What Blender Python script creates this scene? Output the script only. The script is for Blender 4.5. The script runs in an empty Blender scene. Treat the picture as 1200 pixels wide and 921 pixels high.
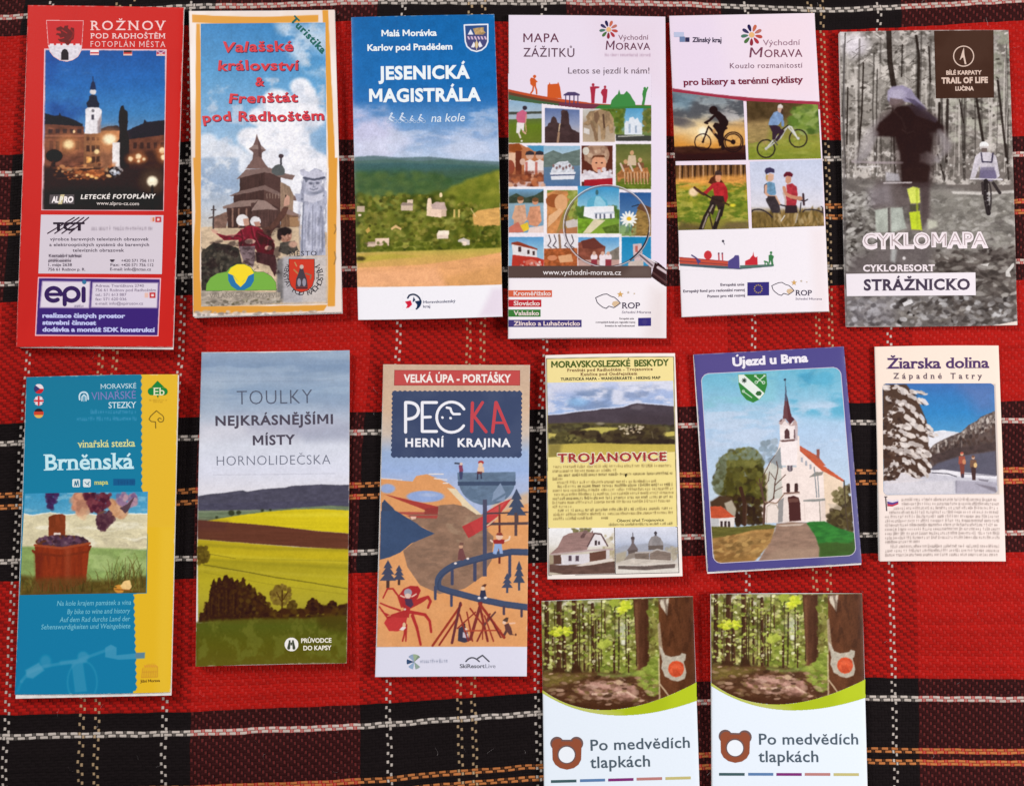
import bpy, math, random, unicodedata
import numpy as np
import mathutils

sc = bpy.context.scene
COL = sc.collection
R = math.radians

# ------------------------------------------------------------------ camera
F_PX, TILT, DIST = 900.0, R(5.3), 0.512          # focal length in photo pixels, tilt, metres to the blanket
cam = bpy.data.objects.new('camera', bpy.data.cameras.new('camera'))
COL.objects.link(cam)
cam.data.sensor_width = 36.0
cam.data.lens = 36.0 * F_PX / 1200.0
cam.data.clip_start = 0.01
cam.data.clip_end = 50
cam.location = (0, -DIST * math.sin(TILT), DIST * math.cos(TILT))
cam.rotation_euler = (TILT, 0, 0)
sc.camera = cam

# ------------------------------------------------------------------ light: a soft window, an added fill that brightens the right side, and room light
world = bpy.data.worlds.new('World')
sc.world = world
world.use_nodes = True
bg = world.node_tree.nodes['Background']
bg.inputs[0].default_value = (0.98, 0.98, 1.0, 1)
bg.inputs[1].default_value = 0.23


def area(name, loc, target, size, power, col):
    l = bpy.data.lights.new(name, 'AREA')
    l.shape = 'RECTANGLE'
    l.size, l.size_y = size
    l.energy = power
    l.color = col
    o = bpy.data.objects.new(name, l)
    COL.objects.link(o)
    o.location = loc
    d = [t - a for t, a in zip(target, loc)]
    n = math.sqrt(sum(v * v for v in d))
    d = [v / n for v in d]
    o.rotation_euler = mathutils.Vector(d).to_track_quat('-Z', 'Y').to_euler()
    return o


area('window_light', (-2.2, 2.1, 2.3), (0, 0, 0), (0.9, 0.9), 102, (1.0, 0.978, 0.968))
area('right_fill_light', (1.55, -0.1, 1.15), (0.3, 0, 0), (0.5, 0.5), 30, (1.0, 0.955, 0.955))  # unseen fill, added so brightness falls off towards the left

vs = sc.view_settings
vs.view_transform = 'Standard'
vs.look = 'None'
vs.exposure = 0.0
vs.gamma = 1.0
vs.use_curve_mapping = False

# ------------------------------------------------------------------ helpers: photo pixel -> point on the table
CT, ST = math.cos(TILT), math.sin(TILT)


def P(x, y, h=0.0):
    """world points for photo pixels on the plane z = h (arrays welcome)"""
    x = np.asarray(x, float); y = np.asarray(y, float)
    dx = (x - 600.0) / F_PX
    dy = (460.5 - y) / F_PX
    wy = dy * CT + ST
    wz = dy * ST - CT
    t = (h - DIST * CT) / wz
    return np.stack(np.broadcast_arrays(dx * t, -DIST * ST + wy * t, h + 0 * t), -1)


def lin(c):
    c = np.asarray(c, float) / 255.0
    return np.where(c <= 0.04045, c / 12.92, ((c + 0.055) / 1.055) ** 2.4)


ALB = 0.86            # white paper


def tag(o, label=None, cat=None, group=None, kind=None):
    if label: o['label'] = label
    if cat: o['category'] = cat
    if group: o['group'] = group
    if kind: o['kind'] = kind
    return o


def mesh_np(name, verts, faces, mat, parent=None, cols=None, smooth=False):
    """verts (n,3), faces list/array of polygons"""
    me = bpy.data.meshes.new(name)
    if isinstance(faces, np.ndarray) and faces.ndim == 2:
        nf, k = faces.shape
        me.vertices.add(len(verts))
        me.vertices.foreach_set('co', np.ascontiguousarray(verts, np.float32).ravel())
        me.loops.add(nf * k)
        me.loops.foreach_set('vertex_index', faces.astype(np.int32).ravel())
        me.polygons.add(nf)
        me.polygons.foreach_set('loop_start', np.arange(0, nf * k, k, dtype=np.int32))
        me.update(calc_edges=True)
    else:
        me.from_pydata([tuple(v) for v in verts], [], [tuple(f) for f in faces])
        me.update()
    if cols is not None:
        a = me.color_attributes.new('print', 'FLOAT_COLOR', 'POINT')
        c = np.ones((len(verts), 4), np.float32)
        c[:, :3] = cols
        a.data.foreach_set('color', c.ravel())
    if smooth:
        me.polygons.foreach_set('use_smooth', np.ones(len(me.polygons), bool))
    if mat: me.materials.append(mat)
    o = bpy.data.objects.new(name, me)
    COL.objects.link(o)
    if parent is not None: o.parent = parent
    return o


# ------------------------------------------------------------------ materials
class NT:
    def __init__(s, name):
        s.m = bpy.data.materials.new(name); s.m.use_nodes = True
        s.t = s.m.node_tree; s.b = s.t.nodes['Principled BSDF']

    def n(s, typ, **kw):
        nd = s.t.nodes.new(typ)
        for k, v in kw.items(): setattr(nd, k, v)
        return nd

    def put(s, sock, v):
        if hasattr(v, 'is_output') or isinstance(v, bpy.types.NodeSocket): s.t.links.new(v, sock)
        else: sock.default_value = v

    def math(s, op, a, b=None, c=None, clamp=False):
        nd = s.n('ShaderNodeMath', operation=op, use_clamp=clamp)
        for i, v in enumerate((a, b, c)):
            if v is not None: s.put(nd.inputs[i], v)
        return nd.outputs[0]

    def mix(s, f, a, b, blend='MIX'):
        nd = s.n('ShaderNodeMix', data_type='RGBA', blend_type=blend)
        s.put(nd.inputs[0], f); s.put(nd.inputs[6], a); s.put(nd.inputs[7], b)
        return nd.outputs[2]

    def ramp(s, f, stops, interp='CONSTANT'):
        nd = s.n('ShaderNodeValToRGB'); cr = nd.color_ramp; cr.interpolation = interp
        while len(cr.elements) > 1: cr.elements.remove(cr.elements[-1])
        for i, (p, c) in enumerate(stops):
            e = cr.elements[0] if i == 0 else cr.elements.new(p)
            e.position = p; e.color = (*c[:3], c[3] if len(c) > 3 else 1)
        s.put(nd.inputs[0], f)
        return nd

    def smooth(s, x, a, b):
        nd = s.n('ShaderNodeMapRange', interpolation_type='SMOOTHSTEP')
        s.put(nd.inputs[0], x); nd.inputs[1].default_value = a; nd.inputs[2].default_value = b
        return nd.outputs[0]


def paper_material(name, rough, spec, grain):
    k = NT(name)
    at = k.n('ShaderNodeVertexColor', layer_name='print')
    nz = k.n('ShaderNodeTexNoise'); nz.inputs['Scale'].default_value = 900; nz.inputs['Detail'].default_value = 3
    tc = k.n('ShaderNodeTexCoord')
    k.put(nz.inputs['Vector'], tc.outputs['Object'])
    v = k.math('MULTIPLY_ADD', nz.outputs[0], 0.07, 0.965)
    mul = k.mix(1.0, at.outputs[0], v, 'MULTIPLY')
    k.put(k.b.inputs['Base Color'], mul)
    k.put(k.b.inputs['Roughness'], k.math('MULTIPLY_ADD', nz.outputs[0], 0.12, rough - 0.06))
    k.b.inputs['Specular IOR Level'].default_value = spec
    n2 = k.n('ShaderNodeTexNoise'); n2.inputs['Scale'].default_value = 45; n2.inputs['Detail'].default_value = 2
    k.put(n2.inputs['Vector'], tc.outputs['Object'])
    bp = k.n('ShaderNodeBump'); bp.inputs['Strength'].default_value = grain; bp.inputs['Distance'].default_value = 0.002
    k.put(bp.inputs['Height'], n2.outputs[0])
    k.put(k.b.inputs['Normal'], bp.outputs[0])
    return k.m


GLOSS = paper_material('glossy_printed_paper', 0.42, 0.11, 0.04)
MATTE = paper_material('matte_printed_paper', 0.6, 0.12, 0.05)


def pages_material():
    k = NT('white_page_edges')
    tc = k.n('ShaderNodeTexCoord')
    nz = k.n('ShaderNodeTexNoise'); nz.inputs['Scale'].default_value = 300
    k.put(nz.inputs['Vector'], tc.outputs['Object'])
    c = k.ramp(nz.outputs[0], [(0.3, (0.66, 0.64, 0.61)), (0.7, (0.82, 0.80, 0.78))], 'LINEAR')
    k.put(k.b.inputs['Base Color'], c.outputs[0])
    k.b.inputs['Roughness'].default_value = 0.7
    return k.m


PAGES = pages_material()


# ------------------------------------------------------------------ the blanket
WARP, WEFT = 105, 99     # threads per repeat of the tartan


def tartan_material():
    k = NT('woven_tartan_wool')
    at = k.n('ShaderNodeAttribute', attribute_name='weave')
    sp = k.n('ShaderNodeSeparateXYZ'); k.put(sp.inputs[0], at.outputs['Vector'])
    # yarns never run quite straight
    tc = k.n('ShaderNodeTexCoord')
    wob = k.n('ShaderNodeTexNoise'); wob.inputs['Scale'].default_value = 60; wob.inputs['Detail'].default_value = 3
    k.put(wob.inputs['Vector'], tc.outputs['Object'])
    ws = k.n('ShaderNodeSeparateColor'); k.put(ws.inputs[0], wob.outputs[1])
    u = k.math('ADD', sp.outputs[0], k.math('MULTIPLY_ADD', ws.outputs[0], 1.1, -0.55))
    v = k.math('ADD', sp.outputs[1], k.math('MULTIPLY_ADD', ws.outputs[1], 1.1, -0.55))
    iu, iv = k.math('FLOOR', u), k.math('FLOOR', v)
    fu, fv = k.math('FRACT', u), k.math('FRACT', v)
    blk, red = (0.0088, 0.0062, 0.0066), (0.355, 0.0088, 0.0062)
    wht, yel, org = (0.50, 0.44, 0.39, 0.85), (0.40, 0.28, 0.16, 0.8), (0.45, 0.16, 0.05, 1)

    def pos(i, per):
        return k.math('DIVIDE', k.math('ADD', k.math('FLOORED_MODULO', i, per), 0.5), per)
    pu, pv = pos(iu, WARP), pos(iv, WEFT)
    bas = lambda c, a=0.0: (*c, a)
    st = lambda per, l: [(p / per, c) for p, c in l]
    wb = bas(blk, 0.5)
    warp = k.ramp(pu, st(WARP, [(0, wb), (7, wht), (9, wb), (27, yel), (29, wb), (31, yel), (33, wb), (49, wht), (51, wb), (57, (0.42, 0.055, 0.05, 0.22))]))
    warp_base = k.ramp(pu, st(WARP, [(0, blk), (57, red)]))
    weft = k.ramp(pv, st(WEFT, [(0, bas(blk)), (6, wht), (8, bas(blk)), (24, org), (26, bas(blk)), (28, org), (30, bas(blk)), (47, wht), (49, bas(blk)), (55, bas(red))]))
    dv0 = k.math('ABSOLUTE', k.math('SUBTRACT', fv, 0.5))
    weft_base = k.ramp(pv, st(WEFT, [(0, blk), (55, red)]))
    weft_col = k.mix(k.math('MULTIPLY', weft.outputs[1], k.smooth(dv0, 0.33, 0.47)), weft.outputs[0], weft_base.outputs[0])
    # 2/1 twill: every third crossing shows the warp
    ph = k.math('FLOORED_MODULO', k.math('SUBTRACT', iu, iv), 3)
    up = k.math('LESS_THAN', ph, 0.5)
    du = k.math('ABSOLUTE', k.math('SUBTRACT', fu, 0.5))
    dv = k.math('ABSOLUTE', k.math('SUBTRACT', fv, 0.5))
    dot = k.math('MULTIPLY', k.smooth(du, 0.42, 0.20), k.smooth(dv, 0.66, 0.48))
    dot = k.math('MULTIPLY', dot, up)
    # along a weft float: rises and dips over two warps
    fl = k.math('ADD', k.math('SUBTRACT', ph, 1), fu)        # 0..2 on the float
    arc = k.math('SUBTRACT', 1, k.math('POWER', k.math('ABSOLUTE', k.math('SUBTRACT', fl, 1)), 7.0))
    ridge = k.math('SUBTRACT', 1, k.math('MULTIPLY', k.math('MULTIPLY', dv, dv), 3.4))
    hw = k.math('MULTIPLY', k.math('MAXIMUM', arc, 0), ridge)
    hw = k.math('MULTIPLY', hw, k.math('SUBTRACT', 1, up))
    hd = k.math('MULTIPLY', dot, 0.9)
    height = k.math('MAXIMUM', hw, hd)
    under = k.mix(0.08, weft_col, warp_base.outputs[0])
    over = k.mix(0.06, weft_col, warp_base.outputs[0])
    gap = k.mix(k.math('MULTIPLY_ADD', weft.outputs[1], 0.46, 0.52), weft_col, k.mix(1.0, weft.outputs[0], warp_base.outputs[0], 'DARKEN'))
    base = k.mix(k.smooth(hw, 0.02, 0.35), gap, k.mix(k.smooth(hw, 0.3, 0.9), under, over))
    fade = k.math('MULTIPLY', k.math('SUBTRACT', 1, warp.outputs[1]), k.math('MULTIPLY_ADD', weft.outputs[1], -0.80, 1.0))
    dcol = k.mix(fade, warp.outputs[0], weft.outputs[0])
    col = k.mix(dot, base, dcol)
    # every yarn a little lighter or darker, plus broad wear
    wn = k.n('ShaderNodeTexWhiteNoise', noise_dimensions='1D'); k.put(wn.inputs['W'], iv)
    wm = k.n('ShaderNodeTexWhiteNoise', noise_dimensions='2D')
    cb = k.n('ShaderNodeCombineXYZ'); k.put(cb.inputs[0], iu); k.put(cb.inputs[1], iv); k.put(wm.inputs['Vector'], cb.outputs[0])
    big = k.n('ShaderNodeTexNoise'); big.inputs['Scale'].default_value = 14; big.inputs['Detail'].default_value = 4
    k.put(big.inputs['Vector'], tc.outputs['Object'])
    g = k.math('MULTIPLY_ADD', wn.outputs[0], 0.18, 0.72)
    g = k.math('ADD', g, k.math('MULTIPLY', wm.outputs[0], 0.16))
    g = k.math('ADD', g, k.math('MULTIPLY', big.outputs[0], 0.26))
    col = k.mix(1.0, col, g, 'MULTIPLY')
    k.put(k.b.inputs['Base Color'], col)
    k.b.inputs['Roughness'].default_value = 0.75
    k.b.inputs['Specular IOR Level'].default_value = 0.03
    k.b.inputs['Sheen Weight'].default_value = 0.0
    k.b.inputs['Sheen Roughness'].default_value = 0.5
    fz = k.n('ShaderNodeTexNoise'); fz.inputs['Scale'].default_value = 1500
    k.put(fz.inputs['Vector'], tc.outputs['Object'])
    bp = k.n('ShaderNodeBump'); bp.inputs['Strength'].default_value = 0.55; bp.inputs['Distance'].default_value = 0.0006
    k.put(bp.inputs['Height'], k.math('ADD', height, k.math('MULTIPLY', fz.outputs[0], 0.35)))
    k.put(k.b.inputs['Normal'], bp.outputs[0])
    return k.m


def seg_dist(X, Y, a, b):
    dx, dy = b[0] - a[0], b[1] - a[1]
    L = dx * dx + dy * dy + 1e-12
    t = np.clip(((X - a[0]) * dx + (Y - a[1]) * dy) / L, 0, 1)
    return np.hypot(X - a[0] - t * dx, Y - a[1] - t * dy), t


def fabric_coords(X, Y):
    """tartan thread counts at photo pixels, read off the stripe crossings"""
    yr = np.array([-300, 10, 180, 415, 520, 660, 830, 921, 1250.])
    u_knots = np.array([-48, 0, 57, 105, 162, 210, 267, 315.])
    rows = np.array([
        [-160, 60, 268, 446, 662, 838, 1046, 1230],
        [-160, 28, 252, 442, 664, 846, 1058, 1246],
        [-190, 12, 248, 438, 668, 850, 1064, 1255],
        [-205, -2, 239, 433, 668, 854, 1069, 1262],
        [-212, -12, 228, 425, 660, 848, 1070, 1264],
        [-220, -20, 225, 418, 656, 846, 1073, 1268],
        [-226, -27, 222, 421, 659, 850, 1078, 1274],
        [-230, -30, 222, 423, 662, 852, 1082, 1278],
        [-238, -38, 222, 428, 668, 860, 1090, 1290.]])
    xr = np.array([-250, 10, 215, 415, 600, 800, 970, 1195, 1450.])
    v_knots = np.array([-143, -99, -44, 0, 55, 99, 154, 198, 253, 297.])
    cols = np.array([
        [-290, -145, 48, 187, 360, 503, 688, 845, 1045, 1210],
        [-290, -135, 44, 180, 354, 496, 682, 838, 1035, 1200],
        [-300, -150, 30, 164, 345, 489, 679, 835, 1031, 1195],
        [-305, -155, 25, 161, 336, 483, 671.5, 828, 1023, 1190],
        [-305, -155, 26, 160, 337, 480, 661, 814, 1006, 1172],
        [-305, -155, 26, 160, 335, 476, 652, 801, 990, 1155],
        [-300, -150, 34, 164, 335, 473, 650, 795, 984, 1150],
        [-310, -160, 23, 157.5, 327, 470, 647, 795.5, 985, 1150],
        [-312, -162, 20, 155, 325, 468, 645, 795, 985, 1150.]])

    def smooth_interp(q, xs, tab):                    # rows of tab blended smoothly along xs
        i = np.clip(np.searchsorted(xs, q) - 1, 0, len(xs) - 2)
        t = np.clip((q - xs[i]) / (xs[i + 1] - xs[i]), 0, 1)
        return tab[i] * (1 - t)[..., None] + tab[i + 1] * t[..., None]

    def inv(kn, pos, q):                              # where q falls between the knots
        out = np.zeros_like(q)
        n = kn.shape[0]
        j = np.clip((pos <= q[..., None]).sum(-1) - 1, 0, n - 2)
        a = np.take_along_axis(pos, j[..., None], -1)[..., 0]
        b = np.take_along_axis(pos, j[..., None] + 1, -1)[..., 0]
        return kn[j] + (q - a) / (b - a) * (kn[j + 1] - kn[j])
    U = inv(u_knots, smooth_interp(Y, yr, rows), X)
    V = inv(v_knots, smooth_interp(X, xr, cols), Y)
    return U, V


def build_blanket():
    xs = np.arange(-190, 1391, 7.0); ys = np.arange(-230, 1161, 7.0)
    X, Y = np.meshgrid(xs, ys)
    U, V = fabric_coords(X, Y)
    # soften the kinks between control lines
    for _ in range(6):
        for A in (U, V):
            A[1:-1, 1:-1] = (A[1:-1, 1:-1] * 4 + A[:-2, 1:-1] + A[2:, 1:-1] + A[1:-1, :-2] + A[1:-1, 2:]) / 8
    rng = np.random.default_rng(5)
    Z = np.zeros_like(X)
    for _ in range(14):
        a, f, p = rng.uniform(0, math.pi), rng.uniform(0.006, 0.022), rng.uniform(0, 6.3)
        Z += np.sin((X * math.cos(a) + Y * math.sin(a)) * f + p)
    Z = np.clip(-0.0019 + 0.00048 * Z, -0.0045, -0.0002)
    for x0, y0, x1, y1, wd, hh in ((-190, 40, 520, 20, 13, 1.2), (700, 22, 1390, 4, 13, 1.5), (-190, 905, 420, 880, 26, 1.3), (1040, 690, 1390, 900, 30, 1.2), (1080, 390, 1390, 405, 14, 0.9)):
        d, t = seg_dist(X, Y, (x0, y0), (x1, y1))
        Z += hh * 1e-3 * np.exp(-(d / wd) ** 2) * np.sin(math.pi * np.clip(t, 0, 1)) ** 0.5
    V3 = P(X, Y, 0.0); V3[..., 2] = Z
    ny, nx = X.shape
    idx = np.arange(nx * ny).reshape(ny, nx)
    top = np.stack([idx[1:, :-1], idx[1:, 1:], idx[:-1, 1:], idx[:-1, :-1]], -1).reshape(-1, 4)
    low = V3.copy(); low[..., 2] -= 0.004
    rim = np.concatenate([idx[0, :-1], idx[:-1, -1], idx[-1, :0:-1], idx[:0:-1, 0]])
    r2 = np.roll(rim, -1)
    n = nx * ny
    side = np.stack([rim, r2, r2 + n, rim + n], -1)
    bot = top[:, ::-1] + n
    vv = np.concatenate([V3.reshape(-1, 3), low.reshape(-1, 3)])
    o = mesh_np('tartan_blanket', vv, np.concatenate([top, side, bot]), tartan_material(), smooth=True)
    a = o.data.attributes.new('weave', 'FLOAT_VECTOR', 'POINT')
    uv = np.zeros((len(vv), 3), np.float32)
    uv[:n, 0] = uv[n:, 0] = U.ravel(); uv[:n, 1] = uv[n:, 1] = V.ravel()
    a.data.foreach_set('vector', uv.ravel())
    tag(o, 'red and black woven tartan blanket lying flat under all the folded maps', 'blanket')
    return o


build_blanket()


# ------------------------------------------------------------------ printing: every cover picture is drawn here, stroke by stroke
_LAT = np.random.default_rng(77).random((8, 128, 128))


def vnoise(X, Y, k=0):
    x0 = np.floor(X).astype(int); y0 = np.floor(Y).astype(int)
    fx = X - x0; fy = Y - y0
    fx = fx * fx * (3 - 2 * fx); fy = fy * fy * (3 - 2 * fy)
    L = _LAT[k % 8]
    a = L[y0 & 127, x0 & 127]; b = L[y0 & 127, (x0 + 1) & 127]
    c = L[(y0 + 1) & 127, x0 & 127]; d = L[(y0 + 1) & 127, (x0 + 1) & 127]
    return (a * (1 - fx) + b * fx) * (1 - fy) + (c * (1 - fx) + d * fx) * fy


def fbm(X, Y, sx, sy=None, octs=4, seed=0):
    sy = sy or sx
    out = 0; amp = 1; tot = 0
    for i in range(octs):
        out = out + amp * vnoise(X / sx * 2 ** i + 17.3 * seed + 31 * i, Y / sy * 2 ** i + 9.1 * seed, i + seed)
        tot += amp; amp *= 0.55
    return out / tot


def sstep(x, a, b):
    t = np.clip((x - a) / (b - a), 0, 1)
    return t * t * (3 - 2 * t)


def Z(x0, y0, s):
    """points measured on an enlarged view -> photo pixels"""
    def f(*p):
        if len(p) == 2: return (x0 + p[0] / s, y0 + p[1] / s)
        return [(x0 + a / s, y0 + b / s) for a, b in p[0]]
    f.s = s
    f.x = lambda v: x0 + v / s
    f.y = lambda v: y0 + v / s
    return f


class Canvas:
    def __init__(s, x0, y0, x1, y1, ss=2.5, bg=(255, 255, 255)):
        s.x0, s.y0, s.ss = x0 - 1, y0 - 1, ss
        s.w = int((x1 - x0 + 2) * ss) + 2; s.h = int((y1 - y0 + 2) * ss) + 2
        s.a = np.empty((s.h, s.w, 3)); s.a[:] = bg
        xs = s.x0 + (np.arange(s.w) + 0.5) / ss; ys = s.y0 + (np.arange(s.h) + 0.5) / ss
        s.X, s.Y = np.meshgrid(xs, ys)
        s.f = None                                   # current zoom frame

    def t(s, pts): return s.f(pts) if s.f else pts
    def k(s): return 1 / s.f.s if s.f else 1.0

    def win(s, x0, y0, x1, y1):
        i0 = max(0, int((x0 - s.x0) * s.ss) - 1); i1 = min(s.w, int((x1 - s.x0) * s.ss) + 2)
        j0 = max(0, int((y0 - s.y0) * s.ss) - 1); j1 = min(s.h, int((y1 - s.y0) * s.ss) + 2)
        if i1 <= i0 or j1 <= j0: return None
        return slice(j0, j1), slice(i0, i1)

    def comp(s, w, m, col, a=1.0):
        m = (m * a)[..., None]
        if callable(col): col = col(s.X[w], s.Y[w])
        s.a[w] = s.a[w] * (1 - m) + np.asarray(col, float) * m

    def mpoly(s, p, soft=0):
        p = np.asarray(p, float); e = soft + 1
        w = s.win(p[:, 0].min() - e, p[:, 1].min() - e, p[:, 0].max() + e, p[:, 1].max() + e)
        if w is None: return None, None
        X, Y = s.X[w], s.Y[w]
        ins = np.zeros(X.shape, bool); d = np.full(X.shape, 1e9)
        n = len(p)
        for i in range(n):
            a, b = p[i], p[(i + 1) % n]
            if a[1] != b[1]:
                c = ((a[1] > Y) != (b[1] > Y)) & (X < (b[0] - a[0]) * (Y - a[1]) / (b[1] - a[1]) + a[0])
                ins ^= c
            d = np.minimum(d, seg_dist(X, Y, a, b)[0])
        sd = np.where(ins, d, -d)
        h = max(soft, 0.55 / s.ss)
        return w, sstep(sd, -h, h)

    def poly(s, pts, col, a=1.0, soft=0, tex=None):
        w, m = s.mpoly(s.t(pts), soft * s.k())
        if w is None: return
        if tex:
            n = fbm(s.X[w], s.Y[w], tex[0] * s.k(), (tex[1] or tex[0]) * s.k(), 4, tex[3] if len(tex) > 3 else 1)
            c0 = np.asarray(col(s.X[w], s.Y[w]) if callable(col) else col, float)
            col = np.clip(c0 * (1 + tex[2] * (n - 0.5) * 2)[..., None], 0, 255)
        s.comp(w, m, col, a)

    def rect(s, x0, y0, x1, y1, col, **kw): s.poly([(x0, y0), (x1, y0), (x1, y1), (x0, y1)], col, **kw)

    def ell(s, cx, cy, rx, ry, col, a=1.0, rot=0, soft=0):
        if s.f: cx, cy = s.f(cx, cy)
        k = s.k(); rx *= k; ry *= k; soft *= k
        e = max(rx, ry) + soft + 1
        w = s.win(cx - e, cy - e, cx + e, cy + e)
        if w is None: return
        c, sn = math.cos(rot), math.sin(rot)
        dx, dy = s.X[w] - cx, s.Y[w] - cy
        q = np.hypot((dx * c + dy * sn) / rx, (-dx * sn + dy * c) / ry)
        h = max(soft, 0.55 / s.ss)
        s.comp(w, sstep((1 - q) * min(rx, ry), -h, h), col, a)

    def line(s, pts, wd, col, a=1.0, soft=0, taper=None, closed=False):
        p = s.t(pts); k = s.k(); wd = wd * k; soft *= k
        if closed: p = list(p) + [p[0]]
        q = np.asarray(p, float); e = wd + soft + 1
        w = s.win(q[:, 0].min() - e, q[:, 1].min() - e, q[:, 0].max() + e, q[:, 1].max() + e)
        if w is None: return
        X, Y = s.X[w], s.Y[w]
        sd = np.full(X.shape, -1e9); n = len(p) - 1
        for i in range(n):
            d, t = seg_dist(X, Y, p[i], p[i + 1])
            r = wd / 2
            if taper is not None: r = r * (1 + (taper - 1) * (i + t) / n)
            sd = np.maximum(sd, r - d)
        h = max(soft, 0.55 / s.ss)
        s.comp(w, sstep(sd, -h, h), col, a)

    def grad(s, stops, pts=None, axis='y', soft=0, wob=0, seed=3):
        """colour stops (position, colour) in the current frame's coordinates"""
        ps = [((s.f.y(p) if axis == 'y' else s.f.x(p)) if s.f else p) for p, _ in stops]
        cs = np.array([c for _, c in stops], float)
        k = s.k()

        def fn(X, Y):
            v = Y if axis == 'y' else X
            if wob: v = v + (fbm(X, Y, 30 * k * 4.6, 12 * k * 4.6, 4, seed) - 0.5) * 2 * wob * k
            return np.stack([np.interp(v, ps, cs[:, i]) for i in range(3)], -1)
        if pts is None:
            s.a[:] = fn(s.X, s.Y)
        else:
            s.poly(pts, fn, soft=soft)

    def cloud(s, pts, col, sx, sy, lo, hi, a=1.0, seed=1, soft=8):
        """patches of colour where noise exceeds lo..hi inside a polygon"""
        w, m = s.mpoly(s.t(pts), soft * s.k())
        if w is None: return
        n = fbm(s.X[w], s.Y[w], sx * s.k(), sy * s.k(), 5, seed)
        s.comp(w, m * sstep(n, lo, hi), col, a)

    def dabs(s, n, pts, r, cols, asp=(1, 1), rot=(0, 3.14), a=(0.6, 1), seed=1, soft=0.3):
        """n brush dabs whose centres fall inside a polygon"""
        rng = np.random.default_rng(seed)
        p = np.asarray(s.t(pts), float); k = s.k()
        x0, y0, x1, y1 = p[:, 0].min(), p[:, 1].min(), p[:, 0].max(), p[:, 1].max()
        f = s.f; s.f = None
        cols = np.asarray(cols, float); c = 0; tries = 0
        while c < n and tries < n * 12:
            tries += 1
            x, y = rng.uniform(x0, x1), rng.uniform(y0, y1)
            ins = False; j = len(p) - 1
            for i in range(len(p)):
                if (p[i, 1] > y) != (p[j, 1] > y) and x < (p[j, 0] - p[i, 0]) * (y - p[i, 1]) / (p[j, 1] - p[i, 1]) + p[i, 0]: ins = not ins
                j = i
            if not ins: continue
            c += 1
            q = rng.uniform(*r) * k
            u = rng.random()
            i = rng.integers(len(cols)); j = rng.integers(len(cols))
            s.ell(x, y, q * rng.uniform(*asp), q, cols[i] * (1 - u * .5) + cols[j] * u * .5, rng.uniform(*a), rng.uniform(*rot), soft * q)
        s.f = f

    def blur(s, sig, pts=None):
        sig = sig * s.ss * s.k()
        r = max(1, int(sig * 2.5)); kk = np.exp(-0.5 * (np.arange(-r, r + 1) / sig) ** 2); kk /= kk.sum()
        if pts is not None:
            w, m = s.mpoly(s.t(pts), 0)
        else:
            w, m = (slice(0, s.h), slice(0, s.w)), 1.0
        b = s.a[w]
        for ax in (0, 1):
            pd = [(0, 0)] * 3; pd[ax] = (r, r)
            q = np.pad(b, pd, mode='edge'); o = 0
            for i, v in enumerate(kk):
                o = o + v * (q[i:i + b.shape[0]] if ax == 0 else q[:, i:i + b.shape[1]])
            b = o
        m = np.broadcast_to(m, b.shape[:2])[..., None]
        s.a[w] = s.a[w] * (1 - m) + b * m

    def finish(s, warp=1.5, wsc=9, blur=1.2, noise=0.06, nsc=7, seed=5):
        """what a camera and a coarse print screen do to a picture: ragged edges, softness, grain"""
        k = s.k()
        dx = (fbm(s.X, s.Y, wsc * k, None, 3, seed) - 0.5) * 2 * warp * k
        dy = (fbm(s.X, s.Y, wsc * k, None, 3, seed + 3) - 0.5) * 2 * warp * k
        s.a = s.at(s.X + dx, s.Y + dy)
        n = 1 + noise * 2 * (fbm(s.X, s.Y, nsc * k, None, 4, seed + 1) - 0.5) + noise * 1.2 * (fbm(s.X, s.Y, 40 * k, None, 3, seed + 2) - 0.5)
        s.a = np.clip(s.a * n[..., None], 0, 255)
        if blur: s.blur(blur)

    def tint(s, r, g, b, pts=None):
        if pts is None: s.a *= (r, g, b)
        else:
            w, m = s.mpoly(s.t(pts), 4)
            s.a[w] = s.a[w] * (1 + (np.array([r, g, b]) - 1) * m[..., None])
        s.a = np.clip(s.a, 0, 255)

    def greek(s, x0, x1, y0, y1, h, col, a=0.75, seed=1, gap=(2, 4), word=(5, 26), slope=0.0):
        """one line of print too small to read: smudged words from (x0,y0) to (x1,y1), letters h high"""
        if s.f: x0, y0 = s.f(x0, y0); x1, y1 = s.f(x1, y1)
        else: pass
        k = s.k(); h *= k
        f = s.f; s.f = None
        rng = np.random.default_rng(seed)
        L = math.hypot(x1 - x0, y1 - y0); ux, uy = (x1 - x0) / L, (y1 - y0) / L
        t = 0
        while t < L - 1:
            wl = min(rng.uniform(*word) * k * 4.5, L - t)
            e = t + wl
            while t < e - 0.3:
                lw = rng.uniform(0.55, 0.95) * h
                hh = h * rng.choice([1, 1, 1, 1.35])
                cx, cy = x0 + ux * (t + lw / 2), y0 + uy * (t + lw / 2)
                for o in ((-0.2, 0.2) if rng.random() < 0.6 else (0.0,)):
                    s.ell(cx + o * h, cy - hh / 2 + h / 2, 0.13 * h, hh * 0.5, col, a * rng.uniform(0.6, 1), 0, h * 0.12)
                s.ell(cx, cy + rng.choice([-0.38, 0, 0.38]) * h, 0.28 * h, 0.13 * h, col, a * rng.uniform(0.4, 0.9), 0, h * 0.12)
                t += lw
            t += rng.uniform(*gap) * k * 2
        s.f = f

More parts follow.
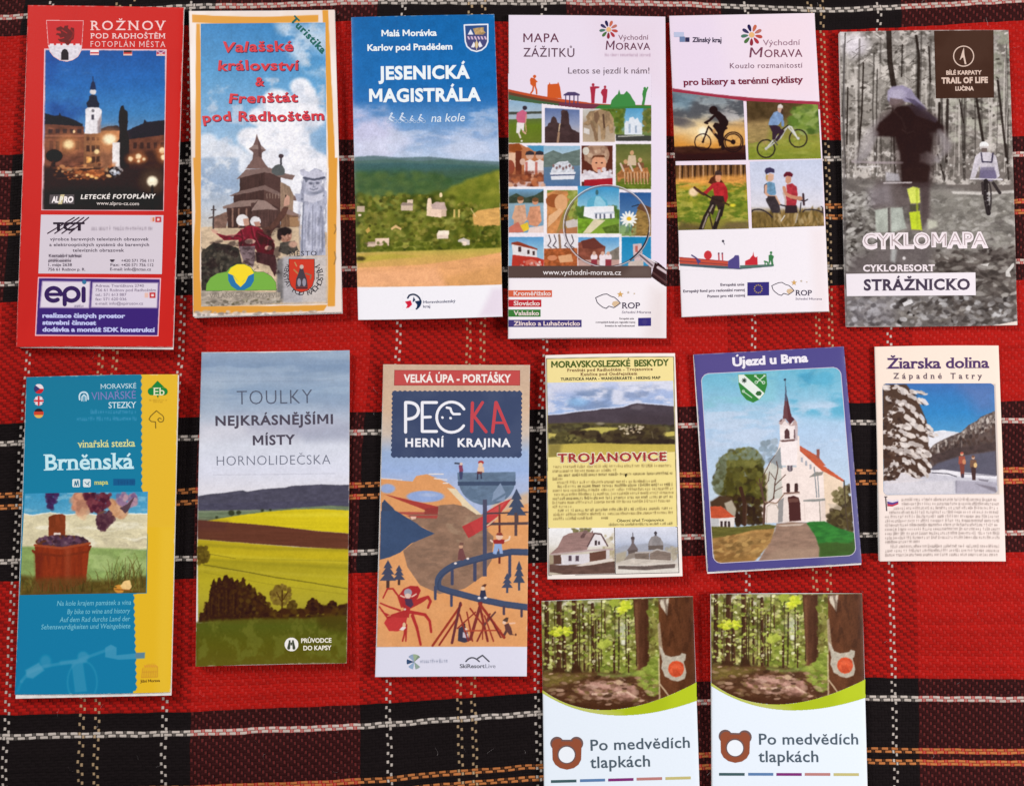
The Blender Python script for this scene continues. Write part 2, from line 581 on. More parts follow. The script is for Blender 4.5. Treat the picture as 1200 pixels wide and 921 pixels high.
    def at(s, X, Y):
        u = np.clip((X - s.x0) * s.ss - 0.5, 0, s.w - 1.001); v = np.clip((Y - s.y0) * s.ss - 0.5, 0, s.h - 1.001)
        i = u.astype(int); j = v.astype(int); fu = (u - i)[..., None]; fv = (v - j)[..., None]
        A = s.a
        return (A[j, i] * (1 - fu) + A[j, i + 1] * fu) * (1 - fv) + (A[j + 1, i] * (1 - fu) + A[j + 1, i + 1] * fu) * fv


# ------------------------------------------------------------------ lettering
_G = {}


def base_glyph(ch, bold):
    key = (ch, round(bold, 3))
    if key in _G: return _G[key]
    if ch == 'M':                                    # drawn by hand: four strokes
        w = 0.145 + bold * 2.2; d = w * 0.95; a = 0.06
        quads = [[(a, 0), (a + w, 0), (a + w, 1), (a, 1)], [(1.1 - w, 0), (1.1, 0), (1.1, 1), (1.1 - w, 1)],
                 [(a, 1), (a + d * 1.1, 1), (0.58 + d * .45, 0.26), (0.58 - d * .45, 0.26)], [(1.1 - d * 1.1, 1), (1.1, 1), (0.58 + d * .45, 0.26), (0.58 - d * .45, 0.26)]]
        _G[key] = (np.array([p for q in quads for p in q], float), [tuple(range(4 * i, 4 * i + 4)) for i in range(4)], 1.18)
        return _G[key]
    cu = bpy.data.curves.new('g', 'FONT'); cu.size = 1; cu.resolution_u = 3; cu.offset = bold
    cu.fill_mode = 'FRONT'
    o = bpy.data.objects.new('g', cu); COL.objects.link(o)

    def width(t):
        cu.body = t
        bpy.context.view_layer.update()
        me = o.to_mesh()
        v = np.array([q.co[:2] for q in me.vertices]) if len(me.vertices) else np.zeros((0, 2))
        f = [tuple(p.vertices) for p in me.polygons]
        o.to_mesh_clear()
        return v, f
    vH, _ = width('H'); cap = vH[:, 1].max()
    v, f = width(ch)
    va, _ = width('H' + ch + 'H')
    adv = (va[:, 0].max() - vH[:, 0].max()) - (vH[:, 0].min() * 0)
    # advance of ch = position of the second H minus advance of the first H
    v2, _ = width('HH'); hadv = v2[:, 0].max() - vH[:, 0].max()
    adv = va[:, 0].max() - vH[:, 0].max() - hadv
    bpy.data.objects.remove(o); bpy.data.curves.remove(cu)
    v = v / cap
    if ch == 'i' or ch == 'j':
        root = list(range(len(v)))
        for _ in range(len(f)):
            for p in f:
                m = min(root[q] for q in p)
                for q in p: root[q] = m
        low = {root[q] for q in range(len(v)) if v[q][1] < 0.5}
        body = {q for q in range(len(v)) if root[q] in low}
        top = [p for p in f if not all(q in body for q in p)]
        dots = [q for q in range(len(v)) if q not in body]
        v[dots, 1] += 0.05 + bold * 1.5
        _G[(ch + '0', key[1])] = (v, [p for p in f if p not in top], adv / cap)
    _G[key] = (v, f, adv / cap)
    return _G[key]


def rectp(x0, y0, x1, y1): return np.array([(x0, y0), (x1, y0), (x1, y1), (x0, y1)]), [(0, 1, 2, 3)]


def thick(pts, w):
    """a stroke as one quad per segment"""
    vs, fs = [], []
    for a, b in zip(pts[:-1], pts[1:]):
        a, b = np.array(a), np.array(b); d = b - a; n = np.array([-d[1], d[0]]) / (np.hypot(*d) + 1e-9) * w / 2
        i = len(vs); vs += [a - n, b - n, b + n, a + n]; fs.append((i, i + 1, i + 2, i + 3))
    return np.array(vs), fs


def serifs(v, f, s, lower, dot=False):
    """slabs where stems end on the base line, the x line and the cap line"""
    out = []
    cnt = {}
    for p in f:
        for a, b in zip(p, p[1:] + p[:1]):
            cnt[(min(a, b), max(a, b))] = cnt.get((min(a, b), max(a, b)), 0) + 1
    for (a, b), c in cnt.items():
        if c != 1: continue
        A, B = v[a], v[b]
        if abs(A[1] - B[1]) > 0.02: continue
        w = abs(A[0] - B[0]); y = (A[1] + B[1]) / 2
        if w < 0.04: continue
        if dot and y > 0.8: continue
        l, r = min(A[0], B[0]), max(A[0], B[0])
        e = s * (1.0 if w < 0.4 else 0.35)
        if abs(y) < 0.05: out.append(rectp(l - e, y - 0.005, r + e, y + s * 0.7))
        elif y > 0.9 or 0.55 < y < 0.78 and lower and w < 0.35:
            out.append(rectp(l - e, y - s * 0.7, r + (e if not lower else e * 0.2), y + 0.005))
    return out


def glyph(ch, bold=0, serif=0, shear=0):
    """list of (verts, faces) pieces in units of cap height, and the advance"""
    if ch == ' ': return [], 0.38
    d = unicodedata.normalize('NFD', ch)
    b = d[0]; acc = d[1:] if len(d) > 1 else ''
    key = b
    if acc and b in 'ij':
        base_glyph(b, bold); key = b + '0'
        v, f, adv = _G[(key, round(bold, 3))]
    else:
        v, f, adv = base_glyph(b, bold)
    pieces = [(v[list(p)], [tuple(range(4))]) for p in f] if b == 'M' else [(v, f)]
    if serif and len(v): pieces += serifs(v, f, serif, b.islower(), b in 'ij')
    used = v[sorted({i for p in f for i in p})] if f else v
    if acc and len(used):
        cx = (used[:, 0].min() + used[:, 0].max()) / 2; top = used[:, 1].max()
        if b.islower() and b not in 'dtlhkb': top = max(0.66, min(top, 0.75))
        t = 0.085 + bold * 2.2; hh = 0.2
        if acc == '\u0301': pieces.append(thick([(cx - 0.05, top + 0.08), (cx + 0.11, top + 0.08 + hh)], t))
        elif acc == '\u030c':
            if b in 'dt' and b.islower():
                x = used[:, 0].max() + 0.06; pieces.append(thick([(x, 0.78), (x + 0.05, 1.0)], t)); adv += 0.08
            else: pieces.append(thick([(cx - 0.15, top + 0.08 + hh * .85), (cx, top + 0.07), (cx + 0.15, top + 0.08 + hh * .85)], t))
        elif acc == '\u030a':
            pieces.append(thick([(cx + 0.1 * math.cos(q * math.pi / 4), top + 0.17 + 0.1 * math.sin(q * math.pi / 4)) for q in range(9)], t * .7))
    if shear: pieces = [(np.stack([p[:, 0] + shear * p[:, 1], p[:, 1]], -1), g) for p, g in pieces]
    return pieces, adv


class Letters:
    """letters collected into one printed mesh; positions in photo pixels"""
    def __init__(s, name, layer=3, f=None): s.v, s.f, s.c, s.name, s.layer, s.n, s.fr, s.dz = [], [], [], name, layer, 0, f, []

    def piece(s, P2, faces, col, dz):
        s.v.append(P2); s.f += [tuple(i + s.n for i in p) for p in faces]; s.n += len(P2)
        s.c.append(np.tile(np.asarray(col, float), (len(P2), 1))); s.dz.append(np.full(len(P2), dz))

    def add(s, txt, x0, y0, x1, y1, cap, col, bold=0, serif=0, shear=0, track=0, wob=0, lift=0, seed=1, inline=None):
        """base line from (x0,y0) to (x1,y1); the text is stretched to fill it (x1=None: natural width)"""
        if s.fr:
            x0, y0 = s.fr(x0, y0); cap = cap / s.fr.s
            if x1 is not None: x1, y1 = s.fr(x1, y1)
        rng = np.random.default_rng(seed)
        pen = 0; items = []; tops = []
        for ch in txt:
            pcs, adv = glyph(ch, bold, serif, shear)
            items.append((pen, pcs, col))
            if inline:
                thin, ta = glyph(ch, inline[1], 0, shear)
                tops.append((pen, [(p * [0.9, 0.8] + [adv / 2 - 0.9 * ta / 2, 0.1], g) for p, g in thin], inline[0]))
            pen += adv + track
        if not items: return s
        xs = [pen0 + p[:, 0] for pen0, pcs, _c in items for p, _ in pcs]
        lo = min(x.min() for x in xs); hi = max(x.max() for x in xs)
        if x1 is None: sx = cap; dx, dy = 1.0, 0.0
        else:
            L = math.hypot(x1 - x0, y1 - y0); dx, dy = (x1 - x0) / L, (y1 - y0) / L; sx = L / (hi - lo)
        for n, (pen0, pcs, kol) in enumerate(items + tops):
            up = lift + (4e-5 if n >= len(items) else 0)
            a = rng.normal(0, wob); oy = rng.normal(0, wob * 0.4)
            for i, (p, f) in enumerate(pcs):
                q = p
                if wob:
                    c = p.mean(0); ca, sa = math.cos(a), math.sin(a)
                    q = np.stack([c[0] + (p[:, 0] - c[0]) * ca - (p[:, 1] - c[1]) * sa, c[1] + (p[:, 0] - c[0]) * sa + (p[:, 1] - c[1]) * ca + oy], -1)
                X = (q[:, 0] + pen0 - lo) * sx; Y = q[:, 1] * cap
                s.piece(np.stack([x0 + dx * X + dy * Y, y0 + dy * X - dx * Y], -1), f, kol, up + i * 5e-6)
        return s

    def arc(s, txt, cx, cy, r, a0, a1, cap, col, bold=0, serif=0, inward=False):
        """letters along a circle from angle a0 to a1 (degrees, clockwise from the right)"""
        if s.fr: cx, cy = s.fr(cx, cy); r /= s.fr.s; cap /= s.fr.s
        n = len(txt)
        for i, ch in enumerate(txt):
            a = R(a0 + (a1 - a0) * (i + 0.5) / n)
            pcs, adv = glyph(ch, bold, serif)
            sg = -1 if inward else 1
            tx, ty = -math.sin(a) * sg, math.cos(a) * sg
            ux, uy = math.cos(a) * sg, math.sin(a) * sg
            ox, oy = cx + r * math.cos(a), cy + r * math.sin(a)
            for j, (p, f) in enumerate(pcs):
                X = (p[:, 0] - adv / 2) * cap; Y = p[:, 1] * cap
                s.piece(np.stack([ox + tx * X + ux * Y, oy + ty * X + uy * Y], -1), f, col, j * 5e-6)
        return s

    def stroke(s, pts, w, col, dz=0):
        """a pen stroke with round joins"""
        p = s.fr(pts) if s.fr else pts; w = w / s.fr.s if s.fr else w
        v, f = thick(p, w); s.piece(v, f, col, dz)
        for i, q in enumerate(p):
            a = np.arange(8) * math.pi / 4
            s.piece(np.stack([q[0] + w / 2 * np.cos(a), q[1] - w / 2 * np.sin(a)], -1), [tuple(range(8))], col, dz + 4e-6 * (1 + i % 3))
        return s

    def build(s, B, parent=None):
        if not s.v: return None
        p = np.concatenate(s.v); c = np.concatenate(s.c); dz = np.concatenate(s.dz)
        V = B.W(p[:, 0], p[:, 1], s.layer) + np.stack([0 * dz, 0 * dz, dz], -1)
        return mesh_np(s.name, V - B.o, s.f, B.mat, parent or B.root, B.ink(c))


class Leaflet:
    def __init__(s, kind, quad, h, label, cat, mat=None, bulge=0.4e-3, E=None, sheets=5, peek=(), seed=1, curl=None):
        s.curl = curl or {}
        s.q = np.array(quad, float); s.h = h; s.mat = mat or GLOSS; s.bulge = bulge
        c = s.q.mean(0)
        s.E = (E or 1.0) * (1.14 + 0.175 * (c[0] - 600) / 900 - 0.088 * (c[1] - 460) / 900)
        s.o = P(c[0], c[1], 0.0)
        s.wav = np.random.default_rng(seed * 7).uniform(-1.1, 1.1, 4)
        s.root = bpy.data.objects.new(kind, None); COL.objects.link(s.root)
        s.root.empty_display_size = 0.01
        s.root.location = s.o
        tag(s.root, label, cat, 'folded tourist maps and leaflets laid out on the blanket')
        s.pages(sheets, peek, seed)

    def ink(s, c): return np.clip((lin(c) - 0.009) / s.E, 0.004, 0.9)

    def st(s, x, y):
        """where a photo pixel lies across the cover (0..1)"""
        q = s.q
        t = (y - (q[0, 1] + q[1, 1]) / 2) / ((q[2, 1] + q[3, 1]) / 2 - (q[0, 1] + q[1, 1]) / 2)
        l = q[0, 0] + (q[3, 0] - q[0, 0]) * t; r = q[1, 0] + (q[2, 0] - q[1, 0]) * t
        return (x - l) / (r - l), t

    def z(s, x, y):
        a, t = s.st(np.asarray(x, float), np.asarray(y, float))
        a = np.clip(a, 0, 1); t = np.clip(t, 0, 1)
        e = np.minimum(a, 1 - a)
        up = 0
        for k, v in s.curl.items():
            ca, ct = ((0, 0), (1, 0), (1, 1), (0, 1))[k]
            up = up + v * np.clip(1 - np.hypot(a - ca, (t - ct) * 2) / 0.6, 0, 1) ** 2
        return s.h + up + s.bulge * (np.sin(math.pi * a) ** 0.8) * (0.55 + 0.45 * np.sin(math.pi * t)) - 0.35e-3 * np.exp(-e / 0.012)

    def W(s, x, y, layer=0): return P(x, y, s.z(x, y) + layer * 5e-5)

    def pages(s, n, peek, seed):
        rng = np.random.default_rng(seed)
        vs, fs = [], []
        zt = s.h - 0.55e-3; dz = zt / n
        for k in range(n):
            z1 = zt - dz * k; z0 = z1 - dz * 0.82 if k < n - 1 else -2.2e-3
            q = s.q.copy()
            c = q.mean(0)
            q += rng.uniform(-0.7, 0.5, (4, 1)) * np.sign(q - c) + rng.uniform(-0.35, 0.35, (4, 2)) - 0.5 * np.sign(q - c)
            if k == 0 and len(peek): q = np.array(peek, float)
            elif k == 1 and len(peek): q = (q + np.array(peek, float)) / 2
            i = len(vs) * 1
            top = P(q[:, 0], q[:, 1], z1); bot = top.copy(); bot[:, 2] = z0
            vs += list(top) + list(bot)
            fs += [(i + 3, i + 2, i + 1, i), (i + 4, i + 5, i + 6, i + 7)]
            fs += [(i + a, i + b, i + b + 4, i + a + 4) for a, b in ((0, 1), (1, 2), (2, 3), (3, 0))]
        mesh_np('page_block', np.array(vs) - s.o, fs, PAGES, s.root)

    def panel(s, name, quad, cv, res=1.4, layer=1, parent=None, skirt=False, mask=None, mat=None):
        """a printed area: a fine grid of coloured points over a quad (photo pixels: TL TR BR BL)"""
        q = np.array(quad, float)
        w = max(np.hypot(*(q[1] - q[0])), np.hypot(*(q[2] - q[3]))); hh = max(np.hypot(*(q[3] - q[0])), np.hypot(*(q[2] - q[1])))
        nx, ny = max(3, int(w * res) + 1), max(3, int(hh * res) + 1)
        a, b = np.meshgrid(np.linspace(0, 1, nx), np.linspace(0, 1, ny))
        a_, b_ = a[..., None], b[..., None]
        p = (q[0] * (1 - a_) + q[1] * a_) * (1 - b_) + (q[3] * (1 - a_) + q[2] * a_) * b_
        C0 = cv.at(p[..., 0], p[..., 1])
        if skirt:                                    # worn, paler paper right at the edges
            d = np.minimum(np.minimum(a, 1 - a) * w, np.minimum(b, 1 - b) * hh)
            n = fbm(p[..., 0], p[..., 1], 5, None, 3, int(q[0, 0]) % 50)
            m = np.clip((0.7 + 3 * np.clip(n - 0.6, 0, 1) - d) / 0.8, 0, 1) * np.clip(0.14 + (n - 0.45) * 1.6, 0.08, 0.5)
            C0 = C0 + (np.array([238, 226, 220]) - C0) * m[..., None]
            p = p.copy(); k = s.wav
            p[..., 0] += (k[0] * np.sin(b * 3.1) * (1 - a) + k[1] * np.sin(b * 3.1) * a); p[..., 1] += k[2] * np.sin(a * 3.1) * b + k[3] * np.sin(a * 3.1) * (1 - b)
        col = s.ink(C0)
        V = s.W(p[..., 0], p[..., 1], layer)
        idx = np.arange(nx * ny).reshape(ny, nx)
        F = np.stack([idx[1:, :-1], idx[1:, 1:], idx[:-1, 1:], idx[:-1, :-1]], -1).reshape(-1, 4)
        V = V.reshape(-1, 3); C = col.reshape(-1, 3)
        if mask is not None:
            cc = p.reshape(-1, 2)[F].mean(1)
            m = np.asarray(mask, float); ins = np.zeros(len(cc), bool); j = len(m) - 1
            for i in range(len(m)):
                if m[i, 1] != m[j, 1]:
                    ins ^= ((m[i, 1] > cc[:, 1]) != (m[j, 1] > cc[:, 1])) & (cc[:, 0] < (m[j, 0] - m[i, 0]) * (cc[:, 1] - m[i, 1]) / (m[j, 1] - m[i, 1]) + m[i, 0])
                j = i
            F = F[ins]
            used, inv = np.unique(F, return_inverse=True)
            V, C, F = V[used], C[used], inv.reshape(F.shape)
        if skirt:
            rim = np.concatenate([idx[0, :-1], idx[:-1, -1], idx[-1, :0:-1], idx[:0:-1, 0]])
            r2 = np.arange(len(rim)) + len(V)
            low = V[rim].copy(); low[:, 2] -= 0.45e-3
            F = np.concatenate([F, np.stack([rim, np.roll(rim, -1), np.roll(r2, -1), r2], -1)])
            V = np.concatenate([V, low]); C = np.concatenate([C, C[rim] * 0.3 + 0.5])
        return mesh_np(name, V - s.o, F, mat or s.mat, parent or s.root, C, smooth=not skirt)

    def cover(s, cv, res=1.4): return s.panel('cover', s.q, cv, res, 0, None, True)


def rrect(x0, y0, x1, y1, r, n=5):
    """rounded rectangle outline"""
    out = []
    for cx, cy, a in ((x1 - r, y0 + r, -90), (x1 - r, y1 - r, 0), (x0 + r, y1 - r, 90), (x0 + r, y0 + r, 180)):
        out += [(cx + r * math.cos(R(a + 90 * i / n)), cy + r * math.sin(R(a + 90 * i / n))) for i in range(n + 1)]
    return out


def box_of(q, pad=2):
    q = np.array(q); return q[:, 0].min() - pad, q[:, 1].min() - pad, q[:, 0].max() + pad, q[:, 1].max() + pad


def bez(p0, p1, p2, n=10): return [((1 - t) ** 2 * p0[0] + 2 * t * (1 - t) * p1[0] + t * t * p2[0], (1 - t) ** 2 * p0[1] + 2 * t * (1 - t) * p1[1] + t * t * p2[1]) for t in np.linspace(0, 1, n)]


def circ(cx, cy, r, n=24, ry=None): return [(cx + r * math.cos(2 * math.pi * i / n), cy + (ry or r) * math.sin(2 * math.pi * i / n)) for i in range(n)]


# ------------------------------------------------------------------ the fourteen leaflets
def town_plan():
    q = [(32.7, 6.5), (215.3, 9.3), (202.5, 407), (18.9, 407)]
    B = Leaflet('folded_map', q, 4.2e-3, 'red town map with night photo of a lit white church tower and two advert boxes', 'map',
                mat=MATTE, bulge=0.7e-3, E=0.98, sheets=7, peek=[(33.5, 8), (215.8, 9.8), (203, 409.6), (24, 407.6)], seed=11)
    red = (204, 40, 35)
    c = Canvas(*box_of(q), 1.5, red)
    c.cloud([(0, 0), (230, 0), (230, 420), (0, 420)], (190, 34, 32), 40, 90, .5, .8, .35)
    B.cover(c, 0.7)
    t = Z(20, 0, 4.495); b = Z(10, 200, 4.286)
    # night photo
    pq = [t(143, 258), t(788, 262), b(780, 203), b(165, 200)]
    c = Canvas(*box_of(pq), 3)
    c.a[:] = (245, 200, 205)
    c.f = t
    c.poly([(150, 266), (780, 269), (775, 1300), (140, 1300)], (40, 24, 20))
    W = Canvas.grad
    c.grad([(260, (30, 84, 158)), (450, (38, 104, 178)), (600, (62, 126, 184)), (700, (98, 140, 180))], [(150, 266), (780, 269), (778, 720), (147, 720)])
    c.cloud([(150, 266), (420, 266), (400, 720), (147, 720)], (22, 58, 138), 300, 200, .35, .7, .7, soft=60)
    c.cloud([(240, 320), (430, 320), (420, 380), (240, 390)], (110, 150, 205), 60, 20, .5, .8, .35, 4, 20)
    dk = (34, 22, 24)
    c.poly([(147, 598), (200, 612), (222, 608), (224, 594), (232, 610), (262, 618), (300, 632), (345, 655), (352, 720), (147, 720)], (30, 26, 36))
    c.poly([(440, 680), (480, 666), (530, 662), (545, 678), (580, 690), (625, 668), (665, 652), (672, 630), (682, 644), (722, 640), (778, 634), (778, 760), (440, 760)], (34, 28, 38))
    # facades
    c.poly([(147, 655), (352, 668), (352, 900), (143, 900)], (112, 66, 50), tex=(40, 20, .35))
    for x in range(165, 345, 38): c.rect(x, 682, x + 22, 704, (62, 42, 42))
    c.rect(147, 712, 352, 722, (160, 100, 76), a=.8)
    for x in range(170, 340, 34): c.rect(x, 745, x + 20, 790, (58, 36, 34))
    c.ell(272, 762, 60, 44, (214, 140, 84), .8, soft=40); c.ell(272, 762, 26, 22, (255, 226, 170), 1, soft=12)
    c.ell(300, 694, 7, 9, (255, 214, 160)); c.ell(165, 760, 30, 30, (150, 90, 62), .6, soft=20)
    c.poly([(352, 700), (440, 700), (440, 900), (350, 900)], (140, 92, 62), tex=(30, 30, .25))
    for x in (374, 402, 426):
        c.rect(x - 8, 724, x + 8, 742, (84, 50, 38)); c.poly([(x - 9, 768), (x + 9, 768), (x + 9, 800), (x - 9, 800)], (66, 40, 32))
        c.rect(x - 9, 826, x + 9, 860, (230, 160, 90) if x == 374 else (70, 42, 32))
    c.ell(420, 800, 13, 12, (255, 224, 164), 1, soft=5); c.ell(384, 843, 9, 12, (255, 196, 110), 1, soft=4)
    c.poly([(440, 690), (540, 690), (540, 900), (440, 900)], (150, 98, 70), tex=(30, 50, .35))
    c.poly([(590, 735), (778, 712), (778, 900), (590, 900)], (104, 60, 44), tex=(40, 30, .35))
    for x in range(612, 770, 36): c.rect(x, 752, x + 18, 784, (60, 36, 32))
    c.ell(487, 735, 62, 50, (236, 160, 96), .8, soft=50); c.ell(487, 735, 34, 26, (255, 240, 200), 1, soft=12)
    # statue, white column, people
    c.poly([(548, 560), (560, 556), (566, 575), (582, 590), (584, 640), (580, 690), (590, 740), (592, 1000), (516, 1000), (520, 760), (538, 735), (540, 680), (534, 640), (538, 590)], dk)
    c.poly([(503, 752), (541, 752), (540, 930), (500, 930)], (238, 232, 230))
    c.poly([(590, 800), (700, 790), (778, 800), (778, 1010), (560, 1010)], (46, 26, 22), a=.75, soft=20)
    for x, y, r, k in ((598, 838, 12, 0), (640, 826, 15, 1), (668, 840, 8, 0), (765, 795, 16, 1), (640, 850, 7, 0), (772, 830, 14, 0)):
        c.ell(x, y, r * 2.2, r * 2, (190, 110, 60), .6, soft=r * 1.4); c.ell(x, y, r, r, (255, 226, 180), 1, soft=5)
    # tower
    c.poly([(360, 578), (372, 566), (430, 566), (446, 580), (444, 640), (432, 668), (428, 705), (356, 706), (360, 640)], (236, 232, 236))
    c.poly([(424, 640), (446, 600), (440, 700), (424, 705)], (150, 130, 130), a=.8, soft=6)
    c.rect(392, 606, 406, 632, (70, 66, 80)); c.ell(400, 585, 9, 8, (120, 116, 122))
    c.poly([(370, 566), (366, 544), (378, 530), (380, 510), (398, 498), (420, 508), (424, 530), (434, 546), (430, 568)], (30, 34, 52))
    c.ell(400, 486, 17, 14, (214, 208, 208)); c.poly([(384, 474), (390, 438), (400, 426), (410, 438), (416, 474)], (28, 40, 74))
    c.line([(400, 430), (400, 405)], 4, (30, 44, 80))
    # tree, square, cars
    c.ell(195, 822, 44, 34, (30, 18, 18)); c.rect(186, 840, 202, 930, (34, 20, 18)); c.line([(190, 850), (165, 920)], 8, (60, 36, 26))
    c.poly([(143, 880), (778, 890), (776, 1320), (140, 1320)], (44, 27, 24), soft=14)
    c.cloud([(200, 860), (520, 860), (520, 930), (200, 935)], (176, 100, 60), 40, 14, .45, .7, .9, 7, 14)
    c.dabs(40, [(180, 860), (520, 860), (500, 930), (180, 925)], (4, 9), [(200, 130, 80), (255, 210, 150), (90, 50, 36)], (1, 2.4), (-.2, .2), seed=4)
    c.line([(240, 888), (400, 884)], 7, (214, 140, 90), .8, soft=3)
    c.ell(515, 905, 34, 26, (30, 20, 22)); c.dabs(16, [(480, 880), (550, 880), (550, 940), (480, 935)], (4, 7), [(170, 160, 160), (30, 20, 22)], (1, 2), seed=6)
    c.f = b
    c.dabs(60, [(270, 5), (480, 0), (480, 50), (300, 45)], (3, 9), [(150, 78, 40), (226, 130, 70), (60, 30, 24)], (1, 2.5), (-.2, .2), seed=9)
    for x, y in ((397, 22), (440, 38), (418, 30)): c.ell(x, y, 10, 7, (255, 196, 120), 1, soft=4)
    for x in (525, 548): c.dabs(7, [(x - 14, 0), (x + 14, 0), (x + 10, 22), (x - 14, 18)], (4, 8), [(180, 186, 200), (230, 232, 236)], seed=int(x))
    c.poly([(165, 100), (500, 80), (775, 110), (775, 197), (168, 195)], (28, 20, 20), a=.8, soft=30)
    c.ell(722, 55, 58, 54, (92, 70, 52), .7, soft=36); c.ell(722, 55, 27, 26, (255, 244, 214), 1, soft=8)
    c.line([(722, 80), (722, 195)], 12, (24, 18, 18), .8, soft=4)
    c.finish(2.0, 10, 1.6, .12)
    # frame line back on top
    c.f = None
    c.line(pq, 1.5, (240, 190, 196), closed=True)
    ph = B.panel('photo_panel', pq, c, 1.8)
    L = Letters('lettering', 2, b)
    L.add('LETECKÉ FOTOPLÁNY', 362, 143, 740, 140, 22, (245, 238, 232), .028, shear=.2, track=.12)
    L.add('www.alpro-cz.com', 442, 172, 655, 175, 17, (225, 214, 208), .006)
    L.add('AL', 216, 160, 252, 160, 30, (250, 240, 240), .05, shear=.15); L.add('RO', 276, 160, 326, 160, 30, (250, 240, 240), .05, shear=.15)
    L.add('P', 256, 160, 274, 160, 30, (240, 236, 220), .05, shear=.15)
    L.build(B, ph)
    c = Canvas(*box_of([b(200, 115), b(335, 175)]), 3, (40, 30, 32)); c.f = b
    c.poly([(207, 122), (330, 120), (330, 170), (205, 168)], (92, 84, 86)); c.poly([(262, 120), (282, 120), (268, 170), (248, 170)], (212, 196, 150))
    B.panel('advert_logo', [b(205, 121), b(331, 120), b(331, 170), b(204, 169)], c, 2, 1.6, ph)
    # three little flags under the frame
    fl = [((385, 264), ((240, 236, 236), (200, 60, 70))), ((560, 266), ((50, 34, 38), (206, 60, 56))), ((734, 268), ((130, 60, 110), (205, 70, 84)))]
    for (x, y), (k1, k2) in fl:
        c = Canvas(*box_of([t(x, y), t(x + 46, y + 28)]), 3, k2); c.f = t
        c.rect(x, y - 2, x + 46, y + 12, k1); c.rect(x, y + 20, x + 46, y + 40, (240, 210, 205) if k1[0] > 200 else (230, 196, 170))
        if k1[0] == 130: c.line([(x, y), (x + 46, y + 28)], 4, (230, 200, 210)); c.line([(x + 46, y), (x, y + 28)], 4, (230, 200, 210))
        c.line([(x, y), (x + 46, y), (x + 46, y + 28), (x, y + 28)], 3, (240, 190, 190), closed=True)
        B.panel('flag', [t(x, y), t(x + 46, y), t(x + 46, y + 28), t(x, y + 28)], c, 2.5, 2, ph)
    # coat of arms
    sh = [(153, 108), (351, 110), (342, 250), (338, 270), (322, 300), (295, 318), (262, 327), (225, 320), (192, 300), (172, 274), (163, 240)]
    c = Canvas(*box_of([t(150, 100), t(352, 330)]), 3, red); c.f = t
    c.poly(sh, (204, 44, 46)); c.poly([(162, 240), (340, 240), (338, 270), (322, 300), (295, 318), (262, 327), (225, 320), (192, 300), (172, 274)], (222, 216, 224), tex=(10, 8, .12))
    for x in range(172, 330, 34): c.rect(x, 232, x + 22, 246, (232, 226, 232))
    c.poly([(232, 318), (232, 280), (240, 264), (251, 259), (263, 264), (271, 280), (271, 318)], (38, 26, 36))
    lion = (104, 22, 22)
    c.poly([(206, 150), (230, 140), (246, 150), (250, 138), (270, 136), (268, 150), (280, 160), (284, 146), (300, 150), (302, 180), (298, 208), (286, 216), (280, 232), (262, 240), (250, 226), (226, 222), (214, 208), (228, 200), (218, 188), (204, 186), (210, 176), (232, 178), (228, 166), (208, 162)], lion)
    c.line([(284, 158), (298, 176), (290, 200), (276, 214)], 7, (140, 28, 28)); c.line([(222, 206), (246, 200)], 5, (204, 44, 46)); c.line([(236, 160), (262, 176)], 5, (180, 40, 40))
    c.line(sh, 5, (244, 190, 190), closed=True)
    B.panel('coat_of_arms', [t(150, 104), t(354, 104), t(354, 330), t(150, 330)], c, 2.4, 2.4, None, mask=t([(150, 105)][:0] + sh))
    L = Letters('title_lettering', 2, t); w = (246, 206, 204)
    L.add('ROŽNOV', 386, 160, 784, 160, 48, w, .008, .1, track=.25)
    L.add('POD RADHOŠTĚM', 386, 204, 782, 205, 27, w, .014, .11, track=.1)
    L.add('FOTOPLÁN MĚSTA', 386, 248, 782, 250, 29, w, -.006, .06, track=.2)
    L.build(B)
    # advert boxes
    aq = [b(163, 222), b(778, 225), b(770, 520), b(150, 517)]
    c = Canvas(*box_of(aq), 2, (216, 206, 216)); c.f = b
    c.greek(415, 722, 292, 292, 16, (150, 138, 150), .8, 3)
    for y, x1, s in ((430, 370, 1), (452, 315, 2)): c.greek(202, x1, y, y, 14, (110, 98, 110), .8, s)
    c.rect(738, 232, 767, 260, (196, 40, 44)); c.rect(746, 240, 758, 252, (240, 220, 220)); c.rect(712, 234, 732, 258, (230, 190, 190)); c.rect(724, 236, 732, 256, (214, 120, 60))
    ap = B.panel('advert_panel', aq, c, 1.3)
    L = Letters('lettering', 2, b); k = (52, 40, 54)
    L.add('TCT', 224, 300, 382, 300, 40, (44, 30, 46), .05)
    for i in range(4): L.stroke([(196 + i * 36, 316), (330 + i * 24, 236)], 6, (60, 40, 56))
    g = (84, 72, 88)
    L.add('výrobce barevných televizních obrazovek', 208, 352, 704, 352, 16, g, .015, track=.05)
    L.add('a elektrooptických systémů do barevných', 205, 380, 706, 380, 16, g, .015, track=.05)
    L.add('televizních obrazovek', 322, 408, 580, 408, 16, g, .015, track=.05)
    L.add('Kontaktní adresa:', 202, 434, 368, 434, 14, g, .015)
    L.add('provozovna', 200, 458, 314, 458, 13, g, .015)
    L.add('1. máje 2638', 200, 480, 318, 480, 14, g, .015); L.add('756 61 Rožnov p. R.', 198, 503, 386, 503, 14, g, .015)
    L.add('+420 571 756 111', 566, 459, 728, 459, 14, g, .01); L.add('Fax:', 512, 480, 556, 480, 14, g, .01); L.add('+420 571 756 112', 566, 481, 728, 481, 14, g, .01)
    L.add('E-mail: info@tctas.cz', 510, 502, 716, 503, 14, g, .01)
    L.stroke([(512, 450), (530, 450)], 7, k); L.stroke([(516, 456), (526, 456)], 6, k)
    L.build(B, ap)
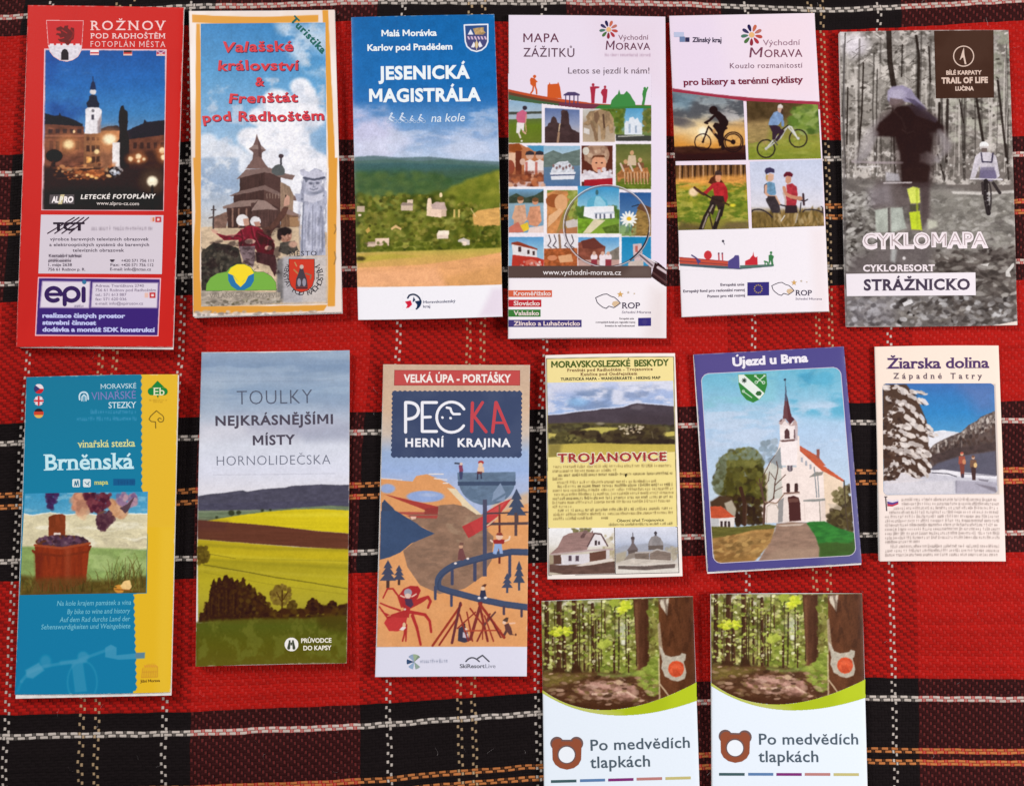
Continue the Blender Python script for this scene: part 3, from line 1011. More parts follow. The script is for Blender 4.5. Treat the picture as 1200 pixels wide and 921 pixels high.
    eq = [b(148, 535), b(766, 540), b(753, 832), b(133, 830)]
    c = Canvas(*box_of(eq), 2.5, (242, 190, 200)); c.f = b
    c.poly([(153, 541), (760, 546), (748, 827), (139, 824)], (62, 38, 118))
    c.poly([(170, 556), (410, 558), (404, 690), (158, 688)], (226, 216, 228)); c.line([(170, 556), (410, 558), (404, 690), (158, 688)], 5, (170, 150, 186), closed=True)
    c.poly([(422, 562), (752, 564), (746, 690), (414, 688)], (222, 212, 226)); c.line([(422, 562), (752, 564), (746, 690), (414, 688)], 5, (150, 130, 172), closed=True)
    c.rect(708, 612, 738, 640, (196, 40, 44)); c.rect(716, 620, 730, 632, (240, 220, 220)); c.rect(684, 614, 702, 638, (232, 190, 176))
    c.greek(330, 372, 681, 681, 10, (110, 100, 130), .8, 2)
    ap = B.panel('advert_panel', eq, c, 1.5)
    L = Letters('lettering', 2, b); v = (56, 34, 92)
    L.stroke([(192, 622), (262, 622)], 16, v, 1e-5); L.stroke([(226 + 36 * math.cos(R(q)), 622 - 32 * math.sin(R(q))) for q in range(0, 322, 18)], 21, v)
    L.stroke([(316 + 36 * math.cos(R(q)), 622 - 32 * math.sin(R(q))) for q in range(0, 361, 18)], 21, v); L.stroke([(282, 622), (282, 672)], 21, v, 1e-5); L.stroke([(377, 592), (377, 654)], 21, v)
    a = np.linspace(0, 2 * math.pi, 20)
    L.piece(np.stack([b.x(380) + 11 / b.s * np.cos(a[:-1]), b.y(560) + 11 / b.s * np.sin(a[:-1])], -1), [tuple(range(19))], (54, 120, 160), 1e-5)
    g = (140, 126, 150)
    for y, x1, s in ((585, 680, 'Adresa: Tvarůžkova 2740'), (607, 740, '756 61 Rožnov pod Radhoštěm'), (630, 592, 'tel.: 571 613 887'), (652, 592, 'fax: 571 620 036'), (674, 676, 'e-mail: info@epirozov.cz')):
        L.add(s, 436, y, x1, y, 14, g, .006)
    o = (196, 200, 244)
    for s, y, x1 in (('realizace čistých prostor', 738, 586), ('stavební činnost', 773, 440), ('dodávka a montáž SDK konstrukcí', 808, 735)): L.add(s, 170, y, x1, y + 2, 22, o, .045)
    L.build(B, ap)


def kingdom_map():
    q = [(221.4, 13.3), (392, 11.8), (400.5, 366), (226.3, 371.2)]
    B = Leaflet('folded_map', q, 3.4e-3, 'orange bordered map with a wooden church, two red jackets and a stone statue', 'map',
                bulge=0.5e-3, E=0.95, sheets=6, curl={2: 0.9e-3}, peek=[(222, 14), (392.5, 13), (401.5, 367.5), (228, 372.5)], seed=12)
    t = Z(210, 5, 4.845); b = Z(210, 185, 4.725)
    c = Canvas(*box_of(q), 2, (236, 220, 210))
    c.cloud([(200, 0), (410, 0), (410, 380), (200, 380)], (246, 238, 232), 40, 100, .4, .7, .9)
    og = (226, 160, 66)
    c.f = t
    c.poly([(72, 60), (240, 66), (480, 70), (640, 64), (790, 62), (788, 102), (560, 104), (400, 116), (200, 108), (74, 106)], og)
    c.poly([(96, 112), (118, 112), (126, 500), (122, 925), (88, 925), (92, 400)], og)
    c.poly([(812, 34), (846, 34), (860, 400), (884, 930), (842, 930), (830, 420)], og)
    c.f = b
    c.poly([(74, 0), (120, 0), (118, 300), (112, 620), (126, 820), (78, 845), (76, 500), (88, 300)], og)
    c.poly([(826, 0), (872, 0), (868, 300), (862, 822), (822, 824), (818, 300)], og)
    c.poly([(76, 820), (300, 818), (640, 816), (822, 812), (800, 846), (560, 852), (300, 858), (78, 860)], og)
    c.dabs(50, [(100, 850), (820, 846), (880, 862), (100, 872)], (3, 9), [(150, 140, 134), (214, 200, 190), (190, 170, 150)], (1, 3), (-.2, .2), seed=3)
    for y0, y1 in ((370, 420), (520, 590)): c.line([(858, y0), (866, (y0 + y1) / 2), (856, y1)], 5, (96, 76, 56), .7, soft=2)
    B.cover(c, 1.0)
    # photo
    pq = [t(122, 112), t(830, 106), b(822, 806), b(122, 824)]
    c = Canvas(*box_of(pq), 3)
    c.f = t
    c.grad([(100, (62, 132, 190)), (400, (92, 156, 204)), (700, (140, 180, 214)), (920, (178, 198, 218))])
    c.cloud([(560, 100), (840, 100), (860, 420), (720, 380), (600, 260)], (206, 218, 232), 110, 80, .3, .6, .9, 2, 40)
    c.poly([(540, 112), (840, 100), (840, 300), (760, 270), (680, 180), (560, 160)], (178, 202, 224), a=.6, soft=30)
    cl = (240, 240, 246)
    for x, y, r in ((690, 470, 60), (720, 560, 76), (560, 560, 90), (640, 640, 110), (760, 640, 70), (560, 720, 120), (660, 800, 120), (480, 790, 110), (400, 760, 70), (760, 880, 80), (520, 540, 40), (700, 900, 120), (600, 900, 140), (450, 640, 60), (740, 500, 36)):
        c.ell(x, y, r, r * .85, cl, .95, soft=14)
    for x, y, r in ((160, 780, 55), (230, 830, 70), (310, 860, 70), (140, 860, 60), (260, 900, 80), (360, 900, 70)): c.ell(x, y, r, r * .8, (226, 230, 238), .9, soft=16)
    c.cloud([(130, 420), (830, 420), (830, 930), (130, 930)], (200, 208, 222), 70, 60, .5, .75, .7, 6, 10)
    c.poly([(740, 740), (830, 690), (840, 860), (790, 840), (745, 800)], (120, 164, 204), a=.7, soft=14)
    c.f = b
    c.grad([(0, (168, 186, 208)), (150, (150, 172, 200)), (300, (196, 200, 206)), (420, (200, 190, 176))], [(110, 0), (330, 0), (330, 430), (110, 430)], soft=12)
    c.poly([(480, 0), (830, 0), (830, 420), (640, 420), (520, 200)], (236, 236, 242), soft=16)
    c.cloud([(110, 0), (350, 0), (350, 240), (110, 260)], (222, 226, 232), 60, 40, .45, .7, .8, 3, 10)
    c.poly([(118, 385), (330, 375), (700, 370), (830, 420), (830, 830), (118, 830)], (206, 182, 152), tex=(40, 20, .15))
    # wooden church
    c.f = t
    c.poly([(395, 926), (416, 880), (420, 842), (396, 822), (422, 800), (432, 768), (441, 738), (450, 768), (464, 800), (493, 828), (468, 846), (470, 880), (488, 926)], (112, 86, 82)); c.poly([(396, 822), (422, 800), (464, 800), (493, 828), (440, 824)], (140, 118, 112)); c.poly([(448, 768), (464, 800), (470, 926), (452, 926)], (84, 60, 58), a=.8)
    c.line([(576, 872), (576, 930)], 7, (64, 60, 66)); c.ell(576, 864, 13, 13, (60, 50, 54))
    c.f = b
    wd, wd2, rf = (92, 66, 60), (70, 48, 44), (128, 104, 98)
    c.poly([(330, 190), (372, 66), (500, 60), (562, 90), (562, 292), (300, 292)], (74, 52, 48))
    c.poly([(368, 62), (396, 22), (420, 0), (440, -10), (462, 10), (480, 40), (495, 58)], (120, 92, 86))
    c.poly([(316, 120), (370, 66), (500, 56), (560, 80), (640, 98), (628, 124), (560, 110), (500, 84), (420, 98)], rf)
    c.poly([(334, 112), (474, 80), (474, 156), (336, 188)], wd2, tex=(5, 60, .2)); c.poly([(474, 80), (560, 116), (560, 200), (474, 160)], (82, 58, 54))
    c.poly([(276, 212), (334, 186), (474, 152), (560, 196), (640, 210), (668, 240), (560, 228), (470, 186), (330, 216)], (122, 98, 92))
    c.poly([(300, 210), (470, 178), (470, 236), (300, 252)], wd2, tex=(5, 60, .25)); c.poly([(470, 178), (556, 214), (556, 280), (470, 240)], wd)
    for x in range(486, 556, 16): c.line([(x, 200), (x, 224)], 5, (170, 146, 130), .6)
    c.poly([(560, 134), (612, 160), (634, 210), (628, 330), (560, 330)], (150, 124, 104), tex=(6, 60, .2)); c.poly([(586, 206), (600, 210), (600, 236), (588, 240)], (40, 26, 26))
    c.poly([(240, 272), (330, 240), (440, 232), (402, 268), (300, 276), (246, 284)], (140, 116, 108)); c.poly([(440, 232), (480, 240), (548, 290), (480, 286), (398, 294)], (150, 126, 118))
    c.poly([(262, 280), (400, 268), (398, 390), (270, 390)], wd2, tex=(6, 50, .25)); c.poly([(398, 294), (540, 288), (540, 390), (398, 390)], (84, 60, 56), tex=(6, 50, .25))
    for x in (296, 330, 372): c.line([(x, 284), (x, 380)], 9, (140, 106, 92))
    c.poly([(186, 330), (262, 300), (270, 330), (260, 390), (190, 390)], (128, 98, 86), tex=(20, 20, .3))
    c.poly([(570, 280), (672, 316), (664, 384), (560, 384)], (118, 88, 70), tex=(6, 50, .25)); c.rect(612, 330, 670, 382, (160, 124, 92)); c.poly([(560, 270), (620, 292), (680, 326), (600, 316)], (140, 114, 106))
    c.poly([(398, 250), (480, 250), (560, 290), (560, 388), (398, 388)], (78, 56, 52))
    c.poly([(440, 232), (480, 240), (548, 290), (480, 286), (398, 294)], (150, 126, 118)); c.poly([(398, 294), (540, 288), (540, 390), (398, 390)], (84, 60, 56), tex=(6, 50, .25))
    # dome and finial behind
    c.poly([(512, 84), (514, 60), (530, 44), (552, 36), (572, 44), (584, 62), (584, 96), (540, 100)], (88, 92, 92)); c.line([(566, 40), (566, 0)], 6, (60, 58, 64)); c.ell(566, -8, 12, 12, (70, 56, 60))
    c.line([(190, 268), (188, 390)], 9, (72, 62, 62)); c.line([(178, 288), (202, 288)], 6, (72, 62, 62)); c.line([(165, 335), (190, 328)], 8, (96, 80, 76))
    c.line([(398, 276), (398, 312)], 4, (60, 44, 42))
    # statue
    st = (176, 178, 196)
    c.poly([(670, 200), (690, 110), (676, 66), (720, 80), (750, 56), (790, 72), (800, 110), (784, 150), (818, 190), (818, 250), (800, 300), (812, 540), (668, 545), (676, 400), (690, 250), (650, 240), (640, 200)], st, tex=(26, 40, .16))
    c.poly([(690, 110), (740, 96), (790, 104), (800, 120), (740, 130), (700, 136)], (104, 108, 124)); c.poly([(720, 136), (780, 130), (782, 170), (740, 180), (722, 160)], (146, 146, 164)); c.rect(738, 146, 752, 152, (86, 88, 104)); c.rect(764, 144, 776, 150, (86, 88, 104))
    c.cloud([(650, 80), (818, 80), (812, 540), (668, 545)], (122, 124, 142), 22, 60, .48, .66, .6, 6, 6); c.cloud([(650, 80), (818, 80), (812, 540), (668, 545)], (206, 206, 220), 20, 60, .54, .7, .7, 9, 6)
    c.line([(680, 230), (740, 240), (800, 210)], 10, (118, 122, 140)); c.line([(690, 250), (682, 380), (680, 530)], 8, (130, 134, 152)); c.line([(740, 260), (738, 520)], 6, (150, 152, 170)); c.line([(786, 270), (794, 520)], 9, (126, 130, 150), soft=4)
    c.poly([(668, 70), (690, 60), (700, 84), (740, 80), (700, 100), (676, 96)], (190, 190, 206)); c.ell(760, 190, 36, 14, (120, 124, 142), .8, soft=8)
    c.ell(745, 150, 42, 40, (188, 188, 204), soft=5); c.poly([(668, 88), (690, 64), (712, 84), (760, 62), (800, 84), (806, 108), (760, 118), (700, 116)], (196, 196, 212), soft=3); c.line([(690, 112), (750, 122), (804, 110)], 12, (84, 86, 104), 1, 3); c.ell(728, 142, 12, 7, (92, 94, 112), .9, soft=4); c.ell(766, 140, 12, 7, (92, 94, 112), .9, soft=4); c.line([(746, 140), (742, 162), (752, 164)], 7, (140, 142, 160)); c.line([(726, 172), (746, 178), (766, 170)], 7, (120, 122, 140), .9, 3); c.poly([(690, 200), (740, 214), (800, 190), (796, 232), (740, 250), (690, 240)], (206, 206, 220), soft=5)
    for x in (700, 722, 756, 780): c.line([(x, 290 + x % 37), (x - 4, 530 - x % 61)], 7, (130, 132, 152), .5, 5); c.line([(x + 9, 300), (x + 3, 500)], 6, (208, 208, 222), .5, 5)
    # people
    rd, rd2 = (126, 30, 46), (88, 22, 36)
    c.poly([(190, 410), (215, 420), (300, 440), (330, 410), (380, 376), (430, 380), (490, 420), (520, 500), (500, 510), (440, 505), (330, 500), (330, 455), (250, 458)], rd, tex=(30, 30, .25))
    c.poly([(430, 400), (500, 420), (530, 480), (520, 560), (440, 540), (410, 470)], rd2, tex=(20, 30, .25))
    for p0 in ([(250, 440), (330, 430), (380, 470)], [(340, 400), (352, 450), (340, 500)], [(470, 420), (486, 460), (480, 500)], [(400, 390), (410, 440), (440, 500)], [(430, 420), (520, 470)]): c.line(p0, 7, (70, 14, 28), .7, 4); c.line([(q[0] + 8, q[1] - 7) for q in p0], 5, (170, 60, 76), .6, 3)
    c.ell(350, 346, 34, 32, (236, 232, 232)); c.poly([(352, 340), (384, 336), (388, 372), (360, 380)], (196, 150, 130)); c.ell(422, 352, 30, 26, (226, 222, 224)); c.poly([(412, 356), (446, 352), (450, 380), (424, 382)], (180, 132, 116))
    c.poly([(174, 398), (196, 396), (216, 410), (206, 424), (184, 414)], (206, 160, 140)); c.ell(392, 464, 30, 14, (202, 160, 144)); c.ell(494, 500, 20, 13, (196, 150, 134))
    c.poly([(456, 390), (500, 380), (540, 330), (580, 270), (606, 272), (590, 320), (540, 380), (512, 420), (505, 440), (470, 420)], (92, 62, 54), tex=(12, 20, .2)); c.poly([(578, 270), (582, 230), (596, 206), (612, 216), (610, 262)], (202, 156, 136))
    c.poly([(330, 490), (420, 488), (420, 560), (408, 610), (360, 580), (340, 530)], (128, 108, 112), tex=(18, 30, .3)); c.poly([(420, 520), (530, 540), (545, 600), (530, 660), (500, 600), (430, 580)], (74, 44, 46), tex=(18, 30, .3))
    c.ell(590, 430, 34, 42, (172, 126, 106)); c.ell(584, 408, 40, 24, (40, 28, 30), soft=4); c.ell(556, 432, 14, 26, (46, 32, 34), soft=4); c.dabs(14, [(566, 426), (616, 426), (610, 460), (572, 460)], (4, 8), [(130, 86, 72), (196, 150, 130)], seed=3); c.poly([(560, 470), (640, 460), (660, 510), (600, 540), (550, 520)], (76, 70, 64), tex=(10, 10, .3))
    c.ell(630, 480, 24, 18, (190, 150, 130), soft=5)
    c.poly([(124, 520), (190, 470), (260, 480), (330, 500), (350, 600), (300, 700), (124, 740)], (58, 54, 48), tex=(40, 30, .4))
    c.dabs(120, [(124, 500), (330, 500), (300, 700), (124, 720)], (5, 12), [(40, 36, 34), (74, 66, 56), (96, 88, 76)], (1, 2), seed=8)
    c.poly([(540, 560), (680, 540), (680, 800), (540, 800)], (120, 116, 116), tex=(40, 40, .25), soft=10)
    c.poly([(118, 735), (560, 745), (560, 806), (118, 826)], (168, 156, 142), tex=(30, 10, .3))
    c.dabs(60, [(140, 790), (570, 780), (570, 806), (140, 820)], (3, 8), [(120, 110, 100), (200, 190, 176), (90, 84, 60)], (1, 3), (-.2, .2), seed=5)
    c.poly([(575, 545), (815, 545), (815, 800), (575, 806)], (196, 192, 196), a=.75, soft=10)
    c.cloud([(118, 480), (560, 380), (560, 640), (118, 760)], (40, 26, 28), 40, 30, .5, .66, .6, 12, 8)
    c.finish(2.4, 11, 1.2, .10)
    ph = B.panel('photo_panel', pq, c, 1.8)
    # green hill emblem
    hl = [(146, 738), (150, 700), (172, 664), (210, 640), (262, 630), (282, 606), (320, 588), (360, 588), (396, 604), (416, 630), (470, 632), (512, 656), (536, 690), (540, 734)]
    c = Canvas(*box_of([b(130, 570), b(560, 750)]), 3, (190, 180, 170)); c.f = b
    c.poly(hl, (122, 178, 72)); c.line(hl, 4, (86, 110, 60), closed=True)
    c.poly([(270, 640), (286, 610), (320, 590), (360, 590), (396, 608), (414, 640), (380, 660), (350, 700), (340, 722), (326, 690), (300, 656)], (248, 220, 50))
    c.poly([(270, 640), (300, 652), (326, 684), (340, 712), (352, 686), (384, 654), (414, 640), (414, 680), (396, 712), (360, 732), (320, 732), (288, 710), (272, 680)], (46, 118, 172))
    c.poly([(296, 650), (330, 690), (340, 708), (350, 690), (384, 652), (366, 690), (340, 716), (314, 692)], (248, 220, 50))
    B.panel('emblem', [b(140, 584), b(546, 584), b(546, 742), b(140, 742)], c, 2.4, 1.6, ph, mask=b(hl))
    L = Letters('lettering', 2, b)
    L.add('VALAŠSKÉ KRÁLOVSTVÍ', 168, 776, 540, 774, 26, (140, 130, 118), -.004)
    L.build(B, ph)
    # town arms on the statue's plinth
    sh = [(606, 560), (750, 560), (750, 672), (738, 712), (712, 736), (678, 746), (644, 736), (618, 712), (606, 672)]
    c = Canvas(*box_of([b(600, 550), b(756, 750)]), 3, (200, 196, 200)); c.f = b
    c.poly(sh, (206, 62, 44)); c.poly([(648, 670), (660, 640), (668, 612), (686, 612), (694, 640), (706, 670), (712, 716), (644, 716)], (74, 64, 72)); c.ell(678, 604, 11, 12, (200, 180, 170))
    c.ell(664, 690, 10, 22, (150, 146, 160)); c.ell(692, 690, 10, 22, (150, 146, 160)); c.line([(700, 640), (730, 650), (726, 670)], 7, (130, 110, 90)); c.line([(656, 640), (636, 620)], 8, (180, 130, 80)); c.line([(650, 600), (640, 580)], 6, (190, 150, 100))
    c.line([(650, 722), (708, 722)], 8, (60, 46, 56)); c.line(sh, 5, (60, 50, 56), closed=True)
    B.panel('coat_of_arms', [b(604, 558), b(752, 558), b(752, 748), b(604, 748)], c, 2.6, 2.4, ph, mask=b(sh))
    L = Letters('lettering', 2, b)
    L.add('MESTO'.replace('E', 'Ě'), 610, 544, 760, 542, 26, (52, 48, 56), 0, .05, track=.15)
    L.arc('POD RADHOŠTĚM', 690, 655, 108, 130, -35, 30, (52, 48, 56), 0, .05, inward=True)
    L.arc('FRENŠTÁT', 690, 650, 112, 225, 140, 24, (60, 56, 62), 0, .05, inward=True)
    L.build(B, ph)
    L = Letters('title_lettering', 3, t)
    for dx, dy, k, lf in ((3.5, 4, (86, 40, 78), 0), (0, 0, (216, 66, 74), 4e-5)):
        for s, x0, y0, x1, y1, cap in (('Valašské', 245, 272, 648, 268, 58), ('království', 222, 376, 680, 374, 56), ('&', 432, 466, 484, 466, 50), ('Frenštát', 286, 562, 674, 556, 54), ('pod Radhoštěm', 134, 666, 822, 660, 54)):
            L.add(s, x0 + dx, y0 + dy, x1 + dx, y1 + dy, cap, k, .027, wob=.07, track=.06, lift=lf, seed=len(s))
    L.build(B)
    L = Letters('subtitle_lettering', 3, t)
    L.add('Turistika', 628, 92, 812, 284, 40, (34, 104, 96), .04, wob=.06, track=.1)
    L.build(B)


def cycle_route_map():
    q = [(411.6, 20.7), (579.3, 17.2), (588.9, 371), (419.8, 375)]
    B = Leaflet('folded_map', q, 3.4e-3, 'blue cycle map with white capitals above a photo of a village in green hills', 'map', bulge=0.5e-3, sheets=6, seed=13, E=1.0, curl={2: 1.1e-3, 3: 0.5e-3})
    t = Z(405, 10, 4.847); b = Z(405, 190, 4.721)
    c = Canvas(*box_of(q), 2.5, (244, 240, 248))
    c.f = t
    sky = [(20, 20), (860, 20), (880, 930), (20, 930)]
    c.grad([(40, (30, 106, 174)), (420, (36, 112, 182)), (520, (48, 116, 184)), (640, (104, 152, 206)), (740, (150, 178, 218)), (840, (186, 204, 230))], sky)
    c.cloud([(40, 560), (220, 560), (300, 700), (380, 740), (260, 840), (40, 840)], (214, 212, 238), 130, 60, .25, .6, .9, 2, 40)
    c.poly([(40, 560), (150, 590), (200, 680), (120, 740), (40, 760)], (206, 206, 236), a=.55, soft=50)
    c.poly([(40, 760), (260, 730), (380, 760), (260, 830), (40, 850)], (216, 220, 242), a=.8, soft=26)
    c.cloud([(700, 580), (880, 560), (880, 720), (700, 660)], (170, 192, 224), 110, 40, .35, .6, .8, 5, 26)
    c.poly([(600, 770), (880, 740), (880, 860), (560, 830)], (188, 204, 232), a=.8, soft=30)
    c.cloud([(240, 680), (880, 680), (880, 850), (240, 850)], (204, 214, 236), 160, 40, .4, .65, .7, 8, 20)
    # far ridges
    c.poly([(45, 846), (160, 836), (300, 848), (470, 842), (640, 858), (880, 872), (880, 960), (45, 960)], (104, 128, 134), soft=5)
    c.poly([(45, 868), (240, 856), (420, 868), (560, 856), (880, 892), (880, 980), (45, 980)], (86, 116, 110), soft=6)
    c.f = b
    c.grad([(0, (70, 104, 108)), (70, (66, 102, 92)), (150, (84, 116, 72)), (300, (104, 128, 62)), (470, (112, 130, 60))], [(50, 10), (300, 4), (600, 14), (870, 30), (870, 500), (50, 500)], soft=8, wob=20)
    c.poly([(55, 60), (300, 40), (560, 80), (870, 50), (870, 120), (500, 150), (55, 170)], (62, 100, 78), a=.8, soft=24, tex=(40, 14, .2))
    c.dabs(260, [(55, 60), (540, 60), (600, 160), (480, 210), (55, 190)], (9, 20), [(56, 92, 60), (78, 112, 70), (92, 124, 74), (66, 100, 72)], (1, 1.8), (-.3, .3), (.3, .7), 2, .8)
    c.poly([(480, 200), (600, 130), (760, 70), (850, 50), (850, 260), (560, 260)], (110, 130, 54), soft=14)
    c.dabs(220, [(540, 190), (640, 120), (850, 60), (850, 250), (560, 250)], (9, 20), [(86, 110, 40), (126, 144, 56), (140, 154, 66), (100, 120, 48)], (1, 1.6), (-.3, .3), (.3, .7), 3, .8)
    c.dabs(320, [(60, 180), (560, 180), (840, 330), (840, 480), (60, 500)], (12, 26), [(78, 96, 34), (104, 124, 46), (130, 146, 64), (66, 84, 36), (94, 112, 44)], (1, 1.6), (-.3, .3), (.45, .9), 4, .6)
    c.dabs(90, [(60, 180), (560, 180), (840, 330), (840, 480), (60, 500)], (12, 22), [(54, 68, 26), (66, 80, 30)], (1, 1.4), (-.3, .3), (.5, .9), 5, .7)
    c.dabs(70, [(60, 190), (560, 190), (700, 330), (690, 450), (60, 480)], (8, 18), [(156, 170, 92), (146, 160, 80)], (1, 1.5), (-.3, .3), (.4, .8), 15, .7)
    c.poly([(700, 290), (730, 268), (850, 252), (850, 352), (760, 356), (706, 350)], (208, 176, 112), tex=(30, 10, .12), soft=4)
    c.dabs(60, [(690, 350), (850, 352), (850, 480), (690, 480)], (8, 17), [(58, 76, 30), (84, 104, 42), (70, 88, 34)], (.5, .8), (-.1, .1), (.7, 1), 6)
    for x, y, r in ((445, 400, 40), (650, 400, 44), (400, 380, 44), (240, 310, 46), (150, 380, 52)): c.ell(x, y, r, r * 1.2, (70, 86, 32) if x > 420 else (112, 128, 52), .75, soft=16); c.ell(x - r * .25, y - r * .4, r * .5, r * .5, (130, 146, 62), .6, soft=12)
    c.dabs(420, [(60, 200), (450, 180), (850, 260), (845, 470), (60, 480)], (5, 11), [(70, 80, 30), (124, 132, 58), (152, 158, 84), (58, 66, 26), (104, 112, 48)], (1, 1.5), (-.3, .3), (.4, .85), 44)
    c.poly([(700, 290), (730, 268), (850, 252), (850, 346), (760, 350), (706, 344)], (208, 176, 112), tex=(30, 10, .12), soft=4)
    # houses and church
    def house(x, y, w, h, wall, roof):
        c.rect(x, y, x + w, y + h, wall); c.poly([(x - w * .06, y + h * .1), (x + w * .12, y - h * .5), (x + w * .95, y - h * .5), (x + w * 1.06, y + h * .1)], roof)
    c.poly([(448, 240), (455, 200), (470, 198), (476, 230), (478, 300), (448, 296)], (236, 228, 220)); c.poly([(470, 236), (500, 220), (545, 222), (560, 268), (480, 262)], (190, 182, 190)); c.poly([(470, 258), (530, 262), (528, 306), (470, 300)], (236, 226, 222)); c.rect(528, 262, 556, 300, (206, 196, 190))
    c.ell(525, 182, 8, 13, (236, 232, 206))
    house(306, 238, 66, 30, (206, 202, 196), (150, 144, 146)); c.rect(340, 208, 372, 226, (220, 216, 210)); c.rect(64, 244, 108, 276, (190, 186, 180)); c.rect(72, 288, 88, 300, (236, 232, 228))
    house(505, 396, 62, 26, (220, 220, 222), (244, 242, 244)); c.rect(512, 378, 570, 402, (246, 244, 246))
    house(120, 450, 60, 18, (206, 200, 196), (170, 160, 158)); c.poly([(165, 422), (242, 420), (240, 462), (166, 462)], (226, 218, 214)); c.rect(176, 446, 236, 462, (200, 190, 186))
    c.poly([(620, 430), (650, 418), (684, 432), (684, 462), (622, 460)], (196, 204, 214)); c.rect(640, 440, 668, 462, (226, 226, 228)); c.rect(104, 446, 124, 462, (120, 112, 92))
    for x in (594, 620): c.rect(x, 262, x + 10, 306, (206, 196, 130))
    c.line([(690, 258), (716, 300)], 5, (226, 216, 170), .8); c.poly([(250, 366), (276, 346), (310, 366), (306, 376), (276, 362), (256, 376)], (214, 196, 150)); c.poly([(112, 376), (130, 360), (140, 380), (120, 396)], (190, 170, 100))
    c.cloud([(270, 440), (480, 440), (480, 480), (270, 480)], (150, 166, 80), 40, 10, .4, .6, .9, 3, 6)
    c.dabs(60, [(60, 440), (840, 455), (840, 482), (60, 496)], (7, 15), [(74, 92, 32), (100, 118, 44)], (1, 1.6), (-.2, .2), (.6, 1), 9)
    # fields
    c.grad([(480, (178, 180, 92)), (520, (196, 178, 104)), (560, (204, 176, 112))], [(60, 502), (300, 492), (860, 474), (860, 640), (60, 640)], soft=6)
    c.poly([(60, 520), (260, 506), (420, 520), (200, 540), (60, 560)], (172, 176, 76), a=.8, soft=10, tex=(60, 8, .1))
    c.poly([(60, 586), (420, 566), (620, 540), (860, 500), (870, 690), (60, 692)], (222, 178, 132), soft=5, tex=(90, 14, .08))
    c.poly([(540, 640), (860, 560), (870, 690), (560, 690)], (206, 166, 114), a=.8, soft=24); c.poly([(60, 600), (500, 580), (560, 690), (60, 690)], (236, 192, 160), a=.6, soft=30)
    c.ell(84, 534, 26, 12, (70, 66, 34), soft=6); c.rect(55, 400, 84, 500, (70, 86, 30), soft=8)
    c.tint(1.07, .97, .88, [(50, 60), (870, 30), (870, 690), (50, 690)])
    c.finish(2.0, 8, 1.2, .10, 5)
    c.f = b
    c.poly([(40, 694), (300, 688), (880, 678), (880, 900), (40, 900)], (251, 249, 255))
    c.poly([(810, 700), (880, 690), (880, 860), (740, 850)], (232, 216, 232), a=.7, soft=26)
    B.cover(c, 1.7)
    # regional emblem
    c = Canvas(*box_of([b(315, 720), b(425, 820)]), 3, (251, 249, 255)); c.f = b
    c.line([(344, 752)] + bez((352, 738), (384, 722), (408, 752)) + bez((416, 770), (416, 796), (392, 812)), 9, (26, 44, 72))
    c.poly([(382, 770), (416, 766), (410, 796), (392, 812), (396, 790)], (30, 50, 84)); c.poly([(376, 744), (386, 764), (372, 776), (372, 766)], (30, 50, 84))
    c.poly([(328, 772), (360, 766), (368, 788), (350, 806), (334, 808), (342, 792)], (216, 40, 66))
    B.panel('emblem', [b(318, 722), b(424, 722), b(424, 818), b(318, 818)], c, 2.4, 1)
    L = Letters('small_lettering', 2, b)
    L.add('Moravskoslezský', 430, 782, 608, 776, 15, (110, 112, 136), .012); L.add('kraj', 430, 806, 468, 805, 15, (110, 112, 136), .012)
    L.build(B)
    # town shield
    sh = [(674, 96), (808, 92), (808, 190), (796, 218), (772, 238), (744, 246), (714, 238), (690, 218), (680, 190)]
    c = Canvas(*box_of([t(668, 86), t(814, 252)]), 3, (30, 106, 174)); c.f = t
    c.poly(sh, (54, 84, 140)); c.poly([(680, 150), (808, 146), (808, 190), (796, 218), (744, 246), (690, 218), (680, 190)], (78, 80, 128))
    c.poly([(694, 150), (710, 120), (726, 150)], (238, 240, 250)); c.poly([(722, 116), (760, 110), (786, 108), (784, 126), (796, 140), (780, 150), (736, 150), (730, 134)], (190, 158, 110), tex=(8, 8, .3))
    for i in range(6): c.poly([(690 + i * 19, 160), (700 + i * 19, 160), (708 + i * 19, 178), (698 + i * 19, 178)], (226, 196, 220))
    c.poly([(712, 222), (728, 190), (738, 208), (730, 224)], (240, 240, 250)); c.poly([(762, 186), (778, 216), (760, 224), (752, 206)], (240, 240, 250)); c.ell(744, 208, 10, 20, (206, 176, 120)); c.line([(744, 180), (744, 236)], 4, (230, 220, 190))
    c.line(sh, 8, (244, 248, 255), closed=True)
    B.panel('coat_of_arms', [t(670, 88), t(812, 88), t(812, 250), t(670, 250)], c, 2.6, 1, mask=t([(668, 91), (813, 87), (813, 191), (800, 221), (774, 243), (744, 251), (712, 243), (686, 221), (675, 191)]))
    L = Letters('title_lettering', 2, t); w = (244, 252, 255)
    L.add('JESENICKÁ', 186, 404, 706, 396, 74, w, .04, track=.05); L.add('MAGISTRÁLA', 134, 532, 768, 524, 74, w, .04, track=.05)
    L.build(B)
    L = Letters('subtitle_lettering', 2, t)
    L.add('Malá Morávka', 204, 160, 518, 156, 36, w, .03); L.add('Karlov pod Pradědem', 124, 242, 606, 234, 36, w, .03)
    L.add('na kole', 486, 646, 678, 642, 46, (226, 240, 252), .004, shear=.2)
    L.build(B)
    # four riders in a row
    L = Letters('cyclist_pictogram', 2, t); u = (214, 230, 250)
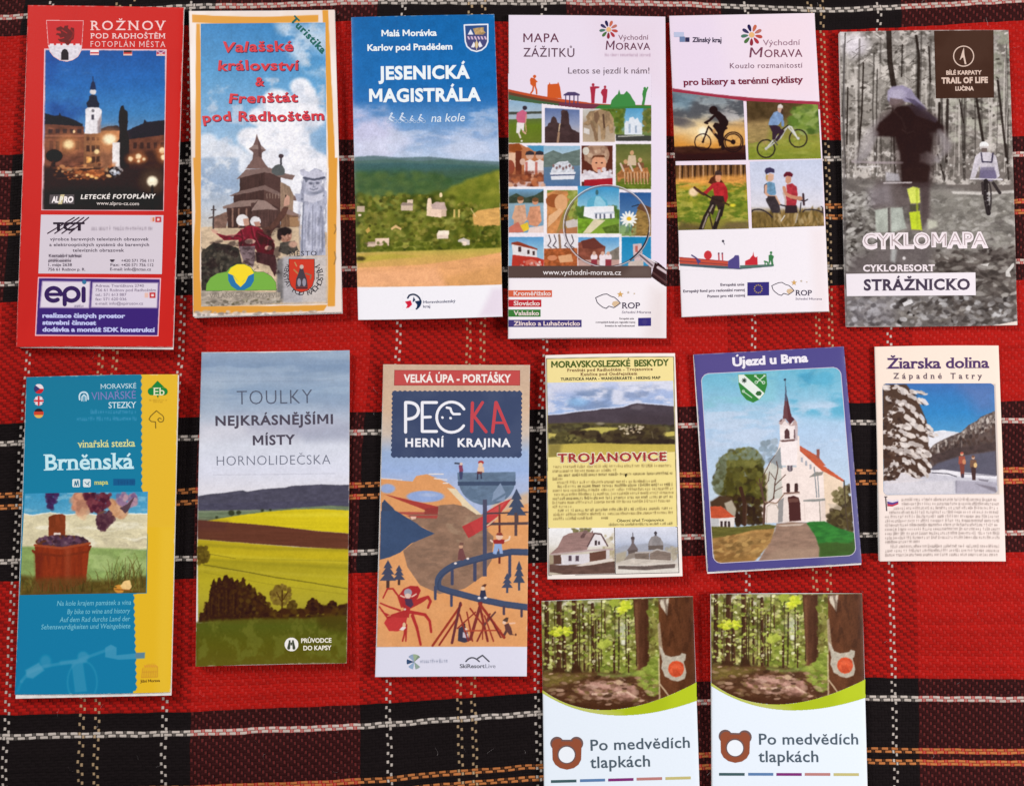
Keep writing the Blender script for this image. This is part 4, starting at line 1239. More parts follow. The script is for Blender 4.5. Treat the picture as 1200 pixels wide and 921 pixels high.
    for i, (x, sc_) in enumerate(((262, 1), (324, 1), (378, .7), (428, .85))):
        y = 650
        L.stroke([(x - 2 * sc_, y - 50 * sc_), (x + 1, y - 52 * sc_)], 12 * sc_, u); L.stroke([(x - 4, y - 42 * sc_), (x - 14 * sc_, y - 24 * sc_), (x + 4 * sc_, y - 10)], 9 * sc_, u); L.stroke([(x - 6, y - 36 * sc_), (x + 14 * sc_, y - 26 * sc_)], 6 * sc_, u)
        for dx in (-18, 20): L.stroke([(x + (dx + 10 * math.cos(R(a))) * sc_, y - 8 * sc_ - 10 * sc_ * math.sin(R(a))) for a in range(0, 361, 45)], 3, (180, 206, 236))
    L.build(B)


def flower_logo(B, f, cx, cy, r, parent=None, layer=1.6):
    """the nine coloured petals"""
    L = Letters('flower_logo', layer, f)
    cols = [(206, 110, 84), (196, 120, 106), (196, 84, 72), (180, 60, 70), (150, 50, 64), (82, 120, 70), (84, 126, 108), (66, 60, 100), (46, 42, 84)]
    for i, k in enumerate(cols):
        a = R(-68 + i * 40)
        pts = []
        for j in range(14):
            p = j / 14 * 2 * math.pi
            u, v = 0.66 * r + 0.34 * r * math.cos(p), 0.15 * r * math.sin(p) * (1 + .3 * math.cos(p))
            pts.append((cx + u * math.cos(a) - v * math.sin(a), cy + u * math.sin(a) + v * math.cos(a)))
        L.piece(np.array(f(pts)), [tuple(range(14))], k, i * 3e-6)
    L.piece(np.array(f(circ(cx, cy, r * .26, 12))), [tuple(range(12))], (240, 190, 130), 4e-5)
    return L.build(B, parent)


def person(c, x, y, h, top, legs, skin=(206, 156, 126), hair=(70, 46, 36), face=0):
    """a small printed figure standing at x,y (feet), h high"""
    c.poly([(x - .10 * h, y - .48 * h), (x + .10 * h, y - .48 * h), (x + .09 * h, y), (x + .02 * h, y), (x, y - .3 * h), (x - .03 * h, y), (x - .10 * h, y)], legs)
    c.poly([(x - .13 * h, y - .82 * h), (x + .13 * h, y - .82 * h), (x + .11 * h, y - .45 * h), (x - .11 * h, y - .45 * h)], top)
    c.line([(x - .13 * h, y - .78 * h), (x - .17 * h, y - .5 * h)], .07 * h, skin); c.line([(x + .13 * h, y - .78 * h), (x + .17 * h, y - .5 * h)], .07 * h, skin)
    c.ell(x, y - .91 * h, .07 * h, .09 * h, skin); c.ell(x, y - .95 * h, .08 * h, .06 * h, hair)


def experience_map():
    q = [(596, 18), (779.7, 20), (780.8, 396.5), (595.5, 397)]
    B = Leaflet('folded_map', q, 4e-3, 'white map with sixteen small holiday photos and a big printed magnifying glass', 'map', bulge=0.6e-3, sheets=7, seed=14, E=1.0, curl={1: 0.7e-3})
    t = Z(585, 10, 4.725); b = Z(585, 200, 4.495)
    wh = (240, 228, 244)
    c = Canvas(*box_of(q), 1.5, wh)
    c.f = t
    c.poly([(500, 30), (930, 30), (930, 500), (600, 300)], (236, 218, 232), a=.6, soft=120)
    c.f = b
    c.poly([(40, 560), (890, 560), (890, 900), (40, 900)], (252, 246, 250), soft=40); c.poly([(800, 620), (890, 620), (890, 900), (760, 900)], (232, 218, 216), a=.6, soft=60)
    c.f = t; c.greek(584, 838, 262, 262, 11, (176, 146, 168), .8, 6)
    B.cover(c, 1.2)
    # skyline band of coloured silhouettes
    bq = [t(50, 360), t(842, 360), t(842, 566), t(50, 566)]
    c = Canvas(*box_of(bq), 3, wh); c.f = t
    top = bez((50, 448), (240, 492), (480, 520)) + bez((500, 524), (620, 536), (842, 536))
    c.poly(top + [(842, 580), (50, 510)], (196, 84, 50))
    c.poly([(50, 462)] + bez((50, 462), (260, 512), (480, 536)) + [(480, 560), (50, 520)], (110, 70, 52)); c.poly(bez((50, 478), (260, 524), (480, 548)) + [(480, 580), (50, 530)], (74, 104, 72))
    c.poly([(330, 520), (600, 535), (600, 580), (330, 560)], (120, 60, 78)); c.poly([(560, 534), (842, 538), (842, 580), (480, 580), (520, 560)], (66, 128, 62))
    og = (214, 96, 48)
    c.poly([(266, 494), (268, 424), (276, 420), (278, 410), (284, 420), (322, 418), (326, 408), (332, 420), (338, 440), (346, 500)], og)
    c.ell(196, 378, 9, 9, og); c.poly([(176, 384), (196, 388), (206, 400), (214, 408), (204, 412), (204, 432), (184, 432), (172, 420), (170, 396)], og); c.line([(190, 430), (186, 456), (176, 470)], 9, og); c.line([(198, 430), (206, 452), (208, 474)], 9, og)
    bl = (84, 70, 110)
    c.poly([(356, 478), (380, 464), (420, 464), (446, 476), (446, 484), (356, 484)], bl)
    for x in (368, 390, 414, 436): c.line([(x, 482), (x, 530)], 6, bl)
    rd = (176, 52, 74)
    c.ell(520, 424, 8, 9, rd); c.poly([(502, 434), (536, 432), (556, 434), (554, 442), (534, 446), (530, 480), (528, 526), (510, 526), (508, 480)], rd)
    c.ell(586, 436, 7, 8, rd); c.poly([(568, 452), (584, 442), (600, 450), (598, 480), (592, 526), (572, 526), (574, 490), (562, 468)], rd)
    gr = (70, 142, 74)
    c.poly([(616, 536), (622, 510), (648, 480), (656, 476), (664, 450), (672, 476), (690, 476), (706, 458), (726, 478), (738, 500), (752, 520), (756, 540), (620, 548)], gr)
    c.ell(806, 446, 8, 10, gr); c.poly([(796, 454), (812, 452), (820, 434), (826, 438), (816, 466), (812, 490), (804, 536), (788, 536), (796, 500), (792, 476)], gr)
    B.panel('skyline_band', bq, c, 2, 1.7, mask=t([(50, 362), (842, 362), (842, 553), (640, 556), (470, 556), (250, 530), (50, 506)]))
    # the mosaic of photos, one printed sheet
    mq = [t(50, 505), t(842, 560), b(802, 505), b(48, 505)]
    mq = [(596.2, 118), (763.3, 118), (763.4, 325.4), (595.7, 325.4)]
    c = Canvas(*box_of(mq), 3.5, (246, 238, 246)); c.f = t
    # row 1
    c.rect(50, 505, 236, 746, (110, 128, 60)); c.grad([(505, (140, 176, 206)), (580, (176, 196, 210)), (600, (150, 170, 160)), (612, (96, 112, 60)), (650, (104, 126, 40)), (746, (110, 122, 48))], [(50, 505), (236, 530), (236, 746), (50, 746)])
    c.poly([(50, 574), (236, 570), (236, 584), (50, 590)], (76, 80, 70)); c.poly([(50, 590), (236, 584), (236, 610), (50, 616)], (170, 186, 196))
    c.ell(142, 552, 13, 12, (60, 50, 60)); c.poly([(98, 580), (130, 562), (152, 575), (154, 606), (140, 640), (104, 636), (94, 610)], (206, 104, 134)); c.poly([(98, 632), (140, 636), (136, 690), (120, 664), (112, 694), (94, 690)], (236, 230, 230)); c.line([(150, 590), (146, 640), (150, 684)], 5, (210, 160, 130)); c.line([(108, 690), (118, 716)], 9, (236, 220, 210)); c.line([(130, 680), (146, 694)], 9, (216, 170, 150)); c.ell(124, 735, 6, 5, (240, 236, 230))
    c.grad([(550, (92, 112, 160)), (640, (150, 160, 190)), (700, (190, 180, 180))], [(252, 552), (446, 562), (446, 746), (252, 746)])
    c.poly([(252, 746), (252, 660), (268, 650), (272, 636), (284, 632), (290, 606), (302, 598), (316, 608), (322, 632), (340, 640), (344, 596), (342, 570), (352, 562), (378, 566), (386, 590), (388, 640), (404, 670), (446, 690), (446, 746)], (74, 56, 56), tex=(30, 20, .2)); c.line([(330, 680), (336, 640)], 7, (206, 180, 150)); c.line([(324, 744), (330, 690)], 12, (170, 136, 110))
    c.grad([(555, (206, 206, 200)), (640, (170, 150, 130)), (740, (196, 176, 150))], [(462, 560), (642, 556), (642, 740), (462, 740)], wob=30)
    c.poly([(560, 556), (700, 552), (642, 640), (600, 600)], (96, 120, 50), tex=(14, 14, .4))
    c.poly([(480, 600), (500, 572), (560, 560), (610, 572), (634, 610), (632, 690), (614, 692), (606, 650), (590, 660), (586, 726), (566, 730), (560, 660), (548, 640), (546, 720), (528, 734), (520, 660), (508, 640), (492, 650), (468, 645), (466, 636), (488, 620)], (164, 136, 104), tex=(14, 20, .3)); c.poly([(524, 580), (548, 566), (556, 600), (540, 640), (526, 620)], (128, 100, 78)); c.line([(512, 640), (528, 680), (540, 728)], 16, (140, 112, 86)); c.line([(576, 590), (582, 660)], 10, (96, 72, 58))
    c.poly([(468, 660), (500, 670), (500, 700), (468, 690)], (226, 220, 214))
    c.grad([(552, (88, 160, 204)), (650, (150, 196, 222)), (690, (120, 140, 80)), (735, (70, 76, 60))], [(646, 556), (842, 540), (842, 735), (646, 735)])
    c.dabs(70, [(646, 556), (690, 556), (684, 680), (646, 690)], (7, 14), [(80, 104, 44), (120, 136, 60), (96, 110, 40)], seed=2); c.dabs(70, [(800, 560), (842, 550), (842, 690), (800, 690)], (7, 14), [(150, 130, 70), (110, 120, 56), (90, 100, 50)], seed=3)
    c.poly([(694, 640), (704, 622), (716, 628), (722, 606), (742, 602), (752, 616), (766, 606), (776, 628), (790, 640), (792, 700), (694, 700)], (226, 232, 240)); c.rect(716, 640, 728, 690, (170, 186, 204)); c.rect(752, 650, 762, 690, (160, 176, 196)); c.poly([(646, 700), (842, 706), (842, 735), (646, 735)], (70, 70, 66)); c.line([(660, 710), (800, 704)], 6, (190, 190, 180))
    # row 2
    c.poly([(50, 752), (110, 748), (150, 770), (250, 760), (250, 960), (50, 960)], (190, 120, 80)); c.poly([(50, 752), (110, 748), (130, 780), (100, 800), (50, 790)], (150, 78, 40)); c.poly([(150, 760), (250, 760), (250, 800), (190, 790)], (80, 150, 190))
    c.rect(90, 790, 124, 920, (110, 54, 40)); c.poly([(50, 800), (90, 800), (90, 880), (50, 880)], (230, 190, 160))
    for x in (170, 224): c.ell(x, 816, 22, 22, (214, 170, 146)); c.poly([(x - 26, 812), (x - 20, 794), (x, 788), (x + 22, 796), (x + 26, 812)], (60, 54, 60)); c.poly([(x - 30, 850), (x, 836), (x + 30, 850), (x + 32, 930), (x - 32, 930)], (236, 226, 224)); c.rect(x - 26, 850, x - 12, 930, (200, 120, 110))
    c.ell(60, 880, 26, 40, (150, 74, 56)); c.ell(130, 850, 16, 18, (220, 180, 160)); c.rect(50, 920, 250, 960, (130, 76, 56))
    c.grad([(762, (150, 190, 216)), (810, (176, 200, 216)), (860, (104, 130, 150)), (990, (84, 116, 160))], [(246, 762), (448, 762), (448, 985), (246, 985)])
    c.poly([(246, 810), (300, 786), (350, 806), (448, 780), (448, 870), (246, 880)], (110, 126, 120), tex=(30, 14, .2))
    c.poly([(286, 900), (300, 868), (330, 850), (380, 846), (410, 880), (420, 920), (290, 925)], (214, 218, 226), tex=(10, 8, .25))
    for x in range(300, 410, 18): c.ell(x, 872 + (x % 5) * 4, 6, 9, (140, 110, 110))
    c.poly([(280, 910), (424, 906), (414, 946), (290, 950)], (232, 234, 240)); c.line([(286, 925), (420, 922)], 6, (60, 70, 110))
    c.rect(456, 752, 628, 985, (96, 50, 40)); c.ell(540, 810, 70, 62, (176, 140, 116)); c.dabs(60, [(476, 780), (600, 770), (600, 860), (480, 840)], (7, 14), [(206, 176, 150), (150, 116, 96), (190, 156, 130)], seed=12); c.ell(552, 862, 40, 48, (222, 160, 126)); c.poly([(508, 840), (520, 816), (580, 812), (596, 840), (590, 826), (530, 824)], (110, 66, 48)); c.ell(538, 856, 6, 4, (70, 44, 40)); c.ell(568, 856, 6, 4, (70, 44, 40)); c.ell(554, 886, 13, 4, (190, 84, 80)); c.poly([(456, 920), (500, 896), (540, 914), (600, 900), (628, 920), (628, 960), (456, 960)], (232, 226, 232)); c.dabs(30, [(460, 890), (628, 890), (628, 950), (460, 950)], (7, 12), [(244, 240, 244), (206, 196, 204)], seed=3)
    c.ell(480, 790, 18, 22, (220, 214, 200)); c.poly([(470, 950), (628, 940), (628, 985), (470, 985)], (170, 40, 50))
    c.grad([(752, (96, 104, 56)), (830, (124, 122, 66)), (880, (104, 108, 50)), (985, (120, 130, 56))], [(646, 752), (842, 752), (842, 985), (646, 985)], wob=40)
    for x, y in ((700, 850), (735, 800), (780, 840)): c.ell(x, y, 11, 13, (206, 160, 120)); c.poly([(x - 20, y + 14), (x + 20, y + 14), (x + 26, y + 70), (x - 26, y + 70)], (214, 190, 160) if x == 735 else (130, 86, 60))
    for x in (690, 740, 790): c.poly([(x - 40, 920), (x - 10, 890), (x + 30, 880), (x + 44, 920), (x + 34, 970), (x + 22, 940), (x - 16, 944), (x - 30, 980)], (176, 116, 70), tex=(12, 16, .3)); c.line([(x, 900), (x - 18, 860)], 10, (214, 190, 170))
    c.f = b
    # row 2 feet of the animals and boats, then row 3
    c.rect(48, 0, 236, 84, (150, 80, 52), a=.35); c.dabs(50, [(48, 10), (232, 10), (232, 82), (48, 82)], (7, 15), [(190, 110, 70), (120, 60, 44), (222, 170, 140), (96, 44, 34)], seed=5)
    c.poly([(616, 60), (800, 60), (800, 98), (616, 98)], (106, 122, 46), tex=(16, 8, .25))
    for x in range(660, 780, 17): c.line([(x, 10), (x + 4, 70)], 6, (214, 170, 130)); c.line([(x + 8, 16), (x + 6, 66)], 4, (120, 80, 50))
    c.rect(48, 86, 250, 332, (246, 240, 244))
    c.grad([(98, (120, 168, 208)), (150, (90, 110, 110)), (180, (150, 180, 196)), (326, (120, 160, 190))], [(50, 98), (234, 98), (234, 328), (50, 328)])
    c.poly([(50, 140), (90, 120), (140, 144), (190, 130), (234, 104), (234, 170), (50, 172)], (64, 76, 62), tex=(20, 14, .3))
    for x, y, k in ((112, 200, (222, 172, 140)), (190, 206, (214, 150, 116))): c.ell(x, y - 44, 16, 19, k); c.poly([(x - 30, y - 14), (x + 24, y - 20), (x + 34, y + 60), (x + 10, y + 90), (x - 36, y + 80)], k, tex=(16, 20, .2)); c.ell(x, y - 52, 17, 12, (120, 84, 56)); c.line([(x - 24, y), (x - 38, y + 50), (x, y + 70)], 14, k)
    c.poly([(110, 290), (150, 272), (160, 310), (120, 326), (104, 320)], (236, 200, 60)); c.poly([(50, 300), (100, 270), (130, 326), (50, 328)], (206, 120, 100)); c.poly([(160, 300), (234, 290), (234, 328), (150, 328)], (236, 214, 206))
    c.grad([(104, (130, 140, 60)), (330, (170, 130, 76))], [(252, 104), (412, 104), (412, 332), (252, 332)], wob=40)
    c.poly([(252, 120), (300, 104), (360, 110), (372, 150), (350, 190), (330, 240), (300, 332), (252, 332)], (206, 140, 86), tex=(26, 26, .2)); c.ell(290, 160, 44, 36, (160, 90, 52)); c.ell(326, 170, 34, 44, (226, 170, 122)); c.poly([(260, 240), (320, 200), (336, 214), (300, 260), (256, 300)], (236, 186, 140)); c.poly([(340, 270), (412, 250), (412, 300), (360, 305)], (206, 196, 190)); c.poly([(320, 310), (412, 296), (412, 332), (310, 332)], (180, 120, 80)); c.dabs(60, [(366, 110), (412, 110), (412, 250), (372, 250)], (6, 12), [(150, 160, 70), (110, 130, 56), (176, 180, 100)], seed=6)
    c.grad([(82, (64, 150, 200)), (200, (150, 200, 222)), (230, (110, 150, 60)), (330, (140, 170, 60))], [(414, 82), (632, 82), (632, 332), (414, 332)])
    c.dabs(60, [(414, 200), (632, 190), (632, 250), (414, 250)], (9, 16), [(70, 100, 46), (96, 126, 56)], seed=7)
    c.poly([(462, 192), (466, 160), (490, 138), (516, 132), (544, 138), (568, 160), (574, 192)], (96, 176, 206)); c.poly([(500, 170), (510, 136), (530, 136), (560, 170), (562, 192), (500, 192)], (150, 206, 226)); c.ell(515, 116, 8, 14, (70, 110, 120)); c.poly([(448, 192), (604, 186), (608, 250), (500, 258), (444, 240)], (240, 240, 244)); c.poly([(500, 222), (608, 216), (608, 226), (500, 232)], (200, 206, 216))
    for x in (506, 528, 550, 584): c.rect(x, 228, x + 9, 254, (96, 100, 120))
    c.poly([(414, 250), (520, 262), (470, 330), (414, 330)], (120, 160, 50), tex=(20, 10, .25)); c.poly([(500, 256), (560, 262), (480, 330), (440, 330)], (226, 214, 180)); c.poly([(540, 300), (632, 280), (632, 330), (560, 330)], (96, 120, 50), tex=(12, 12, .3))
    c.grad([(116, (50, 92, 150)), (250, (90, 130, 176)), (345, (110, 130, 60))], [(634, 116), (800, 116), (800, 345), (634, 345)])
    c.poly([(690, 345), (716, 240), (740, 176), (800, 200), (800, 345)], (146, 116, 66), tex=(20, 8, .35)); c.poly([(724, 200), (744, 172), (800, 196), (800, 232)], (110, 76, 54)); c.line([(700, 190), (735, 180)], 6, (50, 60, 80))
    for i in range(13):
        a = i * 2 * math.pi / 13
        c.ell(682 + 26 * math.cos(a), 256 + 24 * math.sin(a), 20, 6, (246, 246, 240), 1, a)
    c.ell(684, 254, 13, 11, (236, 190, 50)); c.line([(684, 280), (690, 345)], 5, (90, 130, 60)); c.cloud([(634, 290), (720, 280), (720, 345), (634, 345)], (150, 180, 120), 20, 20, .4, .6, .8, 3)
    # row 4
    c.grad([(352, (96, 160, 210)), (420, (150, 196, 222))], [(50, 350), (234, 350), (234, 504), (50, 504)])
    c.poly([(64, 380), (100, 374), (202, 412), (200, 420), (64, 392)], (150, 66, 46)); c.poly([(66, 388), (198, 418), (200, 462), (72, 448)], (236, 230, 230)); c.poly([(70, 444), (200, 458), (236, 470), (234, 504), (66, 504)], (190, 62, 50)); c.rect(100, 402, 116, 428, (80, 60, 60)); c.rect(148, 418, 160, 440, (80, 60, 60)); c.rect(176, 424, 188, 446, (80, 60, 60)); c.poly([(140, 475), (170, 466), (200, 478), (200, 504), (140, 504)], (214, 110, 90)); c.dabs(20, [(100, 480), (234, 480), (234, 504), (100, 504)], (5, 9), [(240, 220, 210), (170, 60, 50)], seed=6)
    c.rect(240, 336, 412, 420, (236, 232, 236))
    for x in (262, 290, 350, 382): c.line([(x, 340), (x + 10, 372), (x - 6, 396), (x + 12, 408)], 5, (80, 66, 72))
    c.line([(316, 340), (322, 410)], 12, (150, 120, 100)); c.poly([(236, 412), (412, 408), (412, 504), (236, 504)], (176, 96, 56), tex=(14, 12, .35)); c.poly([(310, 450), (380, 440), (390, 480), (320, 486)], (226, 170, 126)); c.ell(280, 460, 26, 14, (214, 140, 100))
    c.grad([(350, (90, 160, 214)), (430, (170, 204, 226))], [(416, 350), (632, 350), (632, 504), (416, 504)])
    c.poly([(416, 380), (470, 366), (500, 352), (530, 384), (560, 400), (550, 504), (416, 504)], (140, 80, 64), tex=(20, 20, .25)); c.poly([(430, 372), (500, 354), (556, 404), (500, 416), (440, 410)], (110, 60, 52)); c.poly([(560, 440), (632, 400), (632, 504), (560, 504)], (130, 120, 110), tex=(16, 16, .2)); c.rect(416, 470, 632, 504, (196, 160, 150))
    for x in (500, 545, 575): c.ell(x, 456, 18, 18, (240, 226, 230)); c.rect(x - 16, 468, x + 16, 504, (150, 60, 70) if x != 545 else (236, 226, 232)); c.ell(x, 436, 9, 10, (214, 170, 150))
    c.rect(412, 334, 644, 352, (246, 240, 244)); c.rect(632, 334, 644, 504, (246, 240, 244))
    c.grad([(350, (36, 136, 186)), (504, (60, 150, 196))], [(645, 350), (800, 350), (800, 504), (645, 504)])
    c.poly([(704, 388), (750, 384), (754, 440), (740, 500), (716, 500), (706, 440)], (216, 190, 190)); c.rect(716, 396, 730, 430, (190, 110, 100)); c.poly([(680, 480), (760, 470), (760, 504), (680, 504)], (206, 190, 180))
    c.finish(1.4, 8, 1.2, .06)
    # white gutters stay crisp
    c.f = t
    for r in ((236, 520, 252, 750), (446, 555, 462, 750), (240, 746, 640, 760)): c.rect(*r, (246, 238, 246))
    c.f = b
    c.rect(48, 502, 802, 520, (84, 66, 62))
    # the magnifying glass printed over them
    ring = circ(567, 294, 226, 48, 214)
    c.line(ring, 13, (120, 104, 110), .55, closed=True); c.line(circ(566, 292, 228, 48, 216), 4, (240, 236, 240), .85, closed=True); c.line(circ(568, 297, 220, 48, 208)[:30], 3, (60, 50, 56), .8)
    c.line(bez((690, 470), (770, 410), (786, 330)), 9, (50, 42, 50), .8)
    B.panel('photo_mosaic', mq, c, 2.0, 1)
    hq = [(738, 285), (781, 285), (781, 336), (738, 336)]
    hm = b([(744, 432), (786, 462), (840, 486), (868, 510), (880, 520), (880, 612), (858, 600), (800, 558), (810, 520), (730, 452)])
    c = Canvas(*box_of(hq), 3, (58, 36, 38)); c.f = b
    c.poly([(744, 432), (786, 462), (820, 490), (806, 530), (730, 452)], (206, 190, 196)); c.line([(742, 446), (806, 500)], 9, (110, 92, 98)); c.line([(760, 442), (830, 490)], 7, (246, 240, 244)); c.poly([(820, 484), (868, 508), (880, 520), (880, 612), (800, 558), (812, 516)], (58, 36, 38)); c.line([(836, 510), (884, 540)], 14, (214, 196, 200)); c.line([(800, 530), (880, 590)], 10, (90, 60, 60))
    B.panel('lens_handle', hq, c, 2.2, 2, mask=hm)
    # address bar, district bars
    aq = [b(48, 504), b(802, 504), b(802, 566), b(48, 566)]
    c = Canvas(*box_of(aq), 2, (92, 74, 70)); c.f = b; c.poly([(700, 500), (802, 500), (802, 566), (640, 566)], (120, 104, 98), a=.6, soft=30)
    ab = B.panel('address_bar', aq, c, 1, 1.6)
    L = Letters('lettering', 2.6, b); L.add('www.vychodni-morava.cz', 230, 548, 642, 550, 26, (240, 232, 232), .008); L.build(B, ab)
    for y0, y1, x1, k, s, e in ((630, 666, 278, (222, 104, 74), 'Kroměřížsko', 272), (680, 718, 222, (196, 48, 56), 'Slovácko', 214), (732, 770, 218, (66, 128, 62), 'Valašsko', 210), (786, 824, 434, (76, 66, 128), 'Zlínsko a Luhačovicko', 426)):
        dq = [b(48, y0), b(x1, y0), b(x1, y1), b(48, y1)]
        c = Canvas(*box_of(dq), 1.5, k)
        bar = B.panel('district_bar', dq, c, .6, 1)
        L = Letters('lettering', 2, b); L.add(s, 76, y1 - 8, e, y1 - 8, 23, (246, 226, 222), .024); L.build(B, bar)
    rop_logo(B, b, 508, 650, 1.0)
    eu_flag(B, b, 732, 776, 68, 42, False)
    L = Letters('small_lettering', 2, b)
    g = (110, 100, 110)
    L.add('Evropská unie', 634, 784, 710, 784, 10, g, .01); L.add('z evropských fondů pro regionální rozvoj', 508, 803, 716, 803, 10, g, .01); L.add('Investice do vaší budoucnosti', 558, 822, 714, 822, 10, g, .01)
    L.build(B)
    flower_logo(B, t, 606, 118, 52)
    L = Letters('title_lettering', 2, t); k = (112, 62, 84)
    L.add('MAPA', 134, 188, 330, 188, 48, k, .002, track=.08); L.add('ZÁŽITKŮ', 134, 268, 416, 270, 48, (104, 74, 92), .002, track=.06)
    L.build(B)
    L = Letters('subtitle_lettering', 2, t)
    L.add('Východní', 660, 176, 826, 174, 28, (140, 100, 118), -.002); L.build(B); L = Letters('region_lettering', 2, t); L.add('M', 590, 230, 640, 230, 50, (110, 60, 84), .004, shear=.1); L.add('ORAVA', 646, 230, 836, 230, 38, (110, 60, 84), .004, track=.05)
    L.build(B); L = Letters('slogan_lettering', 2, t)
    L.add('Letos se jezdí k nám!', 382, 362, 832, 362, 34, (120, 104, 116), 0);
    L.build(B)


def rop_logo(B, f, x, y, s):
    """country outline, three stars and the letters"""
    L = Letters('region_logo', 2, f); k = (60, 52, 74)
    o = [(0, 20), (16, 12), (40, 2), (60, 0), (80, 12), (100, 18), (118, 34), (130, 48), (112, 62), (96, 72), (70, 64), (56, 76), (38, 70), (20, 56), (8, 44), (0, 20)]
    L.stroke([(x + a * s, y + c * s) for a, c in o], 4 * s, k)
    fill = [(92, 40), (112, 36), (128, 48), (112, 62), (98, 68), (86, 54)]
    L.piece(np.array(f([(x + a * s, y + c * s) for a, c in fill])), [tuple(range(6))], (226, 196, 160), -2e-5)
    for sx, sy, r, kk in ((130, 2, 18, (222, 176, 106)), (172, -8, 8, (206, 190, 170)), (204, -2, 6, (226, 206, 180))):
        pts = [(x + (sx + (r if i % 2 == 0 else r * .42) * math.sin(i * math.pi / 5)) * s, y + (sy - (r if i % 2 == 0 else r * .42) * math.cos(i * math.pi / 5)) * s) for i in range(10)]
        L.piece(np.array(f(pts)), [tuple(range(10))], kk, 0)
    L.add('ROP', x + 138 * s, y + 76 * s, x + 234 * s, y + 76 * s, 31 * s, (70, 60, 84), .01, .08)
    L.add('Střední Morava', x + 138 * s, y + 102 * s, x + 292 * s, y + 102 * s, 13 * s, (130, 118, 140), 0, 0, .1)
    L.build(B)


def eu_flag(B, f, x, y, w, h, stars=True):
    qd = [f(x, y), f(x + w, y - w * .02), f(x + w, y + h), f(x, y + h + w * .02)]
    c = Canvas(*box_of(qd), 4, (62, 54, 128)); c.f = f
    if stars:
        for i in range(12): c.ell(x + w / 2 + h * .3 * math.sin(i * math.pi / 6), y + h / 2 + h * .3 * math.cos(i * math.pi / 6), 3.6, 3.6, (196, 170, 90))
    else:
        c.ell(x + w / 2, y + h / 2, h * .3, h * .3, (86, 76, 136), .5, soft=6)
    B.panel('union_flag', qd, c, 2.2, 1)


def bike(c, x1, y1, x2, y2, r, col, w=6, hub=None):
    """two wheels and a frame: wheel centres x1,y1 and x2,y2"""
    for x, y in ((x1, y1), (x2, y2)):
        c.line(circ(x, y, r, 26), w, col, closed=True); c.line(circ(x, y, r * .12, 8), w * .6, hub or col, closed=True)
        for i in range(6):
            a = i * math.pi / 3 + .3
            c.line([(x, y), (x + r * math.cos(a), y + r * math.sin(a))], 1.6, col, .35)


